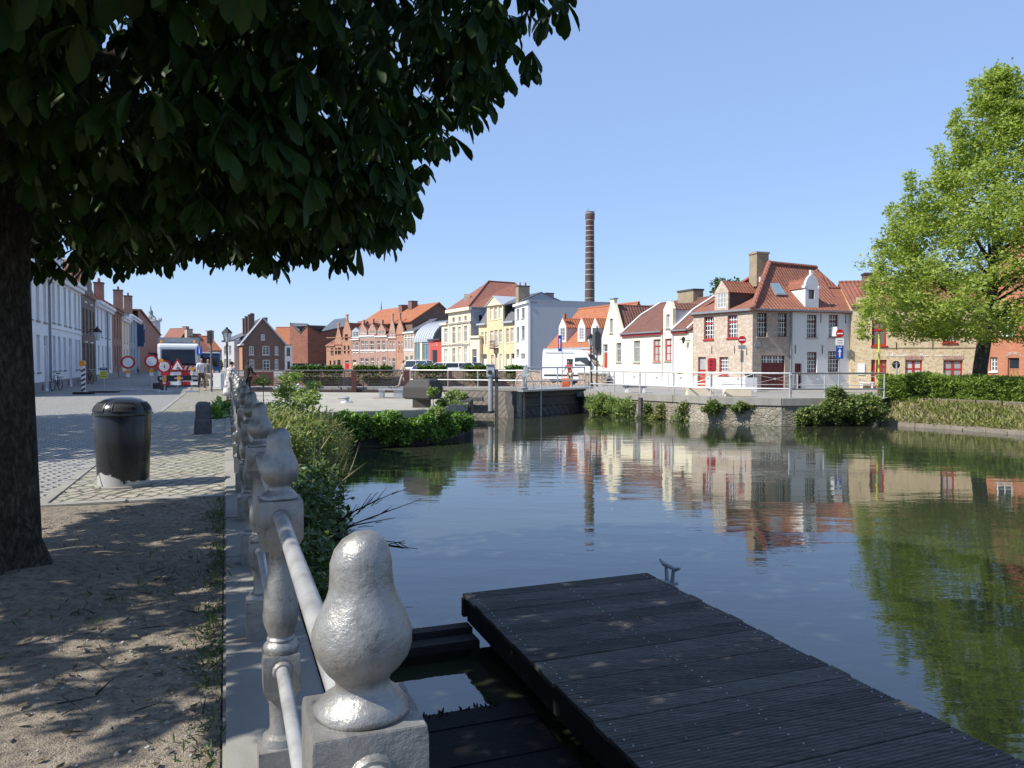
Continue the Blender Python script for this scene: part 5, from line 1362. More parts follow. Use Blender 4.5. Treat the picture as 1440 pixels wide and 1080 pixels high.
    o = m.build('wall_lamp', 'black_iron', r); m = MB(); m.lathe([(.05, -.2), (.12, .1), (.14, .14), (.02, .24)], 8, Matrix.Translation(f.p(f.w - .5, -.35, z))); m.build('lamp_shade', 'dark_paint', o)
cream()
# ---------------------------------------------------------------- orange roofed house
def orange():
    f = H('orange_roof_house', 'low white house with steep orange tiled roof and three white dormers behind the van', 767, 68, 846, 60)
    r = f.root; ze = 2.72; D = 7.0; zr = 6.35
    f.part('fascia', 'light_zinc', (-.1, f.w, -.16, -.004, ze - .1, ze + .06))
    m = f.rect(775, 506, 792, 530); f.door((m[0], m[1], .02, 2.3), 'white_paint', tr=.0)
    m = f.rect(812, 500, 826, 530); f.win((m[0], m[1], 1.0, 2.2), 'white_paint', 'curtain_glass', 3, 2)
    f.wall([(0, -.1), (f.w, -.1), (f.w, ze), (0, ze)], 'white_plaster')
    sidewalls(f, D, ze, 'white_plaster', gable=(D / 2, zr - .15))
    saddle(f, D, ze, zr, 'orange_tile', ov=.3)
    for a, b in ((779.5, 789.5), (806, 816), (825, 835)):
        xa, xb = f.loc(a, 470)[0], f.loc(b, 470)[0]; dm = f.p((xa + xb) / 2, 0, 0).y
        dormer(f, xa, xb, ze + .55, zz(459.5, dm), zz(447, dm), 2.7, .45, 'white_plaster', 'orange_tile', 'white_paint', 2, 4, True, 'curtain_glass', cheek='grey_plaster')
    xa = f.loc(787, 450)[0]
    f.part('finial', 'orange_tile', (xa - .12, xa + .12, .4, .6, zz(449, 66), zz(441, 66)))
orange()
# ---------------------------------------------------------------- yellow brick and red brick houses behind the hedge
def yellow_brick_house():
    f = H('yellow_brick_house', 'yellow brick house with red window frames and painted script above the ground floor', 1196, 45.6, 1392, 44.0)
    r = f.root; ze = zz(428, 46)
    RW = dict(fm='red_paint', gm='curtain_glass', sill='red_paint')
    f.win(f.rect(1226, 450, 1247, 486), nx=2, nz=1, tr=.38, fr=.1, **RW)
    f.win(f.rect(1326, 446, 1346, 482), nx=2, nz=1, tr=.38, fr=.1, **RW)
    f.win(f.rect(1273, 506.5, 1297, 531), nx=2, nz=2, fr=.09, bar=.09, **RW)
    f.win(f.rect(1326.5, 506.5, 1354, 532), nx=2, nz=2, fr=.09, bar=.09, **RW)
    f.win(f.rect(1232, 506, 1247, 525), nx=2, nz=2, fr=.09, bar=.09, **RW)
    d = f.rect(1225, 506, 1231, 540); f.door((d[0], d[1], .05, d[3]), 'red_paint', tr=.2, fm='red_paint')
    s1, s2 = f.loc(1205, 430)[0], f.loc(1197, 435)[0]
    f.wall([(0, -.1), (f.w, -.1), (f.w, ze), (f.loc(1235, 430)[0], ze), (f.loc(1235, 430)[0], zz(421, 47)), (s1, zz(421, 47)), (s1, zz(433, 47)), (0, zz(433, 47))], 'yellow_brick')
    f.part('string_course', 'yellow_grey_brick', (f.loc(1240, 490)[0], f.w - .1, -.025, -.003, zz(490.5, 46.3), zz(489.3, 46.3)))
    for a, b in ((1272, 1298), (1325.5, 1355)): f.part('lintel', 'rose_brick', (f.loc(a, 503)[0], f.loc(b, 503)[0], -.02, -.003, f.loc(a, 505.5)[1], f.loc(a, 500)[1]))
    saddle(f, 7, ze, zz(398, 49.5), 'red_tile')
    sidewalls(f, 7, ze, 'yellow_brick', gable=(3.5, zz(398, 49.5) - .2))
    q = at(1213, 405, 48.8); chimney(f, (q - f.A).dot(f.ex), 1.7, 4, zz(392, 49), .75, .8, 'brown_brick', cap='dark_concrete')
    f.part('notice_board', 'sign_white', (f.loc(1206, 520)[0], f.loc(1216, 520)[0], -.05, -.004, f.loc(1210, 527)[1], f.loc(1210, 511)[1]))
    f.part('wall_anchor', 'black_iron', *[(x, x + .03, -.03, -.004, z, z + .4) for x, z in ((f.loc(1260, 490)[0], 2.35), (f.loc(1311, 490)[0], 2.35), (f.loc(1212, 450)[0], 3.4))])
    f.part('bench_seat', 'white_paint', (f.loc(1208, 540)[0], f.loc(1226, 540)[0], -.5, -.1, .36, .44), (f.loc(1209, 540)[0], f.loc(1211, 540)[0], -.48, -.12, 0, .358), (f.loc(1223, 540)[0], f.loc(1225, 540)[0], -.48, -.12, 0, .358))
    # painted white script (too worn in the photo to read): thin brush strokes in the wall plane
    m = MB(); rs = random.Random(4)
    words = ((1247, 1256, 4.2), (1258, 1281, 1.8), (1291, 1304, 2.2), (1316, 1352, 1.8))
    for x0, x1, up in words:
        x = x0; P = []
        while x < x1:
            h = rs.choice((.55, .6, .65, 1.0, 1.7)) * up * .55
            P += [(x, 501), (x + .9, 501 - h * 2.2), (x + 1.5, 501 - h * 1.5), (x + 1.2, 501)]; x += 2.6
        pts = [f.p(*((lambda q: (q[0], -.008, q[1]))(f.loc(a, b)))) for a, b in P]
        if len(pts) > 1: m.path(pts, .014, 4)
    m.build('painted_script', 'white_paint', r)
yellow_brick_house()
def red_brick_house():
    f = H('red_brick_house', 'red brick house with white sash window and arched door at the right edge', 1384, 44.1, 1520, 40)
    r = f.root
    f.win(f.rect(1404.5, 436, 1428, 471), 'white_paint', 'glass', 2, 1, tr=.3, fr=.09, sill='white_paint')
    f.win(f.rect(1392.5, 502, 1402.5, 522), 'white_paint', 'glass', 2, 3, sill='white_paint')
    f.win(f.rect(1452, 436, 1476, 471), 'white_paint', 'glass', 2, 1, tr=.3, fr=.09, sill='white_paint')
    d = f.rect(1417, 503, 1433, 540); f.door((d[0], d[1], .05, d[3]), 'wood_door', tr=.35, fm='red_brick')
    f.win(f.rect(1455, 500, 1480, 526), 'white_paint', 'glass', 2, 1, sill='white_paint')
    ze = zz(400, 44); xm = f.w * .53
    f.wall([(0, -.1), (f.w, -.1), (f.w, ze), (xm + .3, zz(288, 43)), (xm - .3, zz(288, 43)), (0, ze)], 'red_brick')
    m = MB(); x0, x1 = d[0] - .12, d[1] + .12; n = 8
    for i in range(n):
        t0, t1 = PI * (1 - i / n), PI * (1 - (i + 1) / n); c = (x0 + x1) / 2; h = (x1 - x0) / 2
        m.prism([f.p(c + h * math.cos(t0), -.02, d[3] - .02 + .18 * math.sin(t0)), f.p(c + h * math.cos(t1), -.02, d[3] - .02 + .18 * math.sin(t1)), f.p(c + h * math.cos(t1), -.02, d[3] + .16 + .18 * math.sin(t1)), f.p(c + h * math.cos(t0), -.02, d[3] + .16 + .18 * math.sin(t0))], f.ey * .018)
    m.build('door_arch', 'rose_brick', r)
    gable_roof(f, 9, 0, f.w, ze, xm, zz(287, 43) , 'red_tile', y0=.1)
    sidewalls(f, 9, ze - .1, 'red_brick')
red_brick_house()
# ---------------------------------------------------------------- white three storey house with the blank side greyed for shade
def white_tall():
    f = H('white_house', 'tall narrow white house with a huge blank side wall coloured grey for its shade', 724, 90, 743, 84)
    r = f.root; top = zz(425, 86)
    W = dict(fm='grey_plaster', gm='glass', nx=2, nz=2)
    for q in ((726.2, 434.5, 730.3, 449), (733.4, 433, 737.8, 448), (726.2, 460, 730.3, 480), (733.4, 458, 737.8, 477), (726, 491, 730, 500)): f.win(f.rect(*q), **W)
    d = f.rect(732, 497, 738.5, 530); f.door((d[0], d[1], .05, d[3]), 'white_paint', tr=.25)
    f.wall([(0, -.1), (f.w, -.1), (f.w, top), (0, top)], 'white_plaster')
    f.part('cornice', 'white_plaster', (-.1, f.w + .1, -.25, -.003, top - .25, top + .02))
    B = pt(743, 84); side = Vector((.94, .34, 0)); E = B + side * 10.5
    g = Fac(r, B, E)
    g.wall([(.0, -.1), (g.w, -.1), (g.w, top + .05), (0, top + .05)], 'grey_plaster', name='side_wall')  # white house's shaded side, the shade put into a grey colour
    g.part('parapet', 'light_zinc', (-.03, g.w, -.05, .3, top + .055, top + .12))
    m = MB(); m.box(0, 0, 0, 0, 0, 0); 
    P = [f.p(0, .23, 0), f.p(f.w, .23, 0), E + g.ey * .3, E + g.ey * 8, f.p(0, 9, 0)]
    m = MB(); m.prism([Vector((q.x, q.y, top - .05)) for q in P], (0, 0, -.2)); m.build('flat_roof', 'zinc', r)
    # set-back attic with grey gable
    A2 = at(735, 424, 88); B2 = at(792, 424, 90); h = Fac(r, A2, B2); ap = h.loc(755, 411)
    h.wall([(0, top - .1), (h.w, top - .1), (h.w, zz(424.5, 89)), (h.w * .45, zz(411, 89)), (0, zz(422, 89))], 'blue_grey', name='gable_wall')
    gable_roof(h, 6, 0, h.w, zz(423, 89), h.w * .45, zz(410.5, 89), 'grey_slate', ov=.2, y0=-.05)
    chimney(h, h.xat(735, .8), .8, top - .2, zz(403, 88.5), 1.4, .8, 'yellow_grey_brick', pots=2)
    chimney(h, h.loc(779.5, 418)[0], 1.5, top - .2, zz(412.5, 90), 1.0, .7, 'yellow_grey_brick')
    m = MB(); z = zz(462, 85); m.path([f.p(f.w * .72, 0, z), f.p(f.w * .72, -.4, z + .1)], .03, 5); m.build('lamp_bracket', 'black_iron', r)
white_tall()
# ---------------------------------------------------------------- yellow house
def yellow():
    f = H('yellow_house', 'ochre yellow three storey house with pedimented centre dormer and grey mansard', 674, 98, 724, 90.5)
    r = f.root; eL, eR = zz(458.5, 97), zz(452, 92.5); ze = (eL + eR) / 2
    W = dict(fm='white_paint', gm='curtain_glass', nx=2, nz=3, tr=.25, sill='pale_yellow')
    for q in ((676.6, 467, 680, 485), (682.3, 466.5, 686, 485), (689.3, 465, 694, 483), (701.7, 463.5, 706.2, 482), (711.6, 462, 715.8, 482), (718, 461, 722.2, 481)): f.win(f.rect(*q), **W)
    bw = f.rect(695.4, 464, 699.6, 489); f.win(bw, **W)
    for q in ((690.3, 499, 694.2, 528), (702.6, 498, 706, 528)): f.win(f.rect(*q), **W)
    for q in ((679, 498, 685.6, 530), (695.8, 496, 699.4, 530), (711.5, 498, 716.2, 530), (718.8, 497, 723.2, 530)):
        d = f.rect(*q); f.door((d[0], d[1], .05, d[3]), 'white_paint' if q[0] != 695.8 else 'cloth_beige', tr=.25, fm='white_paint')
    d0, d1 = f.loc(685.2, 440)[0], f.loc(708, 440)[0]; dz = zz(430, 95); pz = zz(417.5, 95)
    for q in ((689, 432.5, 693.2, 450), (695, 432, 699.3, 449.5), (701.5, 431, 706, 447.5)): f.win(f.rect(*q), **W)
    f.wall([(0, -.1), (f.w, -.1), (f.w, ze), (d1, ze), (d1, dz), (d0, dz), (d0, ze), (0, ze)], 'yellow_plaster')
    f.part('pilaster', 'pale_yellow', (d0, d0 + .22, -.05, -.003, .1, dz - .05), (d1 - .22, d1, -.05, -.003, .1, dz - .05), (-.02, .2, -.05, -.003, .1, ze - .1))
    f.part('cornice', 'light_zinc', (-.2, d0 - .02, -.35, -.004, ze - .05, ze + .16), (d1 + .02, f.w, -.35, -.004, ze - .05, ze + .16))
    m = MB(); xm = (d0 + d1) / 2
    m.prism([f.p(d0 - .2, -.2, dz), f.p(d1 + .2, -.2, dz), f.p(xm, -.2, pz)], f.ey * .35); m.build('pediment', 'pale_yellow', r)
    gable_roof(f, 6, d0 - .1, d1 + .1, dz + .06, xm, pz + .1, 'light_zinc', ov=.15, th=.1, y0=-.3)
    m = MB(); f.box(m, d0 + .02, d0 + .2, .224, 4, ze, dz - .02); f.box(m, d1 - .2, d1 - .02, .224, 4, ze, dz - .02); m.build('dormer_cheek', 'dark_concrete', r)
    m = MB(); zm = dz - .1
    m.slab([f.p(-.05, 0, ze + .12), f.p(d0 - .03, 0, ze + .12), f.p(d0 - .03, 1.3, zm), f.p(-.05, 1.3, zm)], .1); m.slab([f.p(d1 + .03, 0, ze + .12), f.p(f.w + .05, 0, ze + .12), f.p(f.w + .05, 1.3, zm), f.p(d1 + .03, 1.3, zm)], .1)
    m.slab([f.p(-.05, 1.3, zm), f.p(f.w + .05, 1.3, zm), f.p(f.w + .05, 7, zm + .5), f.p(-.05, 7, zm + .5)], .1); m.build('roof', 'grey_slate', r)
    sidewalls(f, 7, ze, 'yellow_plaster')
    m = MB(); bx0, bx1 = bw[0] - .25, bw[1] + .25; f.box(m, bx0, bx1, -.55, -.003, bw[2] - .15, bw[2] - .03)
    for i in range(9): x = bx0 + (bx1 - bx0) * i / 8; f.box(m, x - .015, x + .015, -.54, -.51, bw[2] - .03, bw[2] + .8)
    f.box(m, bx0, bx1, -.55, -.5, bw[2] + .8, bw[2] + .86); m.build('balcony', 'dark_paint', r)
yellow()
# ---------------------------------------------------------------- beige mansion
def beige():
    f = H('beige_mansion', 'beige stone mansion with pilasters, attic windows and a big red hipped roof', 621, 108, 662, 99)
    r = f.root; x1 = f.loc(630.5, 440)[0]; top = zz(434, 101); low = zz(455, 107)
    W = dict(fm='white_paint', gm='curtain_glass', nx=2, nz=3, tr=.28, sill='ashlar_beige', lintel='ashlar_beige')
    for q in ((636, 446.5, 639.6, 453.4), (644.6, 445.5, 648.1, 452), (653, 444, 656.3, 451)): f.win(f.rect(*q), fm='white_paint', gm='glass', nx=2, nz=1, sill='ashlar_beige')
    for q in ((624.6, 462, 629.3, 482), (636, 460, 640.4, 483), (644.2, 459.5, 648.2, 482), (652.3, 458, 657, 480.5)): f.win(f.rect(*q), **W)
    for q in ((624.6, 491, 629.3, 520), (636, 489.5, 640.4, 520), (644.2, 488, 648.2, 520), (652.3, 487, 657, 520)): f.win(f.rect(*q), **W)
    f.wall([(0, -.1), (f.w, -.1), (f.w, top), (x1, top), (x1, low), (0, low)], 'ashlar_beige')
    zb = zz(485.3, 104); zc = zz(455.5, 104)
    f.part('cornice', 'ashlar_beige', (x1 - .2, f.w + .3, -.4, -.004, top - .32, top + .1), (-.15, x1 - .25, -.25, -.004, low - .22, low + .1))
    f.part('string_course', 'coping', (-.05, f.w + .05, -.1, -.004, zb - .09, zb + .09), (x1, f.w + .05, -.13, -.004, zc - .1, zc + .1))
    xs = [f.loc(x, 470)[0] for x in (632, 642.2, 650, 660)]
    f.part('pilaster', 'ashlar_beige', *[(x - .2, x + .2, -.07, -.004, zb + .12, zc - .12) for x in xs], *[(x - .2, x + .2, -.07, -.004, .1, zb - .12) for x in xs])
    B = pt(662, 99); E = B + Vector((.94, .34, 0)) * 9.5; g = Fac(r, B, E)
    q = g.rect(673.6, 443, 678, 451); g.win(q, 'dark_paint', 'dark_glass', 2, 1, sill=None)
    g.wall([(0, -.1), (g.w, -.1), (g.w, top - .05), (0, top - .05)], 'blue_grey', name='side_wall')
    g.part('gutter', 'zinc', (-.1, g.w, -.2, -.003, top - .04, top + .1))
    # low entrance wing
    A2 = at(661.5, 500, 98.6); B2 = at(674.5, 500, 97.2); k = Fac(r, A2 + Vector((0, -.3, 0)), B2 + Vector((0, -.3, 0)))
    d = k.rect(664, 491, 670.4, 530); k.door((d[0], d[1], .05, d[3]), 'blue_paint', tr=.3, fm='ashlar_beige'); wt = zz(475.5, 98)
    k.wall([(0, -.1), (k.w, -.1), (k.w, wt), (0, wt)], 'ashlar_beige', name='porch_wall'); k.part('porch_roof', 'ashlar_beige', (-.1, k.w + .15, -.2, .8, wt + .003, wt + .3))
    k.part('porch_side', 'ashlar_beige', (k.w - .2, k.w - .01, .225, 1.0, -.1, wt - .01))
    # roof
    ra, rb = at(687, 395.5, 106), at(724, 397.2, 108.5); zr = ra.z; rb.z = zr
    z0 = top + .12
    e0 = f.p(x1 - .3, -.3, z0); e1 = B + Vector((0, 0, z0)) - f.ey * .3; e2 = E + Vector((0, 0, z0)) - g.ey * .2; e3 = E + Vector((0, 0, z0)) + g.ey * 12; e4 = f.p(x1 - .3, 14, z0)
    m = MB(); m.slab([e1, e2, rb, ra], .15); m.slab([e0, e1, ra], .15); m.slab([e4, e0, ra], .15); m.slab([e2, e3, rb], .15); m.slab([e3, e4, ra, rb], .15)
    rf = m.build('roof', 'rose_tile', r)
    m = MB(); m.path([e1, ra], .12, 6); m.path([ra, rb], .12, 6); m.path([rb, e2], .12, 6); m.build('ridge', 'brown_tile', rf)
    q = at(657, 416, 103.5); m = MB(); m.box(q.x - .4, q.x + .4, q.y - .3, q.y + .3, 9.0, zz(413.5, 103.5)); m.build('chimney', 'pink_brick', r)
    sidewalls(f, 6, low, 'ashlar_beige', right=False)
beige()
# ---------------------------------------------------------------- vaulted glass hall with red entrance
def hall():
    f = H('vaulted_hall', 'hall with a grey curved zinc vault over glass walls and a red painted entrance', 583.5, 124, 621, 115)
    r = f.root; z0 = zz(481, 121); x1 = f.loc(604, 495)[0]
    m = MB(); n = 10; R_ = zz(449, 121) - z0; D = 9.0
    prof = [(D * (1 - math.cos(t)) * .55 , z0 + R_ * math.sin(t)) for t in np.linspace(0, PI / 2, n)]
    xe = f.loc(610, 470)[0]
    for (y0, za), (y1, zb) in zip(prof[:-1], prof[1:]): m.slab([f.p(-.1, y0 - .2, za), f.p(xe, y0 - .2, za), f.p(xe, y1 - .2, zb), f.p(-.1, y1 - .2, zb)], .15)
    rf = m.build('vault', 'light_zinc', r)
    m = MB(); m.prism([f.p(xe - .2, y + .02, z - .18) for y, z in prof] + [f.p(xe - .2, prof[-1][0], z0 - .2)], f.ex * .1); m.build('vault_end', 'dark_glass', rf)
    m = MB()
    for i in range(9): 
        x = .0 + xe * i / 8
        for (y0, za), (y1, zb) in zip(prof[:-1], prof[1:]): m.path([f.p(x, y0 - .2, za + .04), f.p(x, y1 - .2, zb + .04)], .035, 4)
    m.build('seam', 'zinc', rf)
    xs = [f.loc(x, 495)[0] for x in (584, 591.5, 594.2, 603.5)]
    g = MB(); f.box(g, xs[0], x1, .1, .14, 0, z0); g.build('glass_wall', 'blue_glass', r)
    m = MB()
    for x in (xs[0], (xs[0] + xs[1]) / 2, xs[1] - .1, xs[2] + .15, (xs[2] + xs[3]) / 2, xs[3]): f.box(m, x - .05, x + .05, .0, .095, 0, z0)
    f.box(m, xs[0], x1, .002, .098, z0 - .3, z0 - .05); f.box(m, xs[0], x1, .004, .096, 1.9, 2.0); m.build('mullion', 'light_zinc', r)
    f.part('pillar', 'pale_yellow', (xs[1], xs[2], -.1, .09, 0, z0))
    hr = Fac(r, f.p(x1, -.05, 0), f.p(f.w, -.05, 0)); d = hr.rect(607.4, 492, 615, 530)
    hr.door((d[0], d[1], .05, d[3]), 'dark_paint', tr=.0, fm='sign_white')
    ht = zz(478.5, 117); hr.wall([(0, -.1), (hr.w, -.1), (hr.w, ht), (0, ht)], 'red_paint_wall', name='entrance_wall')
    hr.part('flat_roof', 'dark_concrete', (-.2, hr.w + .1, -.3, 4, ht + .003, ht + .2))
    m = MB()      # pale worn lettering on the red lintel (illegible strokes)
    for i, (a, b) in enumerate(((607.5, 609.6), (611, 612.2), (613.6, 615))):
        P = [hr.loc(px, py) for px, py in (((a, 483), (a, 486.5), (b, 486.5)), ((a, 486.5), (a, 483)), ((a, 483), (b, 486.5)))[i]]
        m.path([hr.p(x, -.02, z) for x, z in P], .07, 4)
    m.build('lettering', 'pink_brick', r)
hall()
# ---------------------------------------------------------------- big orange roof behind
def big_gable():
    f = H('gabled_warehouse', 'big brown gabled house with orange tile roof towering behind the vaulted hall', 580, 130, 632, 134)
    r = f.root; xm, zm = f.loc(617, 425.6); za = f.loc(582, 450)[1]; zb = f.loc(630, 440)[1]
    f.wall([(0, -.1), (f.w, -.1), (f.w, zb), (xm, zm), (0, za)], 'brown_brick')
    m = MB(); D = 24
    m.slab([f.p(-.4, -.2, za - .25), f.p(xm, -.2, zm + .1), f.p(xm, D, zm + .1), f.p(-.4, D, za - .25)], .2); m.slab([f.p(xm + .01, -.2, zm + .1), f.p(f.w + .3, -.2, zb - .1), f.p(f.w + .3, D, zb - .1), f.p(xm + .01, D, zm + .1)], .2)
    m.build('roof', 'orange_tile', r); sidewalls(f, D, za - .5, 'brown_brick')
    for px, py, y in ((602, 424, 8), (594, 430, 11)): 
        x = xm - (xm - f.loc(px, 430)[0]) * .45; chimney(f, x, y, 8, zz(py, 131 + y * .95), 1.2, 1.4, 'brown_brick')
big_gable()
# ---------------------------------------------------------------- terrace of ornate brick houses
def row_house(px0, d0, px1, d1, label, eave_y, mat, wins, gable=None, pinn=None, doors=(), roof='rose_tile', ridge_y=450, white=True, name='brick_house', bay=None, trim='white_plaster'):
    f = H(name, label, px0, d0, px1, d1, group='ornate brick terrace')
    r = f.root; dm = (d0 + d1) / 2; ze = zz(eave_y, dm); zr = zz(ridge_y, dm + 3)
    for q in wins: f.win(f.rect(*q), 'white_paint' if white else 'dark_paint', 'glass', 2, 2, tr=.3, sill=trim, fr=.09)
    for q, mt in doors: d = f.rect(*q); f.door((d[0], d[1], .05, d[3]), mt, tr=.25)
    out = [(0, -.1), (f.w, -.1), (f.w, ze)]
    tops = []
    if gable:
        ga, gb, gs, gy = gable; a, b = f.loc(ga, 460)[0], f.loc(gb, 460)[0]; zs, zt = zz(gs, dm), zz(gy, dm)
        a, b = max(a, .0), min(b, f.w)
        n = 5; xm = (a + b) / 2; st = [(b, zs)]
        if b >= f.w - .01: out.pop(); st = [(f.w, zs)]
        for i in range(n):      # crow steps
            x = b - (b - xm - .3) * (i + 1) / n; z = zs + (zt - zs) * (i + 1) / n
            st += [(x, st[-1][1]), (x, z)]
        L = [(2 * xm - x, z) for x, z in reversed(st)]
        out += ([(b, ze)] if b < f.w - .01 else []) + st + L + ([(a, ze)] if a > .01 else [])
        tops.append((xm, zt))
    if not gable or a > .01: out.append((0, ze))
    f.wall(out, mat)
    f.part('cornice', trim, *([(0, f.w, -.2, -.004, ze - .3, ze - .06)] if not gable else [(0, max(a, .01), -.2, -.004, ze - .3, ze - .06), (min(b, f.w - .01), f.w, -.2, -.004, ze - .3, ze - .06)]))
    zs_ = zz(492.5, dm); f.part('string_course', trim, (.05, f.w - .05, -.05, -.004, zs_ - .1, zs_ + .1), (.05, f.w - .05, -.05, -.004, zz(474.6, dm) - .06, zz(474.6, dm) + .06))
    saddle(f, 8, ze, zr, roof, ov=.1); sidewalls(f, 8, ze - .1, mat, gable=(4, zr - .3))
    if gable:
        xm, zt = tops[0]; m = MB(); f.box(m, xm - .2, xm + .2, -.05, .2, zt + .003, zt + .9); f.box(m, xm - .3, xm + .3, -.1, .25, zt + .902, zt + 1.1); m.build('pinnacle', mat, r)
        gable_roof(f, 4, a + .3, b - .3, ze, xm, zt - .4, roof, ov=0, y0=.3)
    if pinn:
        for px, top in pinn:     # stone dormer with its own steep gable
            x = f.loc(px, 460)[0]; w2 = 1.1
            dormer(f, x - w2, x + w2, ze + .05, zz(465, dm), zz(top + 4, dm), 3, .05, mat, roof, 'white_paint', 2, 2, cheek='dark_concrete')
            m = MB(); f.box(m, x - .22, x + .22, .0, .45, zz(top + 5, dm), zz(top - 1.5, dm)); m.build('pinnacle', mat, r)
    return f
row_house(459, 146, 481, 143, 'small red brick house with dormer gable at the left end of the ornate terrace', 484.5, 'orange_brick', [(465, 489.5, 469, 499), (471, 489.5, 474, 498), (475, 489, 479.5, 498), (463.5, 507, 466, 520), (469, 507, 472, 520), (474.5, 506, 479, 520)], gable=(471, 480.5, 477, 463), roof='rose_tile', ridge_y=470, white=False, trim='orange_brick')
row_house(481.3, 143, 494, 141.5, 'ornate terrace house with the tallest crow stepped gable and red arched door', 474, 'orange_brick', [(483.6, 486, 486, 497), (489, 486, 491.4, 497), (485, 470, 489, 478.5)], gable=(482, 493.8, 465, 450.5), doors=[((485.5, 507, 491, 530), 'letter_red')], ridge_y=452, white=False, trim='orange_brick')
f_ = row_house(494.3, 141.5, 505.5, 140.2, 'narrow terrace house with grey gabled dormer beside the tallest gable', 476, 'rose_brick', [(496, 482, 498.5, 496), (500, 482, 503.5, 496)], doors=[((496, 506, 501, 530), 'pale_yellow')], ridge_y=455)
x_ = f_.loc(499.5, 470)[0]; dormer(f_, x_ - 1.2, x_ + 1.2, f_.loc(499, 475)[1], f_.loc(499, 466)[1], f_.loc(499, 460.5)[1], 3, .1, 'light_zinc', 'grey_slate', cheek='zinc')
row_house(505.8, 140.2, 527.5, 137.7, 'long terrace house with two stone dormers and white banded windows', 471, 'rose_brick', [(507.5, 479.5, 512, 495), (513.5, 479.5, 517, 495), (520, 479.5, 525.5, 495), (506.5, 503.5, 511.5, 520), (513.5, 504, 518, 520), (521, 503, 526, 520)], pinn=[(510, 451), (523, 450)], ridge_y=452)
row_house(527.8, 137.7, 545, 135.7, 'terrace house with single stone dormer between the long house and the banded gable', 471.5, 'rose_brick', [(530, 479, 534, 494), (537.5, 479, 541.5, 494), (530.5, 504, 533, 520), (537.5, 502, 542.5, 520)], pinn=[(536, 451)], ridge_y=452)
row_house(545.3, 135.7, 557, 134.2, 'terrace house with white banded crow stepped gable', 476, 'rose_brick', [(548, 480, 550.5, 493), (552, 480, 554.5, 493), (548, 468, 550, 474), (551.5, 468, 553.5, 474), (547, 504, 549.5, 520), (551.5, 504, 555.5, 520)], gable=(546, 556.8, 470, 450), ridge_y=452)
row_house(557.3, 134, 567.5, 131, 'orange brick terrace house with tall slim piers and pinnacles', 470, 'orange_brick', [(560, 480, 562.5, 495), (564, 480, 566, 495)], gable=(557.4, 567.2, 462, 449), ridge_y=452, trim='orange_brick')
f_ = row_house(567.8, 131, 583, 126.5, 'white banded brick house with grey mansard at the right end of the terrace', 466, 'pink_brick', [(569.5, 472, 572, 491), (573.8, 472, 576, 491), (578, 471, 580.3, 491), (570, 501, 574, 520), (577, 500, 580.5, 520)], roof='grey_slate', ridge_y=450)
# ---------------------------------------------------------------- brick museum with folded roof
def museum():
    A, B, C_ = pt(408, 157), pt(433, 152), pt(487, 160)
    root = thing('museum', 'windowless dark red brick museum with zigzag roofline over a glass ground floor', 'museum', B)
    f1, f2 = Fac(root, A, B), Fac(root, B, C_)
    zb = zz(511, 154)
    L = lambda f, q: f.loc(*q)
    f1.wall([(0, zb), (f1.w, zb), (f1.w, L(f1, (433, 457))[1]), L(f1, (422.5, 468.5)), (0, L(f1, (408.2, 454))[1])], 'museum_brick')
    f2.wall([(0, zb), (f2.w, zb), (f2.w, L(f2, (487, 459))[1]), L(f2, (448.5, 467.5)), (0, L(f1, (433, 457))[1])], 'museum_brick', name='dark_wall')
    m = MB(); Z = lambda px, py, f, y: f.p(L(f, (px, py))[0], y, L(f, (px, py))[1])
    m.slab([Z(408.2, 454, f1, 0), Z(422.5, 468.5, f1, 0), Z(422.5, 468.5, f1, 4), Z(408.2, 454, f1, 4)], .15)
    m.slab([Z(422.5, 468.5, f1, 0), Z(433, 457, f1, 0), Z(433, 457, f1, 4), Z(422.5, 468.5, f1, 4)], .15)
    m.slab([Z(433, 457, f2, .05), Z(448.5, 467.5, f2, .05), Z(448.5, 467.5, f2, 4), Z(433, 457, f2, 4)], .15)
    m.slab([Z(448.5, 467.3, f2, .05), Z(487, 459, f2, .05), at(487, 447, 176), at(470, 449, 174)], .15)
    m.build('roof', 'grey_slate', root)
    m = MB(); m.path([Z(433, 457, f2, -.03), Z(448.5, 467.5, f2, -.03), Z(487, 459, f2, -.03)], .16, 4); m.path([Z(408.2, 454, f1, -.03), Z(422.5, 468.5, f1, -.03), Z(433, 457, f1, -.03)], .13, 4); m.build('roof_edge', 'dark_concrete', root)
    m = MB(); f1.box(m, .3, f1.w, .5, .6, 0, zb); f2.box(m, .3, f2.w, .5, .6, 0, zb); m.build('glass_wall', 'blue_glass', root)
    m = MB()
    for i in range(5): f1.box(m, .5 + i * 1.1, .6 + i * 1.1, .3, .49, 0, zb)
    for i in range(6): f2.box(m, .5 + i * 1.2, .6 + i * 1.2, .3, .49, 0, zb)
    m.build('mullion', 'dark_paint', root)
    m = MB(); q = f2.p(f2.w - .3, .4, 0); e = f2.p(f2.w - .3, 13, 0); m.prism([q, e, e + Vector((0, 0, zb + 4)), q + Vector((0, 0, zb + 4))], f2.ex * .2); m.build('side_wall', 'museum_brick', root)
museum()
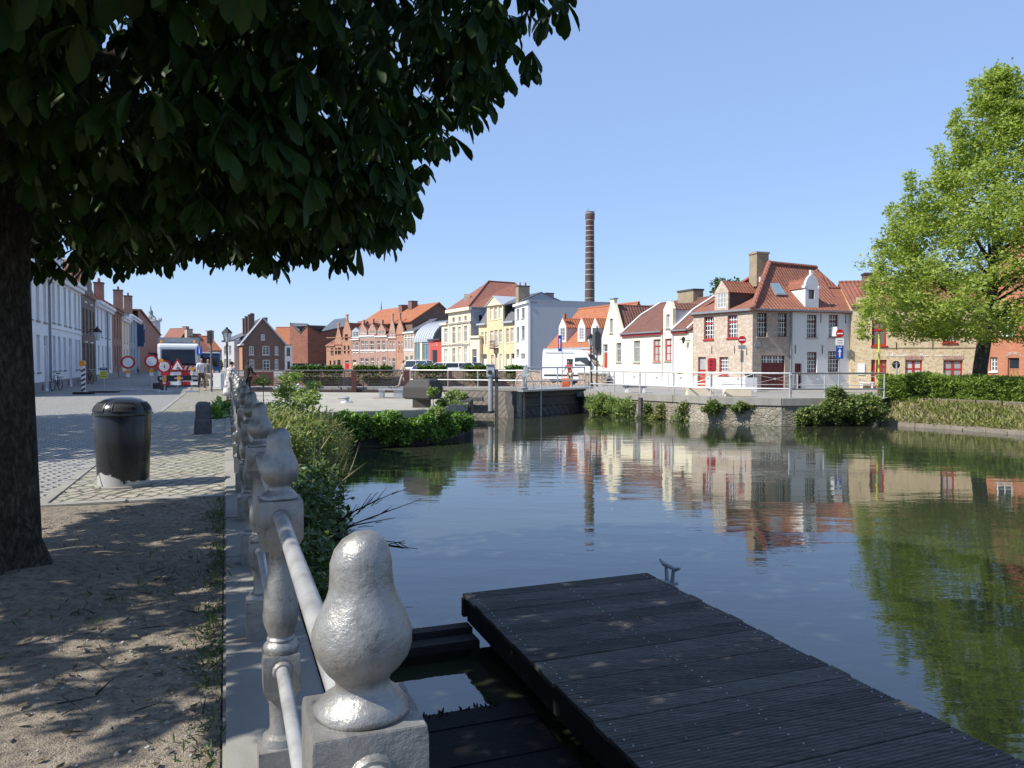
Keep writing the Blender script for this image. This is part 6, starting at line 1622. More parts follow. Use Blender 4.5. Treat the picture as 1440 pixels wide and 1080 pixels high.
# ---------------------------------------------------------------- brick gable house
def gable_house():
    f = H('gable_house', 'brown red brick house with broad plain gable and slate roof with three tall stacks', 341, 128, 400, 130.8)
    r = f.root; xm, zm = f.loc(369, 447.5); zl = f.loc(341, 481)[1]; zr = f.loc(400, 484)[1]; ze = (zl + zr) / 2
    W = dict(fm='white_paint', gm='glass', nx=2, nz=3, sill='white_plaster', fr=.12, bar=.06)
    for q in ((350.5, 487, 357, 499), (369, 486.5, 379, 499), (386.5, 487, 391.5, 499), (367, 470, 372.5, 478), (351, 505.5, 357.5, 522), (369.5, 506, 379.5, 522), (386.5, 505, 391.5, 520)): f.win(f.rect(*q), **W)
    f.wall([(0, -.1), (f.w, -.1), (f.w, ze), (xm, zm), (0, ze)], 'brown_brick')
    D = 22
    g = Fac(r, f.p(0, D, 0), f.p(0, .0, 0)); 
    g.wall([(0, -.1), (g.w, -.1), (g.w, ze), (0, ze)], 'orange_brick', name='side_wall'); f.part('back_wall', 'brown_brick', (.3, f.w, D - .3, D, -.1, ze), (f.w - .3, f.w - .01, .3, D - .3, -.1, ze))  # side wall in brighter brick than the front, sunlight put into the colour
    gable_roof(f, D, 0, f.w, ze, xm, zm + .15, 'grey_slate', ov=.3, y0=-.2)
    f.part('verge', 'white_plaster', (-.3, .2, -.3, -.25, ze - .4, ze - .1))
    m = MB()
    for a, b in (((-.35, ze - .35), (xm, zm)), ((xm, zm), (f.w + .35, ze - .35))): m.path([f.p(a[0], -.22, a[1] + .1), f.p(b[0], -.22, b[1] + .1)], .13, 4)
    m.build('verge_board', 'light_zinc', r)
    f.part('gutter', 'white_plaster', (-.35, -.1, -.2, D, ze - .38, ze - .2))
    for px, py, y in ((345, 449, 9), (348.5, 446, 7), (353, 443.5, 5)):
        d = 129 + y * .91; q = at(px, 460, d); x = (q - f.A).dot(f.ex); chimney(f, x, y, ze + 1, zz(py, d), 1.0, 1.0, 'brown_brick')
    chimney(f, f.loc(362.5, 450)[0], 9, zm - 2, zz(441.5, 137), .6, .6, 'dark_brick'); chimney(f, f.loc(376, 450)[0], 4, zm - 2, zz(447, 132), .9, .9, 'street_brick')
gable_house()
f = H('white_annex', 'small white annex with dark windows between the gable house and the museum', 400.5, 131, 411, 132)
f.win(f.rect(403, 489, 408, 500), 'dark_paint', 'dark_glass', 2, 2); f.win(f.rect(404, 508, 408, 520), 'dark_paint', 'dark_glass', 2, 2)
z_ = zz(485.5, 131); f.wall([(0, -.1), (f.w, -.1), (f.w, z_), (0, z_)], 'white_plaster'); f.part('flat_roof', 'zinc', (-.1, f.w, -.15, 4, z_ + .003, z_ + .15)); sidewalls(f, 4, z_ - .02, 'white_plaster')
f = H('orange_roof_house', 'long house behind the annex showing only its bright orange tile roof', 380, 166, 425, 166)
z_ = zz(492, 166); f.wall([(0, -.1), (f.w, -.1), (f.w, z_), (0, z_)], 'rose_brick'); saddle(f, 9, z_, zz(460, 170), 'orange_tile'); sidewalls(f, 9, z_ - .1, 'rose_brick')
# ---------------------------------------------------------------- factory chimney and spires
c = pt(829, 180); root = thing('factory_chimney', 'tall round brick factory chimney with white steel bands', 'chimney stack', c)
plain('zinc_band', (.5, .48, .45), .6); plain('stack_brick', (.16, .10, .085), .9, c2=(.10, .065, .058), scale=.8, bmp=.3, bscale=8)
zt = zz(298, 180); r0, r1 = 1.28, .98; M = Matrix.Translation(c)
m = MB(); m.lathe([(r0, -.1), (r1, zt - 2.0), (r1 + .12, zt - 1.8), (r1 + .14, zt - .5), (r1 + .05, zt - .4), (r1 + .05, zt), (.75, zt), (.75, zt - 1)], 24, M); m.build('shaft', 'stack_brick', root, smooth=True)
for y in (300.5, 310, 318, 325, 331.5, 339.5, 347.5, 355.5, 363.5, 371.5, 379.5, 386.5, 396.5, 407.5, 419.5):
    z = zz(y, 180); rr = r0 + (r1 - r0) * z / zt + (.16 if y < 306 else 0); m = MB(); m.lathe([(rr - .05, z - .07), (rr + .04, z - .07), (rr + .04, z + .07), (rr - .05, z + .07)], 24, M); m.build('band', 'zinc_band', root)
m = MB()
for k in range(3): a = k * 2.1; m.tube(c + Vector((math.cos(a), math.sin(a), zt)), c + Vector((math.cos(a), math.sin(a), zt + .8)), .03, .02, 5)
m.build('lightning_rod', 'black_iron', root)
def spire(name, label, px, d, ytip, ybase, wpx, mat='zinc', body='yellow_grey_brick'):
    c = pt(px, d); root = thing(name, label, 'spire', c); r = wpx / 2 * d / F; zb, zt = zz(ybase, d), zz(ytip, d)
    m = MB(); m.box(c.x - r * .9, c.x + r * .9, c.y - r * .9, c.y + r * .9, 0, zb); m.build('tower', body, root)
    m = MB(); m.lathe([(r * 1.3, zb), (r * .85, zb + (zt - zb) * .18), (.06, zt)], 8, M=Matrix.Translation((c.x, c.y, 0))); m.build('spire', mat, root)
    m = MB(); m.tube((c.x, c.y, zt), (c.x, c.y, zt + r), .05, .03, 5); m.build('cross', 'black_iron', root)
plain('copper_grey', (.20, .25, .26), .6)
spire('church_spire', 'slender grey church spire rising behind the ornate terrace', 536.5, 320, 425, 449, 5.5, 'copper_grey')
spire('church_spire', 'small distant green spire above the tree behind the truck', 269, 420, 462.5, 478, 3.5, 'copper_grey')
def tower():
    d = 300; c = pt(213, d); root = thing('church_tower', 'grey square church tower with stepped lantern and finial above the left street', 'tower', c)
    r = 9 * d / F; Z = lambda y: zz(y, d)
    m = MB(); m.box(c.x - r, c.x + r, c.y - r, c.y + r, 0, Z(452)); m.build('tower_body', 'grey_plaster', root)
    m = MB(); m.box(c.x - r - .4, c.x + r + .4, c.y - r - .4, c.y + r + .4, Z(452) + .01, Z(450))
    for sx in (-1, 1):
        for sy in (-1, 1): m.box(c.x + sx * r - .5, c.x + sx * r + .5, c.y + sy * r - .5, c.y + sy * r + .5, Z(450) + .01, Z(447))
    m.build('parapet', 'grey_plaster', root)
    M = Matrix.Translation((c.x, c.y, 0))
    m = MB(); m.lathe([(r * .8, Z(450)), (r * .7, Z(446)), (r * .42, Z(443.5)), (r * .3, Z(441)), (r * .34, Z(440)), (r * .3, Z(438)), (.3, Z(435)), (.05, Z(429))], 12, M); m.build('lantern', 'copper_grey', root)
    m = MB()
    for k in range(3): m.box(c.x - r * .6 + k * r * .5, c.x - r * .6 + k * r * .5 + r * .22, c.y - r - .05, c.y - r + .1, Z(464), Z(456))
    m.build('louvre', 'dark_paint', root)
tower()
# ---------------------------------------------------------------- left street
SD = lambda px: 9180.0 / (283.0 - px)      # distance of the street front seen at column px
def street(px0, px1, label, mat, cornice_z, wins_up, wins_lo, name='terrace_house', roof='rose_tile', roof_z=2.2, door=None, cm='street_white', step=None, wf='white_paint', gmat='glass', plinth=True, extra=None, up=(.56, .90), lo=(.16, .45), nz=3, depth=8):
    f = H(name, label, px0, SD(px0), px1, SD(px1), group='terraced houses along the left street')
    r = f.root; ze = cornice_z
    for x in wins_up: f.win((f.w * x - .45, f.w * x + .45, ze * up[0], ze * up[1]), wf, gmat, 2, nz, sill='bluestone', rec=.14)
    for x in wins_lo: f.win((f.w * x - .45, f.w * x + .45, ze * lo[0], ze * lo[1]), wf, gmat, 2, nz, sill='bluestone', rec=.14)
    if door is not None: f.door((f.w * door - .55, f.w * door + .55, .15, ze * .45), 'grey_plaster' if mat == 'street_white' else 'dark_paint', tr=.2)
    out = [(0, -.1), (f.w, -.1), (f.w, ze)]
    if step:
        a, b, zt = f.w * step[0], f.w * step[1], step[2]; n = 5; xm = (a + b) / 2; st = [(b, ze)]
        for i in range(n): x = b - (b - xm - .35) * (i + 1) / (n + .5); st += [(x, st[-1][1]), (x, ze + (zt - ze) * (i + 1) / n)]
        out += st + [(2 * xm - x, z) for x, z in reversed(st)]
        gable_roof(f, 5, a + .3, b - .3, ze, xm, zt - .3, roof, ov=0, y0=.3)
    out.append((0, ze)); f.wall(out, mat)
    f.part('cornice', cm, (0, f.w, -.4, -.004, ze - .3, ze - .04), (0, f.w, -.25, -.006, ze - .55, ze - .304)) if not step else None
    if plinth: f.part('plinth', 'bluestone', (0, f.w * (door or 1) - (.6 if door else 0), -.04, -.004, 0, .55), *([(f.w * door + .6, f.w, -.04, -.004, 0, .55)] if door and door < .95 else []))
    saddle(f, depth, ze, ze + roof_z, roof, ov=.1, ends=0); sidewalls(f, depth, ze - .05, mat, gable=(depth / 2, ze + roof_z - .2))
    if extra: extra(f, ze)
    return f
def chim_at(f, px, py, d, wx, wy, n):
    q = at(px, py, d); chimney(f, (q - f.A).dot(f.ex), (q - f.A).dot(f.ey), 5, q.z, wx, wy, 'street_brick', pots=n)
def ex1(f, ze):
    for x in (.30, .62): 
        dormer(f, f.w * x - .7, f.w * x + .7, ze + .15, ze + 1.5, ze + 1.9, 2.5, .5, 'street_white', 'grey_slate', 'white_paint', 2, 2, False)
        f.part('dormer_roof', 'zinc', (f.w * x - .85, f.w * x + .85, .35, 2.6, ze + 1.503, ze + 1.62))
    f.part('downpipe', 'zinc', (.02, .12, -.12, -.01, .6, ze - .56)); f.part('vent', 'dark_paint', *[(f.w * x - .25, f.w * x + .25, -.05, -.042, .12, .42) for x in (.2, .5, .82)])
    z = ze * .52; f.part('string_course', 'street_white', (.15, f.w, -.06, -.004, z - .08, z + .02))
street(22, 69, 'white terraced house at the left picture edge with dark doorway', 'street_white', 6.75, (.2, .42, .64, .88), (.2, .42, .64), door=.9, roof='grey_slate', extra=lambda f, ze: f.part('vent', 'dark_paint', (f.w * .7, f.w * .76, -.05, -.042, .1, .4)))
street(69.2, 115.2, 'long white terraced house with six tall upper windows and heavy cornice', 'street_white', 6.95, (.13, .27, .45, .6, .78, .92), (.13, .27, .42, .8, .92), door=.6, roof='grey_slate', extra=ex1)
def ex2(f, ze):
    m = MB(); q = f.p(f.w * .25, -.1, ze * .56); m.path([q, q + Vector((.6, -.5, .3)), q + Vector((1.3, -1.0, .2))], .03, 5); o = m.build('lamp_bracket', 'black_iron', f.root)
    m = MB(); e = q + Vector((1.3, -1.0, -.55)); m.lathe([(.12, 0), (.28, .55), (.3, .6)], 6, Matrix.Translation(e)); m.build('lantern_glass', 'lamp_glass', o); m = MB(); m.lathe([(.34, .6), (.3, .68), (.1, .9), (.03, 1.05)], 6, Matrix.Translation(e)); m.build('lantern_cap', 'black_iron', o)
    for x in (.3, .7): f.part('white_banding', 'street_white', (f.w * x - .6, f.w * x + .6, -.03, -.004, ze * .905, ze * .92), (f.w * x - .6, f.w * x + .6, -.03, -.004, ze * .46, ze * .475))
street(115.4, 135, 'dark brick house with tall stepped gable between two white houses', 'dark_brick', 6.6, (.14, .36, .62, .86), (.14, .4, .62, .86), roof='brown_tile', step=(.1, .9, 9.6), extra=ex2, wf='grey_plaster', plinth=False, up=(.56, .84))
street(135.2, 158, 'white terraced house with dark downpipe beyond the stepped gable', 'street_white', 6.65, (.12, .34, .56, .82), (.14, .38, .58, .84), roof='brown_tile', roof_z=1.7,
       extra=lambda f, ze: (f.part('downpipe', 'zinc', (f.w * .64, f.w * .64 + .12, -.14, -.01, .6, ze - .5))))
street(158.2, 172, 'red brick terraced house with two big chimney stacks', 'street_brick', 7.1, (.25, .55, .8), (.25, .75), door=.5, roof='rose_tile', roof_z=2.6, cm='street_brick', wf='maroon_paint',
       extra=lambda f, ze: chim_at(f, 139, 399, 74.5, 1.0, .8, 4))
street(172.2, 182, 'narrow cream rendered house on the left street', 'ashlar_beige', 6.6, (.3, .7), (.3,), door=.7, roof='grey_slate', roof_z=.8, extra=lambda f, ze: chim_at(f, 166, 409, 94, 1.0, 1.0, 4))
def ex3(f, ze):
    chim_at(f, 180, 417, 105.5, 1.0, 1.0, 3)
    x = f.w * .8; f.part('bay_window', 'blue_paint', (x - 1.1, x + 1.1, -.8, -.01, ze * .5, ze * .56), (x - 1.1, x + 1.1, -.8, -.01, ze * .82, ze * .9), (x - 1.1, x - .95, -.8, -.01, ze * .56, ze * .82), (x + .95, x + 1.1, -.8, -.01, ze * .56, ze * .82), (x - .08, x + .08, -.8, -.7, ze * .56, ze * .82))
    f.part('bay_glass', 'glass', (x - .94, x + .94, -.72, -.68, ze * .56, ze * .82))
street(182.2, 197, 'blue grey rendered house with a dark blue bay window', 'blue_grey', 7.3, (.2, .45), (.2, .45), roof='grey_slate', roof_z=1.2, door=.75, cm='street_white', extra=ex3)
def side_gable():
    f = H('corner_terrace_house', 'brick end house whose long roof verge slopes down towards the truck', 197.2, SD(197.2), 226, SD(226)); r = f.root
    za, zb = zz(437, SD(199)), zz(470, SD(224))
    for x in (.2, .4, .6, .8): f.win((f.w * x - .5, f.w * x + .5, .9, 2.6), 'white_paint', 'glass', 2, 2)
    f.wall([(0, -.1), (f.w, -.1), (f.w, zb), (0, za)], 'street_brick'); m = MB(); m.slab([f.p(0, -.25, za + .1), f.p(f.w, -.25, zb + .1), f.p(f.w, 8, zb + .1), f.p(0, 8, za + .1)], .2); m.build('roof', 'rose_tile', r); sidewalls(f, 8, zb - .1, 'street_brick')
    f.part('awning', 'dark_paint', (f.w * .3, f.w * .8, -1.2, -.01, 2.9, 3.0))
side_gable()
# houses at the end of the street
def far_house(px0, d0, px1, d1, label, eave, ridge, wall_m, roof_m, wins=(), gable=False, step=False, ch=(), name='far_house', wf='white_paint'):
    f = H(name, label, px0, d0, px1, d1); dm = (d0 + d1) / 2; ze, zr = zz(eave, dm), zz(ridge, dm + (0 if gable else 4))
    for q in wins: f.win(f.rect(*q), wf, 'glass', 2, 2)
    if gable:
        xm = f.w / 2; out = [(0, -.1), (f.w, -.1), (f.w, ze)]
        if step:
            st = [(f.w, ze)]
            for i in range(6): x = f.w - (f.w / 2 - .4) * (i + 1) / 6; st += [(x, st[-1][1]), (x, ze + (zr - ze) * (i + 1) / 6)]
            out = out[:2] + st + [(f.w - x, z) for x, z in reversed(st)]
        else: out += [(xm, zr), (0, ze)]
        f.wall(out, wall_m); gable_roof(f, 12, 0, f.w, ze, xm, zr - (.4 if step else 0) + .1, roof_m, ov=.1, y0=.3)
    else: f.wall([(0, -.1), (f.w, -.1), (f.w, ze), (0, ze)], wall_m); saddle(f, 8, ze, zr, roof_m)
    sidewalls(f, 8, ze - .1, wall_m)
    for px, y in ch: chimney(f, f.loc(px, 480)[0], 4, ze, zz(y, dm + 4), 1.2, 1.0, wall_m)
    return f
far_house(222, 190, 246.5, 188, 'far house with large pale orange corrugated looking tile roof left of the truck roof', 486, 462, 'street_brick', 'rose_tile', ch=((244, 460),))
far_house(247, 200, 257, 200, 'tiny far house with orange roof and chimney above the truck', 478, 470, 'street_brick', 'orange_tile', ch=((255, 468),))
far_house(277.5, 150, 296, 152, 'pink house with crow stepped gable end behind the info sign', 497, 470, 'pink_brick', 'rose_tile', [(283, 503, 286, 513), (289, 503, 292, 513)], ch=((279, 464),))
far_house(296.5, 156, 312, 158, 'far house with orange red roof and step gable left of the street lantern', 492, 473, 'grey_plaster', 'orange_tile', [(300, 496, 302.5, 506), (306, 496, 309, 506)], ch=((311, 466),))
far_house(312.5, 140, 329.5, 133, 'grey and white house front just left of the gable house', 478, 466, 'grey_plaster', 'grey_slate', [(315, 487, 318, 498), (322, 486, 325, 498), (315, 505, 318, 518), (322, 505, 325, 518)])
small_tree('tree', 'bright green tree peeping over the truck at the end of the street', 263, 210, 470, 505, 22, 'weed_leaf', 1800, .9)
small_tree('tree', 'thin dark tree crown behind the chimney between the cream and corner houses', 1022, 62, 391, 425, 46, 'bramble_leaf', 700, .28)
small_tree('tree', 'low green shrubby tree beside the white cabinet by the lantern', 305, 75, 505, 528, 16, 'weed_leaf', 700, .25, .06)
# ---------------------------------------------------------------- lock: abutment, gate, footbridge, railings
def lock():
    a, b = pt(634, 38.6), pt(735, 37.4)
    root = thing('lock_abutment', 'weathered plank faced abutment of the lock left of the dark gate', 'lock wall', a)
    f = Fac(root, a, b); top = .18
    xr = f.w - .56
    m = MB(); m.hexa([f.p(.0, -.22, -2), f.p(xr, -.22, -2), f.p(xr, .6, -2), f.p(.0, .6, -2), f.p(.0, .0, top), f.p(xr, .0, top), f.p(xr, .6, top), f.p(.0, .6, top)]); m.build('wall', 'gate_timber', root)
    Y = lambda z: -.22 * (top - z) / (top + 2) - .012
    i = 0; x = -1.2
    while x < xr:            # slanting facing boards, narrow open joints between them
        z0, z1 = -1.3, top - .02; sl = .95 * (z1 - z0)
        xa, xb = x, x + .27
        P = [(xa, z0), (xb, z0), (xb + sl, z1), (xa + sl, z1)]
        def clip(P, lim, keep):
            o = []
            for k in range(len(P)):
                p, q = P[k], P[(k + 1) % len(P)]; a_, b_ = keep(p), keep(q)
                if a_: o.append(p)
                if a_ != b_: t = (lim - p[0]) / (q[0] - p[0]); o.append((lim, p[1] + (q[1] - p[1]) * t))
            return o
        P = clip(P, .02, lambda p: p[0] >= .02); P = clip(P, xr - .02, lambda p: p[0] <= xr - .02) if len(P) > 2 else P
        if len(P) > 2:
            m = MB(); dy = rnd.uniform(-.012, .006); m.prism([f.p(px_, Y(z) + dy - .02, z) for px_, z in P], f.ey * .03); m.build('plank', 'lock_timber', root)
        x += .30
    m = MB(); f.box(m, f.w - .54, f.w - .05, -.2, .6, -2, top); m.build('stone_pier', 'quay_stone', root)
    m = MB(); f.box(m, -.4, f.w, -.02, .9, top + .003, top + .16); m.build('coping', 'coping', root, bev=.015)
    m = MB(); f.box(m, .2, 1.9, -.55, -.36, -.3, -.12); m.build('fender', 'gate_timber', root)
    # gate leaf
    A, B = pt(720, 37.3), pt(822, 42.0)
    g = thing('lock_gate', 'big dark timber lock gate with slanting planks across the channel mouth', 'lock gate', A)
    f = Fac(g, A, B); zt = .16
    m = MB(); f.box(m, .5, f.w - .05, .0, .25, -2, zt - .3); m.build('leaf', 'gate_timber', g)
    m = MB(); f.box(m, 0, .48, -.18, .45, -2, zt + .02); m.build('heel_post', 'gate_timber', g, bev=.02)
    m = MB(); f.box(m, .5, f.w - .02, -.12, .35, zt - .298, zt - .02); f.box(m, .5, f.w - .05, -.06, -.003, -.62, -.48); m.build('top_beam', 'gate_timber', g, bev=.015)
    m = MB(); n = 11
    for i in range(n):
        x = .75 + i * (f.w - 1.0) / n; p0 = f.p(x + .55, -.03, -1.5); p1 = f.p(max(x - .35, .55), -.03, -.63)
        if x + .6 > f.w - .1: continue
        m.hexa([p0 - f.ex * .022, p0 + f.ex * .022, p0 + f.ex * .022 + f.ey * .025, p0 - f.ex * .022 + f.ey * .025, p1 - f.ex * .022, p1 + f.ex * .022, p1 + f.ex * .022 + f.ey * .025, p1 - f.ex * .022 + f.ey * .025])
    m.build('plank', 'lock_timber', g)
    m = MB(); f.box(m, .3, f.w + .2, -.45, .55, zt, zt + .09); m.build('walkway', 'galvanised', g)
    m = MB(); f.box(m, f.w - .9, f.w - .1, -.35, -.125, -.25, .02); m.build('bracket', 'galvanised', g)
    # ladder-like rod in front of the gate
    m = MB(); q = f.p(1.9, -.3, 0); m.tube(q + Vector((0, 0, -1.6)), q + Vector((0, 0, .3)), .03, .03, 6); m.build('rod', 'galvanised', g)
    # winding gear columns
    def column(px, d, label, post):
        c = pt(px, d, 0); r = thing('winding_column', label, 'lock gear', c)
        m = MB(); m.tube(c + Vector((0, 0, -.75 if post else .15)), c + Vector((0, 0, 1.0)), .12 if post else .05, .12 if post else .05, 12); m.build('column', 'galvanised', r, smooth=True)
        m = MB(); z0 = .9 if post else .85; gw = .2 if post else .11; m.box(c.x - gw, c.x + gw, c.y - gw * .8, c.y + gw * .8, z0, z0 + .55); 
        if post: m.box(c.x - .25, c.x + .25, c.y - .21, c.y + .21, z0 + .552, z0 + .62)
        m.build('gear_box', 'light_zinc', r, bev=.03)
        if post:
            m = MB(); m.box(c.x + .2, c.x + .36, c.y - .12, c.y + .12, -1.6, 1.25); m.build('guide_post', 'gate_timber', r)
            m = MB(); m.lathe([(.22, -.8), (.22, -.72)], 12, Matrix.Translation((c.x, c.y, 0))); m.build('collar', 'dark_paint', r)
            m = MB(); m.tube(c + Vector((-.02, -.22, 1.12)), c + Vector((-.02, -.28, 1.12)), .11, .11, 12); m.build('dial', 'dark_paint', r)
    column(690, 36.6, 'grey winding column with square gear box and dark guide post at the lock abutment', True)
    column(740, 38.6, 'slim hydrant like gear column on the gate walkway with light green head', False)
    # pair of paddle racks
    for i, px in enumerate((731, 744)):
        c = pt(px, 38.5); m = MB(); pts = [c + Vector((-.25 + .5 * t, 0, .27 + .75 * math.sin(PI * t))) for t in np.linspace(0, 1, 9)]; m.path(pts, .03, 6)
        tag(m.build('paddle_rack', 'galvanised', smooth='all'), ['curved steel hoop on the gate walkway left of the gear column', 'curved steel hoop on the gate walkway right of the gear column'][i], 'lock gear')
lock()
def footbridge():
    A, B = pt(336, 50.5), pt(722, 50.5); root = thing('footbridge', 'low brown steel footbridge with slatted railing behind the lock island', 'footbridge', A)
    f = Fac(root, A, B)
    m = MB(); f.box(m, -1, f.w + .5, 0, 1.8, -.22, -.06); m.build('deck', 'quay_paving', root)
    m = MB(); f.box(m, -1, f.w + .5, -.08, .12, -.5, -.222); f.box(m, -1, f.w + .5, 1.68, 1.9, -.5, -.222); m.build('girder', 'post_brown', root)
    m = MB()
    for x in (498, 572, 632, 690): xx = f.loc(x, 540)[0]; f.box(m, xx - .25, xx + .25, .1, 1.6, -1.6, -.505)
    m.build('pier', 'dark_concrete', root)
    for y, nm in ((-.06, 'railing'), (1.72, 'railing')):
        m = MB(); f.box(m, -.8, f.w + .4, y - .06, y + .06, .99, 1.05)
        for z in (.15, .32, .49, .66, .83): f.box(m, -.8, f.w + .4, y - .012, y + .012, z - .008, z + .008)
        n = int(f.w / 1.6)
        for i in range(n + 1): x = i * f.w / n; f.box(m, x - .02, x + .02, y - .025, y + .025, -.06, .988)
        o = m.build(nm, 'post_brown', root)
        if y < 0:
            h = MB(); f.box(h, -.8, f.w + .4, y - .07, y + .07, 1.053, 1.075); h.build('handrail', 'rail_grey', o)
    for x in (498.5, 572.5, 632.5): xx = f.loc(x, 540)[0]; m = MB(); f.box(m, xx - .16, xx + .16, -.24, -.085, -.85, 1.06); m.build('post', 'corten_red', root)
    m = MB(); f.box(m, .35, 2.3, -.12, -.085, .05, .96); m.build('red_panel', 'corten_red', root)
footbridge()
def pipe_rail(name, label, pts, h=1.08, mid=.5, spacing=1.8, r=.026, mat='rail_grey', cross=False, ends=True, z0=0.0, dark_top=False):
    pts = [Vector((p.x, p.y, z0)) for p in pts]; root = thing(name, label, 'railing', pts[0])
    posts = []
    for a, b in zip(pts[:-1], pts[1:]):
        L = (b - a).length; n = max(1, round(L / spacing)); posts += [a.lerp(b, i / n) for i in range(n)]
    posts.append(pts[-1])
    for p in posts: m = MB(); m.tube(p + Vector((0, 0, -.04)), p + Vector((0, 0, h)), r * 1.05, r * 1.05, 8); m.build('post', mat, root, smooth=True)
    m = MB()
    m.path([p + Vector((0, 0, h)) for p in pts], r * 1.1, 8); m.build('top_rail', 'sign_back' if dark_top else mat, root, smooth=True)
    m = MB(); m.path([p + Vector((0, 0, mid)) for p in pts], r, 8); m.build('mid_rail', 'sign_back' if dark_top else mat, root, smooth=True)
    if cross:
        m = MB(); c2 = MB()
        for a, b in zip(posts[:-1], posts[1:]):
            d = (b - a).normalized() * .08; z = Vector((0, 0, 1)); w = Vector((0, .012, 0))
            m.path([a + d + z * (mid + .06), b - d + z * (h - .06)], .012, 5); m.path([a + d + w + z * (h - .06), b - d + w + z * (mid + .06)], .012, 5)
            q = a.lerp(b, .5) + z * (mid + h) * .5; c2.tube(q + Vector((0, -.02, 0)), q + Vector((0, .03, 0)), .06, .06, 8)
        m.build('brace', mat, root); c2.build('boss', mat, root)
    return root
pipe_rail('pipe_railing', 'thin grey pipe railing along the back of the lock island behind the concrete block', [pt(577, 43.5), pt(630, 42.8), pt(672, 42.2), pt(735, 41.2)], h=1.15, mid=.62, spacing=2.6)
g1 = [pt(737, 38.6, 0), pt(784, 40.6, 0), pt(822, 42.1, 0)]
pipe_rail('pipe_railing', 'pale pipe railing on the walkway over the dark lock gate', g1, h=1.1, mid=.4, spacing=1.7, r=.034, z0=.22)
q = [pt(830, 41.4), pt(900, 38.2), pt(1000, 34.8), pt(1111, 33.6)]
pipe_rail('pipe_railing', 'galvanised crossbraced quay railing in front of the cream and pink houses', q, cross=False, spacing=2.55, r=.034, h=1.12, mid=.44)
q2 = [pt(848, 47.0), pt(975, 41.6), pt(1060, 40.4), pt(1120, 40.6)]
pipe_rail('braced_railing', 'thin grey braced road railing behind the quay railing', [Vector((p.x, p.y, 0)) for p in q2], cross=True, spacing=1.9, r=.02, h=1.02, mid=.42)
q3 = [pt(1113, 33.7), pt(1160, 33.9), pt(1244, 34.2)]
pipe_rail('pipe_railing', 'dark topped pipe railing from the one way signs to the hedge', q3, spacing=2.4, r=.032, h=1.12, mid=.42, dark_top=True)
q4 = [pt(1122, 40.0), pt(1180, 40.2), pt(1240, 39.6)]
pipe_rail('braced_railing', 'white braced road railing before the white half of the corner house', q4, cross=True, spacing=1.9, r=.026, h=1.0, mid=.4)
# ---------------------------------------------------------------- lock island fittings
def block():
    p0 = at(594, 570, 27.4); c = Vector((p0.x, p0.y, 0)); root = thing('concrete_block', 'dark trapezoid concrete block on a narrow foot standing on the lock island', 'block', c)
    s = 27.4 / F
    m = MB(); Lx = lambda px: (px - 594) * s
    def ring(z, x0, x1, y0, y1): return [(c.x + x0, c.y + y0, z), (c.x + x1, c.y + y0, z), (c.x + x1, c.y + y1, z), (c.x + x0, c.y + y1, z)]
    R_ = [ring(.30, Lx(573), Lx(613), -.3, .35), ring(.34, Lx(571), Lx(616), -.38, .42), ring(.72, Lx(572), Lx(617), -.42, .45), ring(.96, Lx(580), Lx(614), -.3, .38), ring(1.02, Lx(585), Lx(611), -.22, .3)]
    vs_ = [p for r in R_ for p in r]; fs = [(4 * i + j, 4 * i + (j + 1) % 4, 4 * i + 4 + (j + 1) % 4, 4 * i + 4 + j) for i in range(4) for j in range(4)] + [(3, 2, 1, 0), (16, 17, 18, 19)]
    m.add(vs_, fs, Matrix.Translation(c) @ Matrix.Rotation(-.5, 4, 'Z') @ Matrix.Translation(-c)); m.build('body', 'block_stone', root, bev=.02)
    m = MB(); m.box(c.x - .32, c.x + .28, c.y - .25, c.y + .25, -.02, .305); m.build('foot', 'dark_concrete', root)
plaster('block_stone', (.075, .072, .070), .5, dirt=(.6, .62, .45)); block()
c = gr(551, 560); root = thing('mooring_stand', 'small grey iron mooring stand on the lock island left of the concrete block', 'mooring gear', c)
m = MB(); m.box(c.x - .55, c.x - .35, c.y - .15, c.y + .25, .0, .36); m.box(c.x + .1, c.x + .5, c.y - .15, c.y + .25, 0, .36); m.build('leg', 'galvanised', root, bev=.01)
m = MB(); m.box(c.x - .58, c.x + .52, c.y - .2, c.y + .3, .362, .42); m.build('plate', 'galvanised', root)
m = MB(); m.box(c.x - .8, c.x + .75, c.y - .35, c.y + .4, .008, .03); m.build('base', 'coping', root)
c = gr(487, 566); m = MB(); m.lathe([(.28, .005), (.26, .04), (.1, .06), (.08, .16), (.15, .2), (.1, .24), (.01, .25)], 14, Matrix.Translation(c)); m.path([c + Vector((-.35, 0, .17)), c + Vector((.1, .05, .15))], .03, 6)
tag(m.build('mooring_bollard', 'galvanised', smooth=True), 'low iron mooring bollard in the middle of the lock island', 'mooring bollard')
# end stone of the island
a = pt(642, 28.9); m = MB(); m.box(a.x - .5, a.x + .55, a.y - .1, a.y + 1.6, -1.6, .16); tag(m.build('pier_stone', 'dark_concrete', bev=.03), 'dark stone block at the tip of the lock island above the ivy', 'stone block')
for px, d, lb in ((1356, 0, ''),):
    pass
def pile(px, d, h, label):
    c = pt(px, d, WZ); m = MB(); m.tube(c + Vector((0, 0, -.5)), c + Vector((0, 0, h)), .13, .12, 8); tag(m.build('timber_pile', 'gate_timber', smooth=True), label, 'pile')
pile(901, 36.9, 1.0, 'dark timber fender pile against the far quay wall')
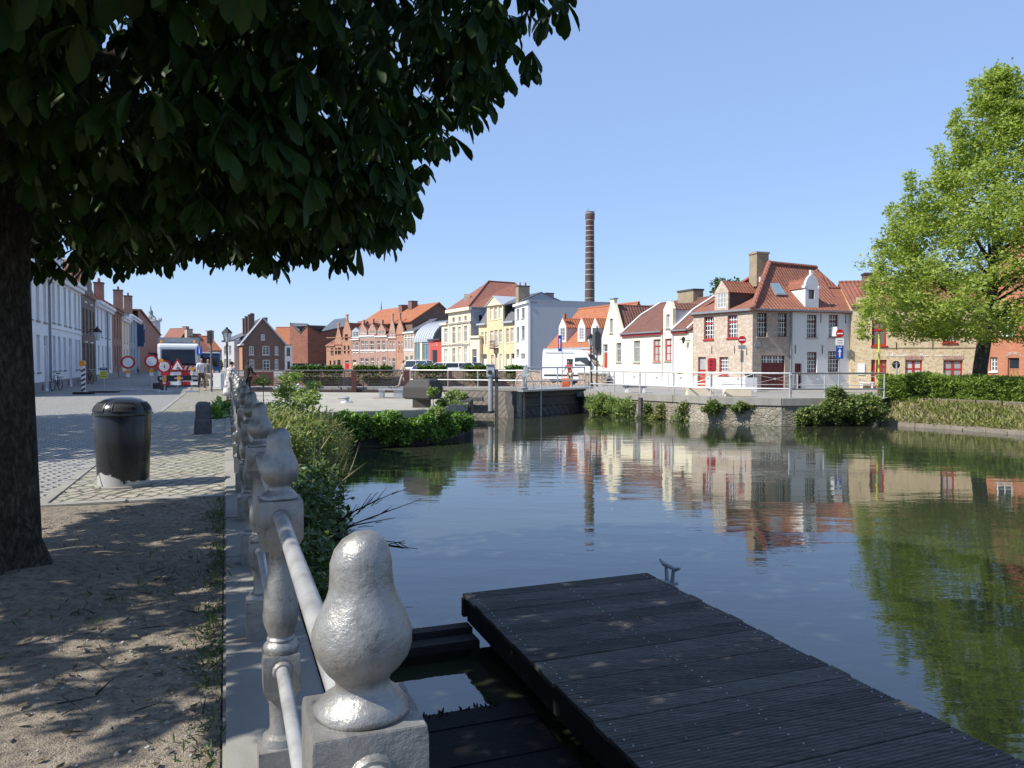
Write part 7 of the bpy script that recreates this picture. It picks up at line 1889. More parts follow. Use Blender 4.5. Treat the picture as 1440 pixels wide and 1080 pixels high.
# ---------------------------------------------------------------- parapet wall with planters along the channel
def parapet():
    P = [pt(400, 80.4), pt(560, 80.4), pt(722, 80.4), pt(762, 66.3), pt(836, 54.3), pt(846, 52.0)]
    m = MB()
    for a, b in zip(P[:-1], P[1:]):
        d = (b - a).normalized(); n = Vector((-d.y, d.x, 0)); m.hexa([(q.x, q.y, -.02) for q in (a, b, b + n * .35, a + n * .35)] + [(q.x, q.y, .72) for q in (a, b, b + n * .35, a + n * .35)])
    tag(m.build('parapet_wall', 'stone_rubble'), 'rubble stone parapet wall along the channel below the parked cars', 'wall')
    m = MB()
    for a, b in zip(P[:-1], P[1:]):
        d = (b - a).normalized(); n = Vector((-d.y, d.x, 0)); e = n * .06; m.hexa([(q.x, q.y, .725) for q in (a - e, b - e, b + n * .41, a + n * .41)] + [(q.x, q.y, .82) for q in (a - e, b - e, b + n * .41, a + n * .41)])
    tag(m.build('wall_coping', 'coping'), 'grey coping stones on the rubble parapet wall', 'coping')
    pls = [(412, 452, 'leftmost flower box, near the museum'), (455, 482, 'second flower box, under the small red brick house'), (500, 532, 'flower box with bright green trailers under the long terrace house'), (537, 552, 'short flower box under the banded gable'), (588, 628, 'flower box in front of the red entrance'), (655, 692, 'flower box in front of the beige mansion door'), (712, 741, 'flower box under the tall white house')]
    for a, b, lb in pls:
        d = 79.6; x0, x1 = pt(a, d).x, pt(b, d).x; root = thing('flower_box', 'planted ' + lb, 'flower box', ((x0 + x1) / 2, d, .3), 'flower boxes on the parapet wall')
        m = MB(); m.box(x0, x1, d - .25, d + .35, .45, .83); m.build('trough', 'post_brown', root)
        n = int((x1 - x0) * 520); C = np.stack([x0 + (x1 - x0) * rng.random(n), d - .3 - .35 * rng.random(n), .95 - 1.5 * rng.random(n) ** 1.4 * (.6 + .5 * np.sin(5 * (x0 + (x1 - x0) * rng.random(n))))], 1); C[: n // 3, 2] = .85 + .3 * rng.random(n // 3)
        V, Q = leaves(C, np.full(n, .24), aspect=.6); np_mesh('foliage', V, Q, 'planter_leaf', root)
parapet()
# ---------------------------------------------------------------- vehicles (built at the origin, nose towards -y)
def wheel(root, x, y, r, w=.22, rim='galvanised'):
    s = 1 if x > 0 else -1
    m = MB(); M = Matrix.Translation((x, y, r)) @ Matrix.Rotation(PI / 2, 4, 'Y')
    m.lathe([(r * .62, -w / 2), (r * .93, -w / 2), (r, -w * .35), (r, w * .35), (r * .93, w / 2), (r * .62, w / 2)], 20, M); o = m.build('wheel', 'rubber', root, smooth=True)
    m = MB(); m.lathe([(.02, -w * .4), (r * .62, -w * .4), (r * .62, w * .4), (.02, w * .4)], 16, M)
    for k in range(5):
        a = k * 2 * PI / 5; m.tube(M @ Vector((0, 0, s * w * .41)), M @ Vector((r * .55 * math.cos(a), r * .55 * math.sin(a), s * w * .41)), .035, .03, 5)
    m.build('rim', rim, o)
def loft(m, secs):
    """secs: list of rings (same length) along y"""
    k = len(secs[0]); vs_ = [p for s in secs for p in s]
    fs = [(i * k + j, i * k + (j + 1) % k, (i + 1) * k + (j + 1) % k, (i + 1) * k + j) for i in range(len(secs) - 1) for j in range(k)]
    fs += [tuple(range(k)), tuple(range((len(secs) - 1) * k, len(secs) * k))]; return m.add(vs_, fs)
def car(label, paint, L=4.2, Wd=1.75, Hh=1.46, van=False, group='cars parked behind the parapet wall'):
    root = thing('parked_car', label, 'car', (0, 0, 0), group); h = Wd / 2
    st = [(-L / 2, .35, .55, .86), (-L / 2 + .15, .25, .72, .95), (-L / 2 + .9, .22, .86, 1.0), (-L / 2 + 1.25, .22, .92, 1.0), (L / 2 - 1.0, .22, .95, 1.0), (L / 2 - .15, .25, .92, .97), (L / 2, .38, .75, .88)]
    m = MB(); loft(m, [[(-h * w * .92, y, z0), (h * w * .92, y, z0), (h * w, y, (z0 + z1) / 2), (h * w * .93, y, z1), (-h * w * .93, y, z1), (-h * w, y, (z0 + z1) / 2)] for y, z0, z1, w in st]); m.build('body', paint, root, smooth=True, bev=.02)
    y0, y1, y2, y3 = (-L / 2 + .95, -L / 2 + 1.75, L / 2 - .75, L / 2 - .12) if not van else (-L / 2 + .6, -L / 2 + 1.2, L / 2 - .2, L / 2 - .05)
    g = MB(); loft(g, [[(-h * .88, y, .9), (h * .88, y, .9), (h * w, y, z), (-h * w, y, z)] for y, z, w in ((y0, .93, .86), (y1, Hh - .06, .70), (y2, Hh - .06, .70), (y3, .97, .84))]); g.build('windows', 'dark_glass', root)
    r = MB(); r.hexa([(-h * .70, y1 - .05, Hh - .07), (h * .70, y1 - .05, Hh - .07), (h * .70, y2 + .05, Hh - .07), (-h * .70, y2 + .05, Hh - .07), (-h * .62, y1 + .12, Hh), (h * .62, y1 + .12, Hh), (h * .62, y2 - .1, Hh), (-h * .62, y2 - .1, Hh)]); r.build('roof', paint, root, bev=.03)
    p = MB()
    for s in (-1, 1):
        for ya, yb, za, zb in ((y0, y1, .93, Hh - .05), (y3, y2, .97, Hh - .05), ((y1 + y2) / 2, (y1 + y2) / 2, .93, Hh - .05)): p.tube((s * h * .875, ya, za), (s * h * .705, yb, zb), .035, .035, 6)
    p.build('pillar', paint, root)
    for x in (-h + .1, h - .1):
        for y in (-L / 2 + .78, L / 2 - .75): wheel(root, x, y, .31)
    for s in (-1, 1):
        m = MB(); m.box(s * h * .62 - .14, s * h * .62 + .14, -L / 2 - .005, -L / 2 + .1, .58, .70); m.build('headlight', 'lamp_glass', root)
        m = MB(); m.box(s * h * .7 - .1, s * h * .7 + .1, L / 2 - .06, L / 2 + .006, .68, .84); m.build('tail_light', 'sign_red', root)
    return root
def put(o, px, d, rot, z=0): p = pt(px, d); o.location = (p.x, p.y, z); o.rotation_euler = (0, 0, rot)
for (lb, pn, px, d, rot, van) in (('silver white van with sloping windscreen, leftmost vehicle behind the parapet', 'car_white', 594, 92, 1.1, True), ('dark blue hatchback next to the silver white van', 'car_blue', 606, 90, 1.3, False), ('grey green car between the blue hatchback and the white car', 'car_green', 616, 88, 1.35, False), ('white car with three side windows before the beige mansion', 'car_white', 631, 87, 1.5, False), ('pale silver estate car right of the white car', 'car_white', 652, 86, 1.55, True), ('dark grey car, rightmost behind the parapet', 'car_grey', 672, 86, 1.6, False)):
    put(car(lb, pn, van=van, Hh=1.75 if 'leftmost' in lb else 1.5), px, d, rot)
def big_van():
    root = thing('delivery_van', 'white high roof delivery van parked before the orange roofed house', 'van', (0, 0, 0)); h = 1.0; L = 5.9; Hh = 2.62
    m = MB(); loft(m, [[(-h * w, y, z0), (h * w, y, z0), (h * w, y, z1 * .62), (h * w2, y, z1), (-h * w2, y, z1), (-h * w, y, z1 * .62)] for y, z0, z1, w, w2 in ((-L / 2, .4, .95, .9, .84), (-L / 2 + .2, .3, 1.15, .98, .9), (-L / 2 + .95, .28, 1.32, 1, .9), (-L / 2 + 1.7, .28, 2.35, 1, .82), (-L / 2 + 2.2, .28, Hh, 1, .86), (L / 2 - .1, .28, Hh, 1, .88), (L / 2, .4, Hh - .1, .97, .86))]); m.build('body', 'car_white', root, smooth=True, bev=.03)
    m = MB(); m.hexa([(-.82, -L / 2 + .98, 1.34), (.82, -L / 2 + .98, 1.34), (.82, -L / 2 + 1.0, 1.3), (-.82, -L / 2 + 1.0, 1.3), (-.74, -L / 2 + 1.63, 2.22), (.74, -L / 2 + 1.63, 2.22), (.74, -L / 2 + 1.7, 2.2), (-.74, -L / 2 + 1.7, 2.2)], Matrix.Translation((0, -.03, .03))); m.build('windscreen', 'dark_glass', root)
    for s in (-1, 1):
        m = MB(); P = [(s * 1.006, -L / 2 + 1.15, 1.36), (s * 1.006, -L / 2 + 2.75, 1.36), (s * .985, -L / 2 + 2.75, 2.0), (s * .97, -L / 2 + 1.62, 2.02)]; m.prism(P, (-s * .03, 0, 0)); m.build('side_window', 'dark_glass', root)
        m = MB(); m.box(*sorted((s * .99, s * 1.012)), -.0, .55, 1.45, 1.9); m.build('side_window', 'dark_glass', root)
        m = MB(); m.box(*sorted((s * .99, s * 1.015)), -L / 2 + 2.9, L / 2 - .3, 2.42, 2.46); m.box(*sorted((s * .99, s * 1.012)), -L / 2 + .9, L / 2 - .2, .55, .68); m.build('trim', 'rubber', root)
        m = MB(); m.box(*sorted((s * 1.03, s * 1.25)), -L / 2 + 1.3, -L / 2 + 1.42, 1.4, 1.75); m.build('mirror', 'rubber', root)
        m = MB(); m.box(s * .7 - .15, s * .7 + .15, -L / 2 - .02, -L / 2 + .1, .75, .98); m.build('headlight', 'lamp_glass', root)
        for y in (-L / 2 + .95, L / 2 - 1.1): wheel(root, s * .88, y, .36)
    return root
v = big_van(); put(v, 811, 58.5, 1.15); v.scale = (.92, .84, .96)
def truck():
    root = thing('lorry', 'white lorry with red and white chevron front and grey box body facing the road works', 'lorry', (0, 0, 0)); h = 1.24
    m = MB(); loft(m, [[(-h * w, y, .55), (h * w, y, .55), (h * w, y, z), (-h * w, y, z)] for y, z, w in ((0, 2.62, .93), (.12, 2.80, 1), (1.9, 2.84, 1))]); m.build('cab', 'car_white', root, bev=.05)
    m = MB(); m.prism([(-1.02, -.012, 1.50), (1.02, -.012, 1.50), (1.0, -.012, 2.42), (-1.0, -.012, 2.42)], (0, .03, 0)); m.build('windscreen', 'truck_glass', root)
    m = MB(); m.box(-1.06, 1.06, -.03, -.013, 1.36, 1.5); m.build('scuttle', 'rubber', root)
    m = MB()
    for s in (-1, 1): m.path([(s * .15, -.03, 1.5), (s * .75, -.035, 1.62)], .014, 5)
    m.build('wiper', 'rubber', root)
    b = MB(); b.box(-1.1, 1.1, -.04, -.014, 1.06, 1.35); bd = b.build('chevron_board', 'sign_white', root)
    m = MB()
    for i in range(4):
        for s in (-1, 1):
            x = s * (.15 + i * .26); m.prism([(x, -.046, 1.065), (x + s * .13, -.046, 1.065), (x + s * .26, -.046, 1.345), (x + s * .13, -.046, 1.345)] if x + s * .26 < 1.12 and x + s * .26 > -1.12 else [(x, -.046, 1.065), (x + s * .1, -.046, 1.065), (x + s * .1, -.046, 1.17)], (0, .005, 0))
    m.build('chevron', 'sign_red', bd)
    m = MB(); m.box(-1.0, 1.0, -.035, -.005, .72, 1.04)
    for i in range(3): m.box(-.95, .95, -.06, -.036, .76 + i * .1, .80 + i * .1)
    m.build('grille', 'maroon_paint', root)
    m = MB(); m.box(-1.25, 1.25, -.16, .35, .38, .70); m.build('bumper', 'dark_concrete', root, bev=.04)
    for s in (-1, 1):
        m = MB(); m.box(s * .95 - .17, s * .95 + .17, -.175, -.1, .46, .62); m.build('headlight', 'lamp_glass', root)
        m = MB(); m.box(*sorted((s * 1.27, s * 1.5)), .1, .2, 1.55, 2.15); m.tube((s * 1.2, .2, 2.25), (s * 1.4, .15, 2.1), .03, .03, 5); m.build('mirror', 'rubber', root)
        for y in (1.1, 6.0): wheel(root, s * 1.05, y, .5, .32)
        m = MB(); m.tube((s * 1.0, .3, 2.86), (s * 1.0, .3, 3.02), .09, .07, 10); m.build('beacon', 'amber', root)
    m = MB(); m.box(-1.3, 1.3, 2.05, 7.6, .95, 3.25); m.build('box_body', 'truck_grey', root, bev=.03)
    m = MB(); m.box(-1.25, 1.25, 2.03, 2.048, 2.9, 3.2); m.build('roof_edge', 'zinc', root)
    m = MB(); m.box(-.5, .5, 1.9, 7.4, .6, .94); m.build('chassis', 'rubber', root)
    m = MB(); m.box(-.26, .26, -.17, -.161, .5, .6); m.build('number_plate', 'sign_white', root)
    return root
plain('truck_glass', (.035, .055, .09), .12); t = truck(); put(t, 251, 50.0, .38)
def truck2():
    root = thing('small_lorry', 'small blue lorry with white roof half hidden behind the men', 'lorry', (0, 0, 0))
    m = MB(); loft(m, [[(-1 * w, y, .5), (1 * w, y, .5), (1 * w, y, z), (-1 * w, y, z)] for y, z, w in ((0, 1.9, .92), (.1, 2.2, 1), (1.5, 2.25, 1))]); m.build('cab', 'truck_blue', root, bev=.05)
    m = MB(); m.box(-.88, .88, -.02, .02, 1.25, 1.95); m.build('windscreen', 'dark_glass', root); m = MB(); m.box(-1.02, 1.02, -.05, 1.5, 2.255, 2.36); m.build('roof', 'car_white', root, bev=.03)
    m = MB(); m.box(-1.05, 1.05, 1.55, 4.5, .8, 1.5); m.build('load_bed', 'truck_grey', root); m = MB(); m.box(-1, 1, -.1, .2, .4, .65); m.build('bumper', 'rubber', root)
    for s in (-1, 1):
        m = MB(); m.box(s * .75 - .14, s * .75 + .14, -.12, -.02, .7, .9); m.build('headlight', 'lamp_glass', root)
        for y in (.8, 3.7): wheel(root, s * .85, y, .4, .25)
    return root
put(truck2(), 290, 60, .36)
# ---------------------------------------------------------------- bicycles
def bicycle(label, px, d, rot):
    root = thing('bicycle', label, 'bicycle', (0, 0, 0))
    for y in (-.53, .53):
        m = MB(); M = Matrix.Translation((0, y, .34)) @ Matrix.Rotation(PI / 2, 4, 'Y')
        ring = [(M @ Vector((.33 * math.cos(a), .33 * math.sin(a), 0))) for a in np.linspace(0, 2 * PI, 25)]; m.path(ring, .018, 6); o = m.build('wheel', 'rubber', root)
        s = MB()
        for k in range(8): a = k * PI / 4; s.tube(M @ Vector((0, 0, 0)), M @ Vector((.32 * math.cos(a), .32 * math.sin(a), 0)), .004, .004, 4)
        s.build('spokes', 'galvanised', o)
    m = MB(); B, S, Hd, R_ = (0, .05, .3), (0, .22, .82), (0, -.38, .88), (0, .53, .34)
    for a, b in ((B, S), (B, Hd), (S, Hd), (B, R_), (S, R_), (Hd, (0, -.53, .34))): m.tube(a, b, .017, .017, 6)
    m.build('frame', 'black_iron', root)
    m = MB(); m.tube(Hd, (0, -.36, 1.05), .014, .014, 6); m.path([(-.28, -.2, 1.06), (-.2, -.36, 1.07), (.2, -.36, 1.07), (.28, -.2, 1.06)], .013, 6); m.build('handlebar', 'galvanised', root)
    m = MB(); m.tube(S, (0, .25, .95), .013, .013, 6); m.box(-.07, .07, .12, .38, .95, 1.0); m.build('saddle', 'rubber', root)
    m = MB(); m.box(-.12, .12, .35, .75, .74, .77); m.build('carrier', 'black_iron', root)
    put(root, px, d, rot)
bicycle('black bicycle leaning by the dark brick house', 126, 55.5, .75)
bicycle('dark bicycle standing far down the left street', 194, 96, .6)
bicycle('bicycle parked against the long white terrace house', 79, 42.8, .2)
# ---------------------------------------------------------------- signs
def disc(m, c, r, y0, y1, n=24): m.tube((c[0], c[1] + y0, c[2]), (c[0], c[1] + y1, c[2]), r, r, n)
def post(root, c, h, r=.03, mat='galvanised', name='pole'):
    m = MB(); m.tube((c.x, c.y, 0), (c.x, c.y, h), r, r, 8); return m.build(name, mat, root, smooth=True)
def round_ban(px, py, d, label, lamp=True, mark=False, foot=True):
    q = at(px, py, d); c = pt(px, d); root = thing('traffic_sign', label, 'road sign', c); post(root, c, q.z + .1); r = 9.3 * d / F
    m = MB(); disc(m, (c.x, c.y, q.z), r, -.055, -.035); o = m.build('sign_plate', 'sign_red', root); m = MB(); disc(m, (c.x, c.y, q.z), r * .72, -.062, -.0555); s = m.build('sign_face', 'sign_white', o)
    if mark: m = MB(); m.box(c.x - r * .06, c.x + r * .06, c.y - .066, c.y - .0625, q.z - r * .2, q.z + r * .18); m.lathe([(.01, q.z + r * .1), (r * .1, q.z + r * .18), (.01, q.z + r * .26)], 8, Matrix.Translation((c.x, c.y - .066, 0))); m.build('symbol', 'dark_paint', o)
    m = MB(); disc(m, (c.x, c.y, q.z), r * .98, -.034, -.031); m.build('sign_back', 'sign_back', o)
    if lamp:
        z = q.z - r - .22; m = MB(); m.box(c.x - .09, c.x + .09, c.y - .12, c.y - .035, z - .22, z - .04); l = m.build('warning_lamp', 'sign_white', root); m = MB(); disc(m, (c.x, c.y, z + .06), .11, -.12, -.05, 14); m.build('lens', 'amber', l)
    root.rotation_euler.z = .36
    if foot: m = MB(); m.box(c.x - .42, c.x + .42, c.y - .2, c.y + .2, .0, .11); m.build('foot', 'galvanised', root, bev=.02)
round_ban(180, 509.5, 42.5, 'leftmost round red and white ban sign on a lamp post at the road works', True)
round_ban(213, 508, 42.5, 'round red and white ban sign standing left of the lorry', True)
round_ban(231, 515.5, 40.8, 'lowest round ban sign overlapping the lorry front on the barrier', True, mark=True)
def barrier():
    d = 40.6; c = pt(252, d); root = thing('road_barrier', 'red and white plank barrier with triangular road works sign and lamps', 'barrier', c)
    x0, x1 = pt(228, d).x, pt(276, d).x
    for zy in (526, 540):
        z = at(250, zy, d).z + .03; L = x1 - x0
        m = MB(); m.box(x0, x1, d - .02, d + .02, z - .09, z + .09); o = m.build('plank', 'sign_white', root)
        m = MB()
        for k in (0, .55): m.box(x0 + L * k, x0 + L * (k + .25), d - .024, d + .024, z - .092, z + .092)
        m.build('red_band', 'sign_red', o)
    for x in (x0 + .15, x1 - .3): m = MB(); m.tube((x, d + .06, 0), (x, d + .06, 1.15), .025, .025, 8); m.box(x - .35, x + .35, d - .1, d + .25, 0, .08); m.build('stand', 'galvanised', root)
    for px, py in ((269, 519), (252, 532), (233, 534), (229, 507)):
        q = at(px, py, d); m = MB(); m.box(q.x - .06, q.x + .06, d - .1, d - .03, q.z - .22, q.z - .07); l = m.build('warning_lamp', 'sign_white', root); m = MB(); disc(m, (q.x, d, q.z), .105, -.12, -.03, 14); m.build('lens', 'amber', l)
        m = MB(); m.tube((q.x, d - .02, q.z - .25), (q.x, d - .02, q.z), .015, .015, 5); m.build('lamp_bracket', 'galvanised', root)
    q = at(250, 514, d); r = .44
    tri = lambda s, y: [(q.x + s * r * math.cos(a), d + y, q.z + s * r * math.sin(a) - .06) for a in (PI / 2, PI / 2 + 2 * PI / 3, PI / 2 + 4 * PI / 3)]
    m = MB(); m.prism(tri(1, -.06), (0, .02, 0)); t = m.build('triangle_sign', 'sign_red', root); m = MB(); m.prism(tri(.68, -.066), (0, .005, 0)); m.build('sign_face', 'sign_white', t)
    m = MB(); m.path([(q.x - .05, d - .068, q.z - .18), (q.x, d - .068, q.z - .06), (q.x + .06, d - .068, q.z - .17)], .02, 5); disc(m, (q.x - .01, d, q.z + .02), .03, -.07, -.066, 8); m.path([(q.x, d - .068, q.z - .06), (q.x + .1, d - .068, q.z - .12)], .014, 5); m.prism([(q.x + .06, d - .07, q.z - .2), (q.x + .17, d - .07, q.z - .2), (q.x + .12, d - .07, q.z - .13)], (0, .003, 0)); m.build('symbol', 'dark_paint', t)
    m = MB(); m.tube((q.x, d, .3), (q.x, d, q.z - .3), .02, .02, 6); m.build('sign_pole', 'galvanised', root); root.rotation_euler.z = .25
barrier()
def delineator():
    d = 38.5; c = pt(117, d); root = thing('delineator', 'black and white striped marker post with orange lamp on the left pavement', 'marker post', c)
    post(root, c, .2); z0, z1 = .12, 1.32
    m = MB(); m.box(c.x - .11, c.x + .11, c.y - .02, c.y + .02, z0, z1); o = m.build('panel', 'sign_white', root); m = MB()
    for i in range(5): z = z0 + i * .24; m.prism([(c.x - .111, c.y - .024, z), (c.x + .111, c.y - .024, z + .12), (c.x + .111, c.y - .024, z + .23), (c.x - .111, c.y - .024, z + .11)], (0, .003, 0))
    m.build('stripe', 'dark_paint', o)
    m = MB(); disc(m, (c.x - .03, c.y, z1 + .22), .15, -.08, .04, 14); m.build('lens', 'amber', root); m = MB(); m.box(c.x - .08, c.x + .08, c.y - .06, c.y + .04, z1 + .002, z1 + .1); m.build('lamp_case', 'sign_white', root)
    m = MB(); m.box(c.x - .45, c.x + .45, c.y - .2, c.y + .2, 0, .1); m.build('foot', 'rubber', root)
delineator()
def board_sign():
    d = 40.5; c = pt(146, d); root = thing('notice_sign', 'blue and yellow notice boards on a thin pole before the white house', 'road sign', c); post(root, c, 1.55, .022)
    for (y0, y1, mt, w, nm) in ((517, 521, 'blue_paint', .19, 'blue_board'), (522, 532, 'lime_yellow', .20, 'yellow_board')):
        a, b = at(146, y1, d).z, at(146, y0, d).z; m = MB(); m.box(c.x - w, c.x + w, c.y - .04, c.y - .024, a, b); o = m.build(nm, mt, root)
        m = MB(); n = 3 if nm == 'yellow_board' else 1
        for i in range(n): z = a + (b - a) * (i + .7) / (n + .4); m.box(c.x - w * .8, c.x + w * (.5 if i % 2 else .75), c.y - .043, c.y - .0405, z, z + .025)
        m.build('text_line', 'dark_paint' if n == 3 else 'sign_white', o)
    m = MB(); m.box(c.x - .7, c.x + .7, c.y - .25, c.y + .25, 0, .07); m.build('foot', 'rubber', root)
board_sign()
def blue_sign():
    d = 46; c = pt(281, d); root = thing('traffic_sign', 'tall blue rectangular sign with white bar above the walking men', 'road sign', c); post(root, c, at(281, 487, d).z)
    a, b = at(281, 499, d).z, at(281, 487.5, d).z; w = 3.8 * d / F; m = MB(); m.box(c.x - w, c.x + w, c.y - .05, c.y - .032, a, b); o = m.build('sign_plate', 'sign_blue', root)
    m = MB(); m.box(c.x - w * .14, c.x + w * .14, c.y - .054, c.y - .0505, a + (b - a) * .15, a + (b - a) * .72); m.box(c.x - w * .5, c.x + w * .5, c.y - .054, c.y - .0505, a + (b - a) * .82, a + (b - a) * .86); m.build('symbol', 'sign_white', o)
blue_sign()
def pole_board():
    d = 41.5; c = pt(297, d); root = thing('traffic_light', 'dark pole with narrow traffic signal seen from the side behind the men', 'traffic light', c); post(root, c, at(297, 464, d).z, .055, 'sign_back')
    m = MB(); m.box(c.x - .17, c.x + .05, c.y - .12, c.y + .14, at(297, 483, d).z, at(297, 466, d).z); m.build('signal_head', 'dark_paint', root, bev=.02)
pole_board()
def no_entry(px, d, py, r, label, face, subs, hpost):
    q = at(px, py, d); c = pt(px, d); root = thing('traffic_sign', label, 'road sign', c); post(root, c, hpost, .035)
    m = MB(); disc(m, (c.x, c.y, q.z), r, -.06, -.04); o = m.build('sign_plate', 'sign_red', root); m = MB(); m.box(c.x - r * .75, c.x + r * .75, c.y - .064, c.y - .0605, q.z - r * .15, q.z + r * .15); m.build('white_bar', 'sign_white', o)
    for (y0, y1, w, mt, nm) in subs:
        a, b = at(px, y1, d).z, at(px, y0, d).z; m = MB(); m.box(c.x - w, c.x + w, c.y - .06, c.y - .042, a, b); s = m.build(nm, mt, root, bev=.004)
        m = MB(); W_ = w * .8
        if nm == 'sub_plate':
            for k in range(2): m.box(c.x - W_ * .7, c.x + W_ * .7, c.y - .0635, c.y - .0605, a + (b - a) * (.3 + .33 * k), a + (b - a) * (.38 + .33 * k))
            m.build('text_line', 'sign_back', s)
        if nm == 'blue_plate':
            h = b - a; m.prism([(c.x - w * .5, c.y - .0635, a + h * .55), (c.x + w * .5, c.y - .0635, a + h * .55), (c.x, c.y - .0635, a + h * .80)], (0, .003, 0)); m.prism([(c.x - w * .2, c.y - .0635, a + h * .12), (c.x + w * .2, c.y - .0635, a + h * .12), (c.x + w * .2, c.y - .0635, a + h * .55), (c.x - w * .2, c.y - .0635, a + h * .55)], (0, .003, 0)); m.box(c.x - w * .6, c.x + w * .6, c.y - .0635, c.y - .0605, a + h * .88, a + h * .93); m.build('symbol', 'sign_white', s)
            m = MB(); m.box(c.x - w * .65, c.x - w * .25, c.y - .0635, c.y - .0605, a + h * .33, a + h * .4); m.box(c.x + w * .25, c.x + w * .65, c.y - .0635, c.y - .0605, a + h * .33, a + h * .4); m.build('red_mark', 'sign_red', s)
no_entry(1043, 38.8, 478, .20, 'red no entry sign with grey plate before the pink brick wall', 'sign_red', [(485.5, 491, .18, 'truck_grey', 'grey_plate'), (493, 509, .08, 'sign_back', 'narrow_plate')], 2.8)
no_entry(1180, 37.0, 469, .20, 'red no entry sign over a blue one way plate before the white house', 'sign_red', [(475.5, 485.5, .20, 'sign_white', 'sub_plate'), (486.5, 504.5, .175, 'sign_blue', 'blue_plate')], 3.05)
d = 38.6; c = pt(1261, d); root = thing('traffic_sign', 'dark back of a round sign before the yellow brick house', 'road sign', c); post(root, c, at(1261, 509, d).z, .04); m = MB(); disc(m, (c.x, c.y, at(1261, 513, d).z), .20, .045, .065); m.build('sign_plate', 'dark_paint', root); m = MB(); m.box(c.x - .16, c.x + .16, c.y + .03, c.y + .044, at(1261, 512, d).z, at(1261, 511, d).z); m.build('clamp', 'galvanised', root)
d = 36.6; c = pt(1236, d); root = thing('marker_pole', 'tall yellow painted pole with rusty foot beside the hedge', 'pole', c); m = MB(); m.tube((c.x, c.y, .5), (c.x, c.y, at(1236, 470, d).z), .05, .045, 10); m.build('pole', 'lime_yellow', root, smooth=True); m = MB(); m.tube((c.x, c.y, -.02), (c.x, c.y, .5), .052, .052, 10); m.build('foot', 'corten_red', root)
# letter box
d = 40.4; c = pt(1001, d); root = thing('letter_box', 'red post box on a thin red stand in front of the pink brick wing', 'letter box', c); post(root, c, .95, .04, 'letter_red', 'stand')
a, b = at(1001, 522.5, d).z, at(1001, 503.5, d).z; m = MB(); m.box(c.x - .21, c.x + .21, c.y - .16, c.y + .14, a, b); bx = m.build('box', 'letter_red', root, bev=.05)
m = MB(); m.box(c.x - .15, c.x + .02, c.y - .166, c.y - .161, b - .2, b - .16); m.build('slot', 'rubber', bx); m = MB(); m.box(c.x - .13, c.x - .05, c.y - .166, c.y - .161, a + .3, a + .42); m.box(c.x - .12, c.x - .06, c.y - .166, c.y - .161, a + .12, a + .2); m.build('plate', 'dark_paint', bx)
# flower bowl on the corner
d = 41.3; c = pt(1055, d); root = thing('planter', 'dark square flower bowl on a white plinth at the corner of the brick house', 'planter', c); m = MB(); m.box(c.x - .32, c.x + .32, c.y - .2, c.y + .2, 0, .78); m.build('pedestal', 'plinth_white', root); m = MB(); m.hexa([(c.x - .16, c.y - .16, .785), (c.x + .16, c.y - .16, .785), (c.x + .16, c.y + .16, .785), (c.x - .16, c.y + .16, .785), (c.x - .27, c.y - .22, 1.0), (c.x + .27, c.y - .22, 1.0), (c.x + .27, c.y + .22, 1.0), (c.x - .27, c.y + .22, 1.0)]); m.build('bowl', 'dark_paint', root)
# low concrete benches on the quay
for px, d, lb, w in ((893, 40.2, 'small white concrete bench on the quay below the cream house', .62), (984, 36.0, 'left pale concrete seat block behind the quay railing near the letter box', .62), (1037, 35.4, 'right pale concrete seat block under the grey no entry plate', .62)):
    c = pt(px, d); root = thing('seat_block', lb, 'bench', c); m = MB(); m.box(c.x - w, c.x + w, c.y - .2, c.y + .2, .28 if px < 900 else .02, .40); m.build('seat', 'ashlar_beige' if px > 900 else 'sign_back', root, bev=.02)
    m = MB(); m.box(c.x - w * .8, c.x - w * .6, c.y - .17, c.y + .17, 0, .278 if px < 900 else .018); m.box(c.x + w * .6, c.x + w * .8, c.y - .17, c.y + .17, 0, .278 if px < 900 else .018); m.build('leg', 'white_plaster', root)
# ---------------------------------------------------------------- street lamps
def lamp(px, d, ytop, label, arm=False):
    c = pt(px, d); root = thing('street_lamp', label, 'street lamp', c); zt = at(px, ytop, d).z; M = Matrix.Translation(c)
    m = MB(); m.lathe([(.16, 0), (.16, .25), (.10, .35), (.08, .9), (.095, .95), (.055, 1.0), (.045, zt - 1.05), (.08, zt - 1.0), (.05, zt - .9), (.05, zt - .80)], 12, M); m.build('pole', 'black_iron', root, smooth=True)
    m = MB(); m.lathe([(.12, zt - .79), (.24, zt - .32)], 6, M); m.build('lantern_glass', 'lamp_glass', root)
    m = MB(); m.lathe([(.13, zt - .80), (.05, zt - .82)], 6, M)
    for k in range(6): a = k * PI / 3; m.tube(c + Vector((.125 * math.cos(a), .125 * math.sin(a), zt - .79)), c + Vector((.245 * math.cos(a), .245 * math.sin(a), zt - .32)), .014, .014, 5)
    m.lathe([(.30, zt - .32), (.27, zt - .26), (.14, zt - .12), (.06, zt - .08), (.07, zt - .03), (.02, zt)], 6, M); m.build('lantern_cap', 'black_iron', root)
lamp(319.5, 41, 460, 'black iron street lantern above the people at the near railing')
lamp(831, 50.5, 469, 'black iron street lantern in front of the white van')
d = 50; c = pt(839.5, d); root = thing('traffic_light', 'traffic light with tall dark backing board right of the van lantern', 'traffic light', c); post(root, c, at(839, 458, d).z, .05, 'dark_paint')
m = MB(); a, b = at(839, 496, d).z, at(839, 461, d).z; m.box(c.x - .3, c.x + .3, c.y - .03, c.y + .03, a, b); m.build('backing_board', 'sign_back', root); m = MB(); m.box(c.x - .13, c.x + .13, c.y - .2, c.y - .035, a + .25, b - .25); m.build('signal_head', 'dark_paint', root, bev=.02)
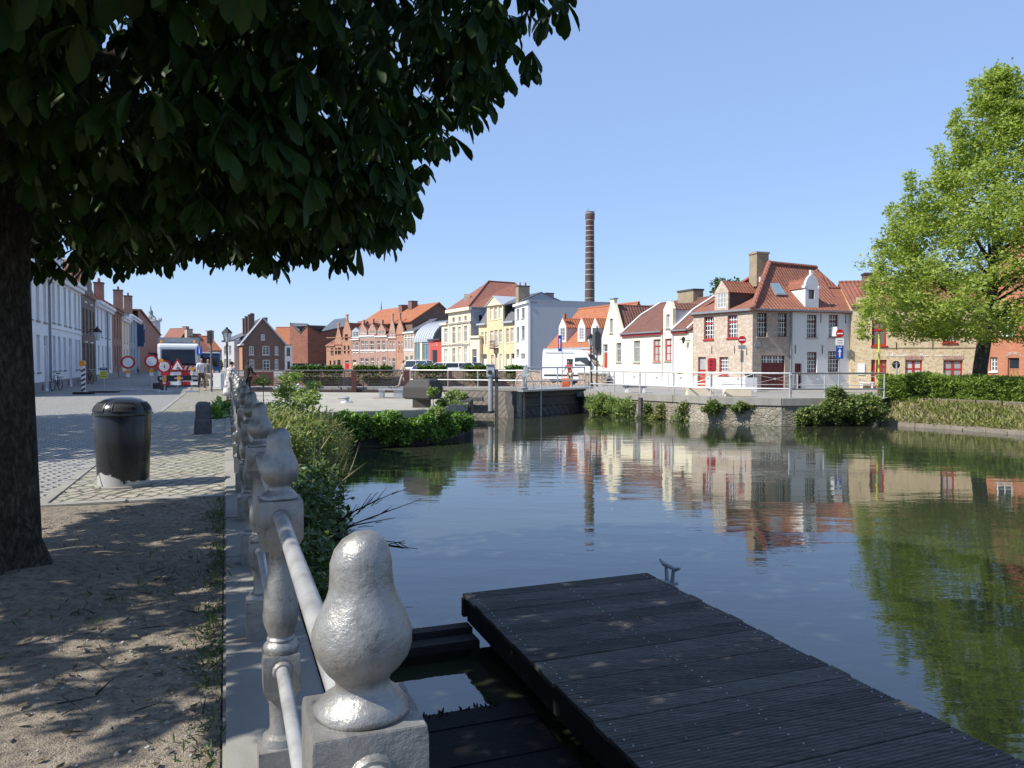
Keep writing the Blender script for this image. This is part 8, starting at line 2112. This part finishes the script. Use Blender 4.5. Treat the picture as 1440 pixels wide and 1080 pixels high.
# banner
d = 54; c = pt(790.5, d); root = thing('banner', 'tall narrow blue, purple and red banner on a pole before the white van', 'flag', c); post(root, c, at(789, 470, d).z, .025)
for y0, y1, mt in ((471.5, 477, 'sign_blue'), (477.2, 483, 'banner_purple'), (483.2, 488.5, 'banner_red'), (488.7, 494, 'sign_blue')):
    m = MB(); x0 = pt(784.8, d).x; x1 = c.x - .03; z0, z1 = at(789, y1, d).z, at(789, y0, d).z; m.hexa([(x0, d - .05, z0), (x1, d - .01, z0), (x1, d + .01, z0), (x0, d - .03, z0), (x0, d - .05, z1), (x1, d - .01, z1), (x1, d + .01, z1), (x0, d - .03, z1)]) ; 
    if mt not in MATS: plain(mt, (.25, .10, .55) if 'purple' in mt else (.6, .04, .14), .7)
    m.build('cloth_panel', mt, root)
m = MB(); x = pt(787, d).x; m.box(x - .03, x + .03, d - .058, d - .045, at(789, 490, d).z, at(789, 476, d).z); m.build('white_stripe', 'sign_white', root)
# cabinets and box by the lantern
d = 43; c = pt(307.5, d); root = thing('cabinet', 'white street cabinet between the men and the woman in print dress', 'cabinet', c); m = MB(); m.box(c.x - .24, c.x + .22, c.y - .2, c.y + .2, .1, at(307, 525, d).z); m.build('body', 'sign_white', root, bev=.02); m = MB(); m.box(c.x - .2, c.x + .18, c.y - .21, c.y - .203, .2, 1.0); m.build('door', 'white_paint', root); m = MB(); m.box(c.x - .28, c.x + .26, c.y - .24, c.y + .24, 0, .098); m.build('base', 'coping', root)
d = 42.8; c = pt(218, d); root = thing('ballast_block', 'dark grey concrete ballast block behind the second ban sign', 'block', c); m = MB(); m.box(c.x - .3, c.x + .3, c.y + .3, c.y + .8, 0, .42); m.build('block', 'dark_concrete', root, bev=.02); m = MB(); m.path([c + Vector((-.1, .55, .42)), c + Vector((0, .55, .5)), c + Vector((.1, .55, .42))], .015, 5); m.build('lifting_eye', 'galvanised', root)
# bench slats by the bridge (white)
d = 47.5; c = pt(443, d); root = thing('white_flowers', 'little patch of white flowers at the island end of the footbridge', 'flowers', (c.x, c.y, 0)); C = in_blobs(260, [(c.x - .3, c.y - 6, .2, .5, .3, .2), (c.x + .4, c.y - 6, .22, .4, .3, .2)], 0); V, Q = leaves(C, np.full(260, .08), aspect=.8); np_mesh('petals', V, Q, 'sign_white', root); V, Q = leaves(C - np.array([0, 0, .1]), np.full(260, .12)); np_mesh('foliage', V, Q, 'bush_leaf', root)
# ---------------------------------------------------------------- people
def skin_mesh(name, joints, edges, mat, parent, sub=2):
    """joints: {key:(pos,radius)}; first key is the root"""
    keys = list(joints); me = bpy.data.meshes.new(name); me.from_pydata([joints[k][0] for k in keys], [(keys.index(a), keys.index(b)) for a, b in edges], []); me.update()
    o = bpy.data.objects.new(name, me); col.objects.link(o)
    sk = o.modifiers.new('skin', 'SKIN'); sk.use_smooth_shade = True
    for i, k in enumerate(keys):
        r = joints[k][1]; r = r if isinstance(r, tuple) else (r, r)
        me.skin_vertices[0].data[i].radius = r; me.skin_vertices[0].data[i].use_root = (i == 0)
    o.modifiers.new('sub', 'SUBSURF').levels = sub; o.modifiers['sub'].render_levels = sub
    dg = bpy.context.evaluated_depsgraph_get(); dg.update(); m2 = bpy.data.meshes.new_from_object(o.evaluated_get(dg)); m2.name = name
    o.modifiers.clear(); o.data = m2; bpy.data.meshes.remove(me)
    m2.materials.clear(); m2.materials.append(MATS[mat]); m2.polygons.foreach_set('use_smooth', [True] * len(m2.polygons))
    if parent is not None: o.parent = parent
    return o
def person(label, px, d, rot, H_=1.75, stride=.0, lean=.0, arms=((.0, .1), (.0, .1)), top='shirt_white', legs='pants_brown', hair='hair_dark', long_hair=False, dress=None, sleeves=.5, crouch=0.0, z=0.0, seat=0.0, bag=None):
    root = thing('person', label, 'person', (0, 0, 0)); s = H_ / 1.75; J = {}; V_ = lambda x, y, z_: (x * s, y * s, z_ * s)
    hz = .93 - crouch
    def up(t, x=0): return (x, -math.sin(lean) * t, hz + math.cos(lean) * t)   # facing -y
    J['pelvis'] = (V_(0, 0, hz), (.155 * s, .115 * s)); J['waist'] = (V_(*up(.16)), (.135 * s, .10 * s)); J['chest'] = (V_(*up(.38)), (.165 * s, .115 * s)); J['neck0'] = (V_(*up(.52)), (.09 * s, .075 * s)); J['neck'] = (V_(*up(.585)), .053 * s)
    hx = up(.66); J['jaw'] = (V_(hx[0], hx[1] - .025, hx[2]), (.062 * s, .072 * s)); hx = up(.745); J['head'] = (V_(hx[0], hx[1] - .015, hx[2]), (.076 * s, .094 * s)); hx = up(.81); J['crown'] = (V_(hx[0], hx[1], hx[2]), (.055 * s, .07 * s))
    E = [('pelvis', 'waist'), ('waist', 'chest'), ('chest', 'neck0'), ('neck0', 'neck'), ('neck', 'jaw'), ('jaw', 'head'), ('head', 'crown')]
    for i, sd_ in enumerate((-1, 1)):
        k = 'LR'[i]; st = stride * sd_
        J['hip' + k] = (V_(.09 * sd_, 0, hz - .05), .092 * s)
        ky = -st * .5 - (crouch * .9 if crouch else 0); J['knee' + k] = (V_(.10 * sd_, ky - .03, .48 - crouch * .25), .062 * s)
        ay = -st + (.06 if st < 0 else 0); J['ankle' + k] = (V_(.10 * sd_, ay, .085 + (.05 if st < -.1 else 0)), .042 * s); J['toe' + k] = (V_(.115 * sd_, ay - .17, .04), (.045 * s, .033 * s)); J['heel' + k] = (V_(.10 * sd_, ay + .05, .045), (.04 * s, .035 * s))
        E += [('pelvis', 'hip' + k), ('hip' + k, 'knee' + k), ('knee' + k, 'ankle' + k), ('ankle' + k, 'toe' + k), ('ankle' + k, 'heel' + k)]
        sw, bend = arms[i]; sh = up(.49, .19 * sd_); J['sho' + k] = (V_(*sh), .062 * s)
        e = (sh[0] + .05 * sd_, sh[1] - math.sin(sw) * .29, sh[2] - math.cos(sw) * .29); J['elb' + k] = (V_(*e), .042 * s)
        a2 = sw + bend; w = (e[0] - .01 * sd_, e[1] - math.sin(a2) * .25, e[2] - math.cos(a2) * .25); J['wri' + k] = (V_(*w), .028 * s)
        pm = (w[0], w[1] - math.sin(a2) * .07, w[2] - math.cos(a2) * .07); J['palm' + k] = (V_(*pm), (.024 * s, .036 * s))
        E += [('neck0', 'sho' + k), ('sho' + k, 'elb' + k), ('elb' + k, 'wri' + k), ('wri' + k, 'palm' + k)]
        for q in range(4):       # fingers, slightly curled, unequal
            fy = (q - 1.5) * .019; L = (.07, .082, .078, .062)[q]
            b = (pm[0] + .004 * sd_, pm[1] + fy - math.sin(a2) * .03, pm[2] - .03); c = (b[0] - .012 * sd_, b[1] - math.sin(a2) * L * .6, b[2] - L * .55); t = (c[0] - .022 * sd_, c[1] - math.sin(a2) * L * .3, c[2] - L * .35)
            J['f%d%s' % (q, k)] = (V_(*b), .010 * s); J['g%d%s' % (q, k)] = (V_(*c), .009 * s); J['h%d%s' % (q, k)] = (V_(*t), .0075 * s); E += [('palm' + k, 'f%d%s' % (q, k)), ('f%d%s' % (q, k), 'g%d%s' % (q, k)), ('g%d%s' % (q, k), 'h%d%s' % (q, k))]
        th = (w[0], w[1] - .035, w[2] - .045); J['t0' + k] = (V_(*th), .0105 * s); J['t1' + k] = (V_(th[0] - .01 * sd_, th[1] - .02, th[2] - .035), .0085 * s); E += [('palm' + k, 't0' + k), ('t0' + k, 't1' + k)]
    hd = J['head'][0]; J['nose'] = ((hd[0], hd[1] - .104 * s, hd[2] - .03 * s), .014 * s); E.append(('head', 'nose'))
    body = skin_mesh('body', J, E, 'skin', root)
    fat = lambda ks, g: {k: (J[k][0], tuple(r + g for r in (J[k][1] if isinstance(J[k][1], tuple) else (J[k][1],) * 2))) for k in ks}
    if dress: pass
    ks = ['waist', 'chest', 'neck0', 'pelvis'] + ['sho' + k for k in 'LR'] + ['elb' + k for k in 'LR']; ee = [('waist', 'pelvis'), ('waist', 'chest'), ('chest', 'neck0')] + [('neck0', 'sho' + k) for k in 'LR'] + [('sho' + k, 'elb' + k) for k in 'LR']
    T = fat(ks, .016)
    for k in 'LR':
        if sleeves < 1: a, b = Vector(J['sho' + k][0]), Vector(J['elb' + k][0]); T['elb' + k] = (tuple(a.lerp(b, sleeves + .3)), T['elb' + k][1])
        else: T['wri' + k] = fat(['wri' + k], .014)['wri' + k]; ee.append(('elb' + k, 'wri' + k))
    skin_mesh('shirt', T, ee, top, root)
    if dress:
        hem = dress; m = MB(); P = [Vector(J['pelvis'][0])]; rings = []
        for t, r in ((.0, .165), (.35, .21), (.7, .26), (1.0, .31)):
            z_ = (hz + .06) * s * (1 - t) + hem * s * t; rings.append([(r * s * math.cos(a) * (1 + .06 * math.sin(5 * a)), r * .8 * s * math.sin(a) * (1 + .06 * math.sin(4 * a)), z_) for a in np.linspace(0, 2 * PI, 24, endpoint=False)])
        loft(m, rings); m.build('skirt', top, root, smooth='all')
    else:
        ks = ['pelvis'] + [n + k for n in ('hip', 'knee', 'ankle') for k in 'LR']; T = fat(ks, .018); skin_mesh('trousers', T, [('pelvis', 'hip' + k) for k in 'LR'] + [('hip' + k, 'knee' + k) for k in 'LR'] + [('knee' + k, 'ankle' + k) for k in 'LR'], legs, root)
    for k in 'LR': T = fat(['ankle' + k, 'toe' + k, 'heel' + k], .01); T['ankle' + k] = ((T['ankle' + k][0][0], T['ankle' + k][0][1], T['ankle' + k][0][2] - .03 * s), .045 * s); skin_mesh('shoe', T, [('ankle' + k, 'toe' + k), ('ankle' + k, 'heel' + k)], 'rubber', root, 1)
    c = Vector(J['crown'][0]); hh = Vector(J['head'][0]); T = {'a': (tuple(c + Vector((0, .012, .012)) * s), (.086 * s, .098 * s)), 'b': (tuple(hh + Vector((0, .035, .015)) * s), (.088 * s, .085 * s)), 'c': (tuple(hh + Vector((0, .055, -.07)) * s), (.066 * s, .055 * s))}; ee = [('a', 'b'), ('b', 'c')]
    if long_hair: T['d'] = (tuple(hh + Vector((0, .09, -.22)) * s), (.10 * s, .06 * s)); T['e'] = (tuple(hh + Vector((0, .12, -.38)) * s), (.08 * s, .04 * s)); ee += [('c', 'd'), ('d', 'e')]
    hr = skin_mesh('hair', T, ee, hair, root)
    for sd_ in (-1, 1):
        e = hh + Vector((.030 * sd_, -.088, .002)) * s; m = MB(); m.lathe([(.001, -.008), (.009, 0), (.001, .008)], 8, Matrix.Translation(e)); m.build('eye', 'rubber', body)
        e = hh + Vector((.078 * sd_, .0, -.02)) * s; m = MB(); m.lathe([(.004, -.03), (.014, 0), (.012, .02), (.003, .032)], 8, Matrix.Translation(e)); m.build('ear', 'skin', body)
    m = MB(); e = hh + Vector((0, -.090, -.068)) * s; m.tube(e + Vector((-.022, 0, 0)), e + Vector((.022, 0, 0)), .006, .006, 6); m.build('mouth', 'cloth_red', body)
    put(root, px, d, rot, z); return root
person('person walking in a white shirt and brown trousers before the lorry', 283, 43.0, .55, 1.82, stride=.30, arms=((.35, .25), (-.35, .2)), top='shirt_white', legs='pants_brown', sleeves=.4)
person('person in light trousers and dark top walking close behind the man in the white shirt', 292.5, 43.6, .5, 1.78, stride=.26, arms=((-.3, .2), (.3, .3)), top='cloth_grey', legs='cloth_beige', sleeves=.4)
person('person in a pale printed dress leaning on the near railing under the lantern', 321, 30.0, 2.5, 1.66, lean=.22, arms=((.5, .7), (.5, .7)), top='cloth_print', dress=.32, hair='hair_dark', sleeves=.5)
person('person in black with long dark hair standing where the footbridge meets the quay', 347.5, 36.5, 2.6, 1.66, lean=.08, arms=((.4, .8), (.2, .6)), top='cloth_black', legs='cloth_black', long_hair=True, sleeves=1)
person('person in pale beige clothes crossing the footbridge behind the concrete block', 567, 51.4, -1.4, 1.78, stride=.27, arms=((.4, .3), (-.4, .3)), top='cloth_beige', legs='cloth_beige', hair='hair_brown', sleeves=1, z=-.06)
pw = person('person in a red top leaning forward on the quay railing before the white van', 802, 47.2, -.5, 1.72, lean=.30, arms=((.6, .6), (.6, .6)), top='cloth_red', legs='cloth_beige', hair='hair_dark', sleeves=.5)
d = 46.6; c = pt(795.5, d); root = thing('shopping_bag', 'orange bag hanging beside the person in the red top', 'bag', (c.x, c.y, .1)); m = MB(); loft(m, [[(c.x - w, c.y - dd, z_), (c.x + w, c.y - dd, z_), (c.x + w, c.y + dd, z_), (c.x - w, c.y + dd, z_)] for z_, w, dd in ((.0, .18, .07), (.1, .22, .1), (.45, .2, .08), (.62, .17, .03))]); m.build('bag', 'cloth_orange', root, smooth=True); m = MB(); m.path([(c.x - .1, c.y, .6), (c.x - .06, c.y, .82), (c.x + .06, c.y, .82), (c.x + .1, c.y, .6)], .012, 5); m.build('handle', 'cloth_orange', root)
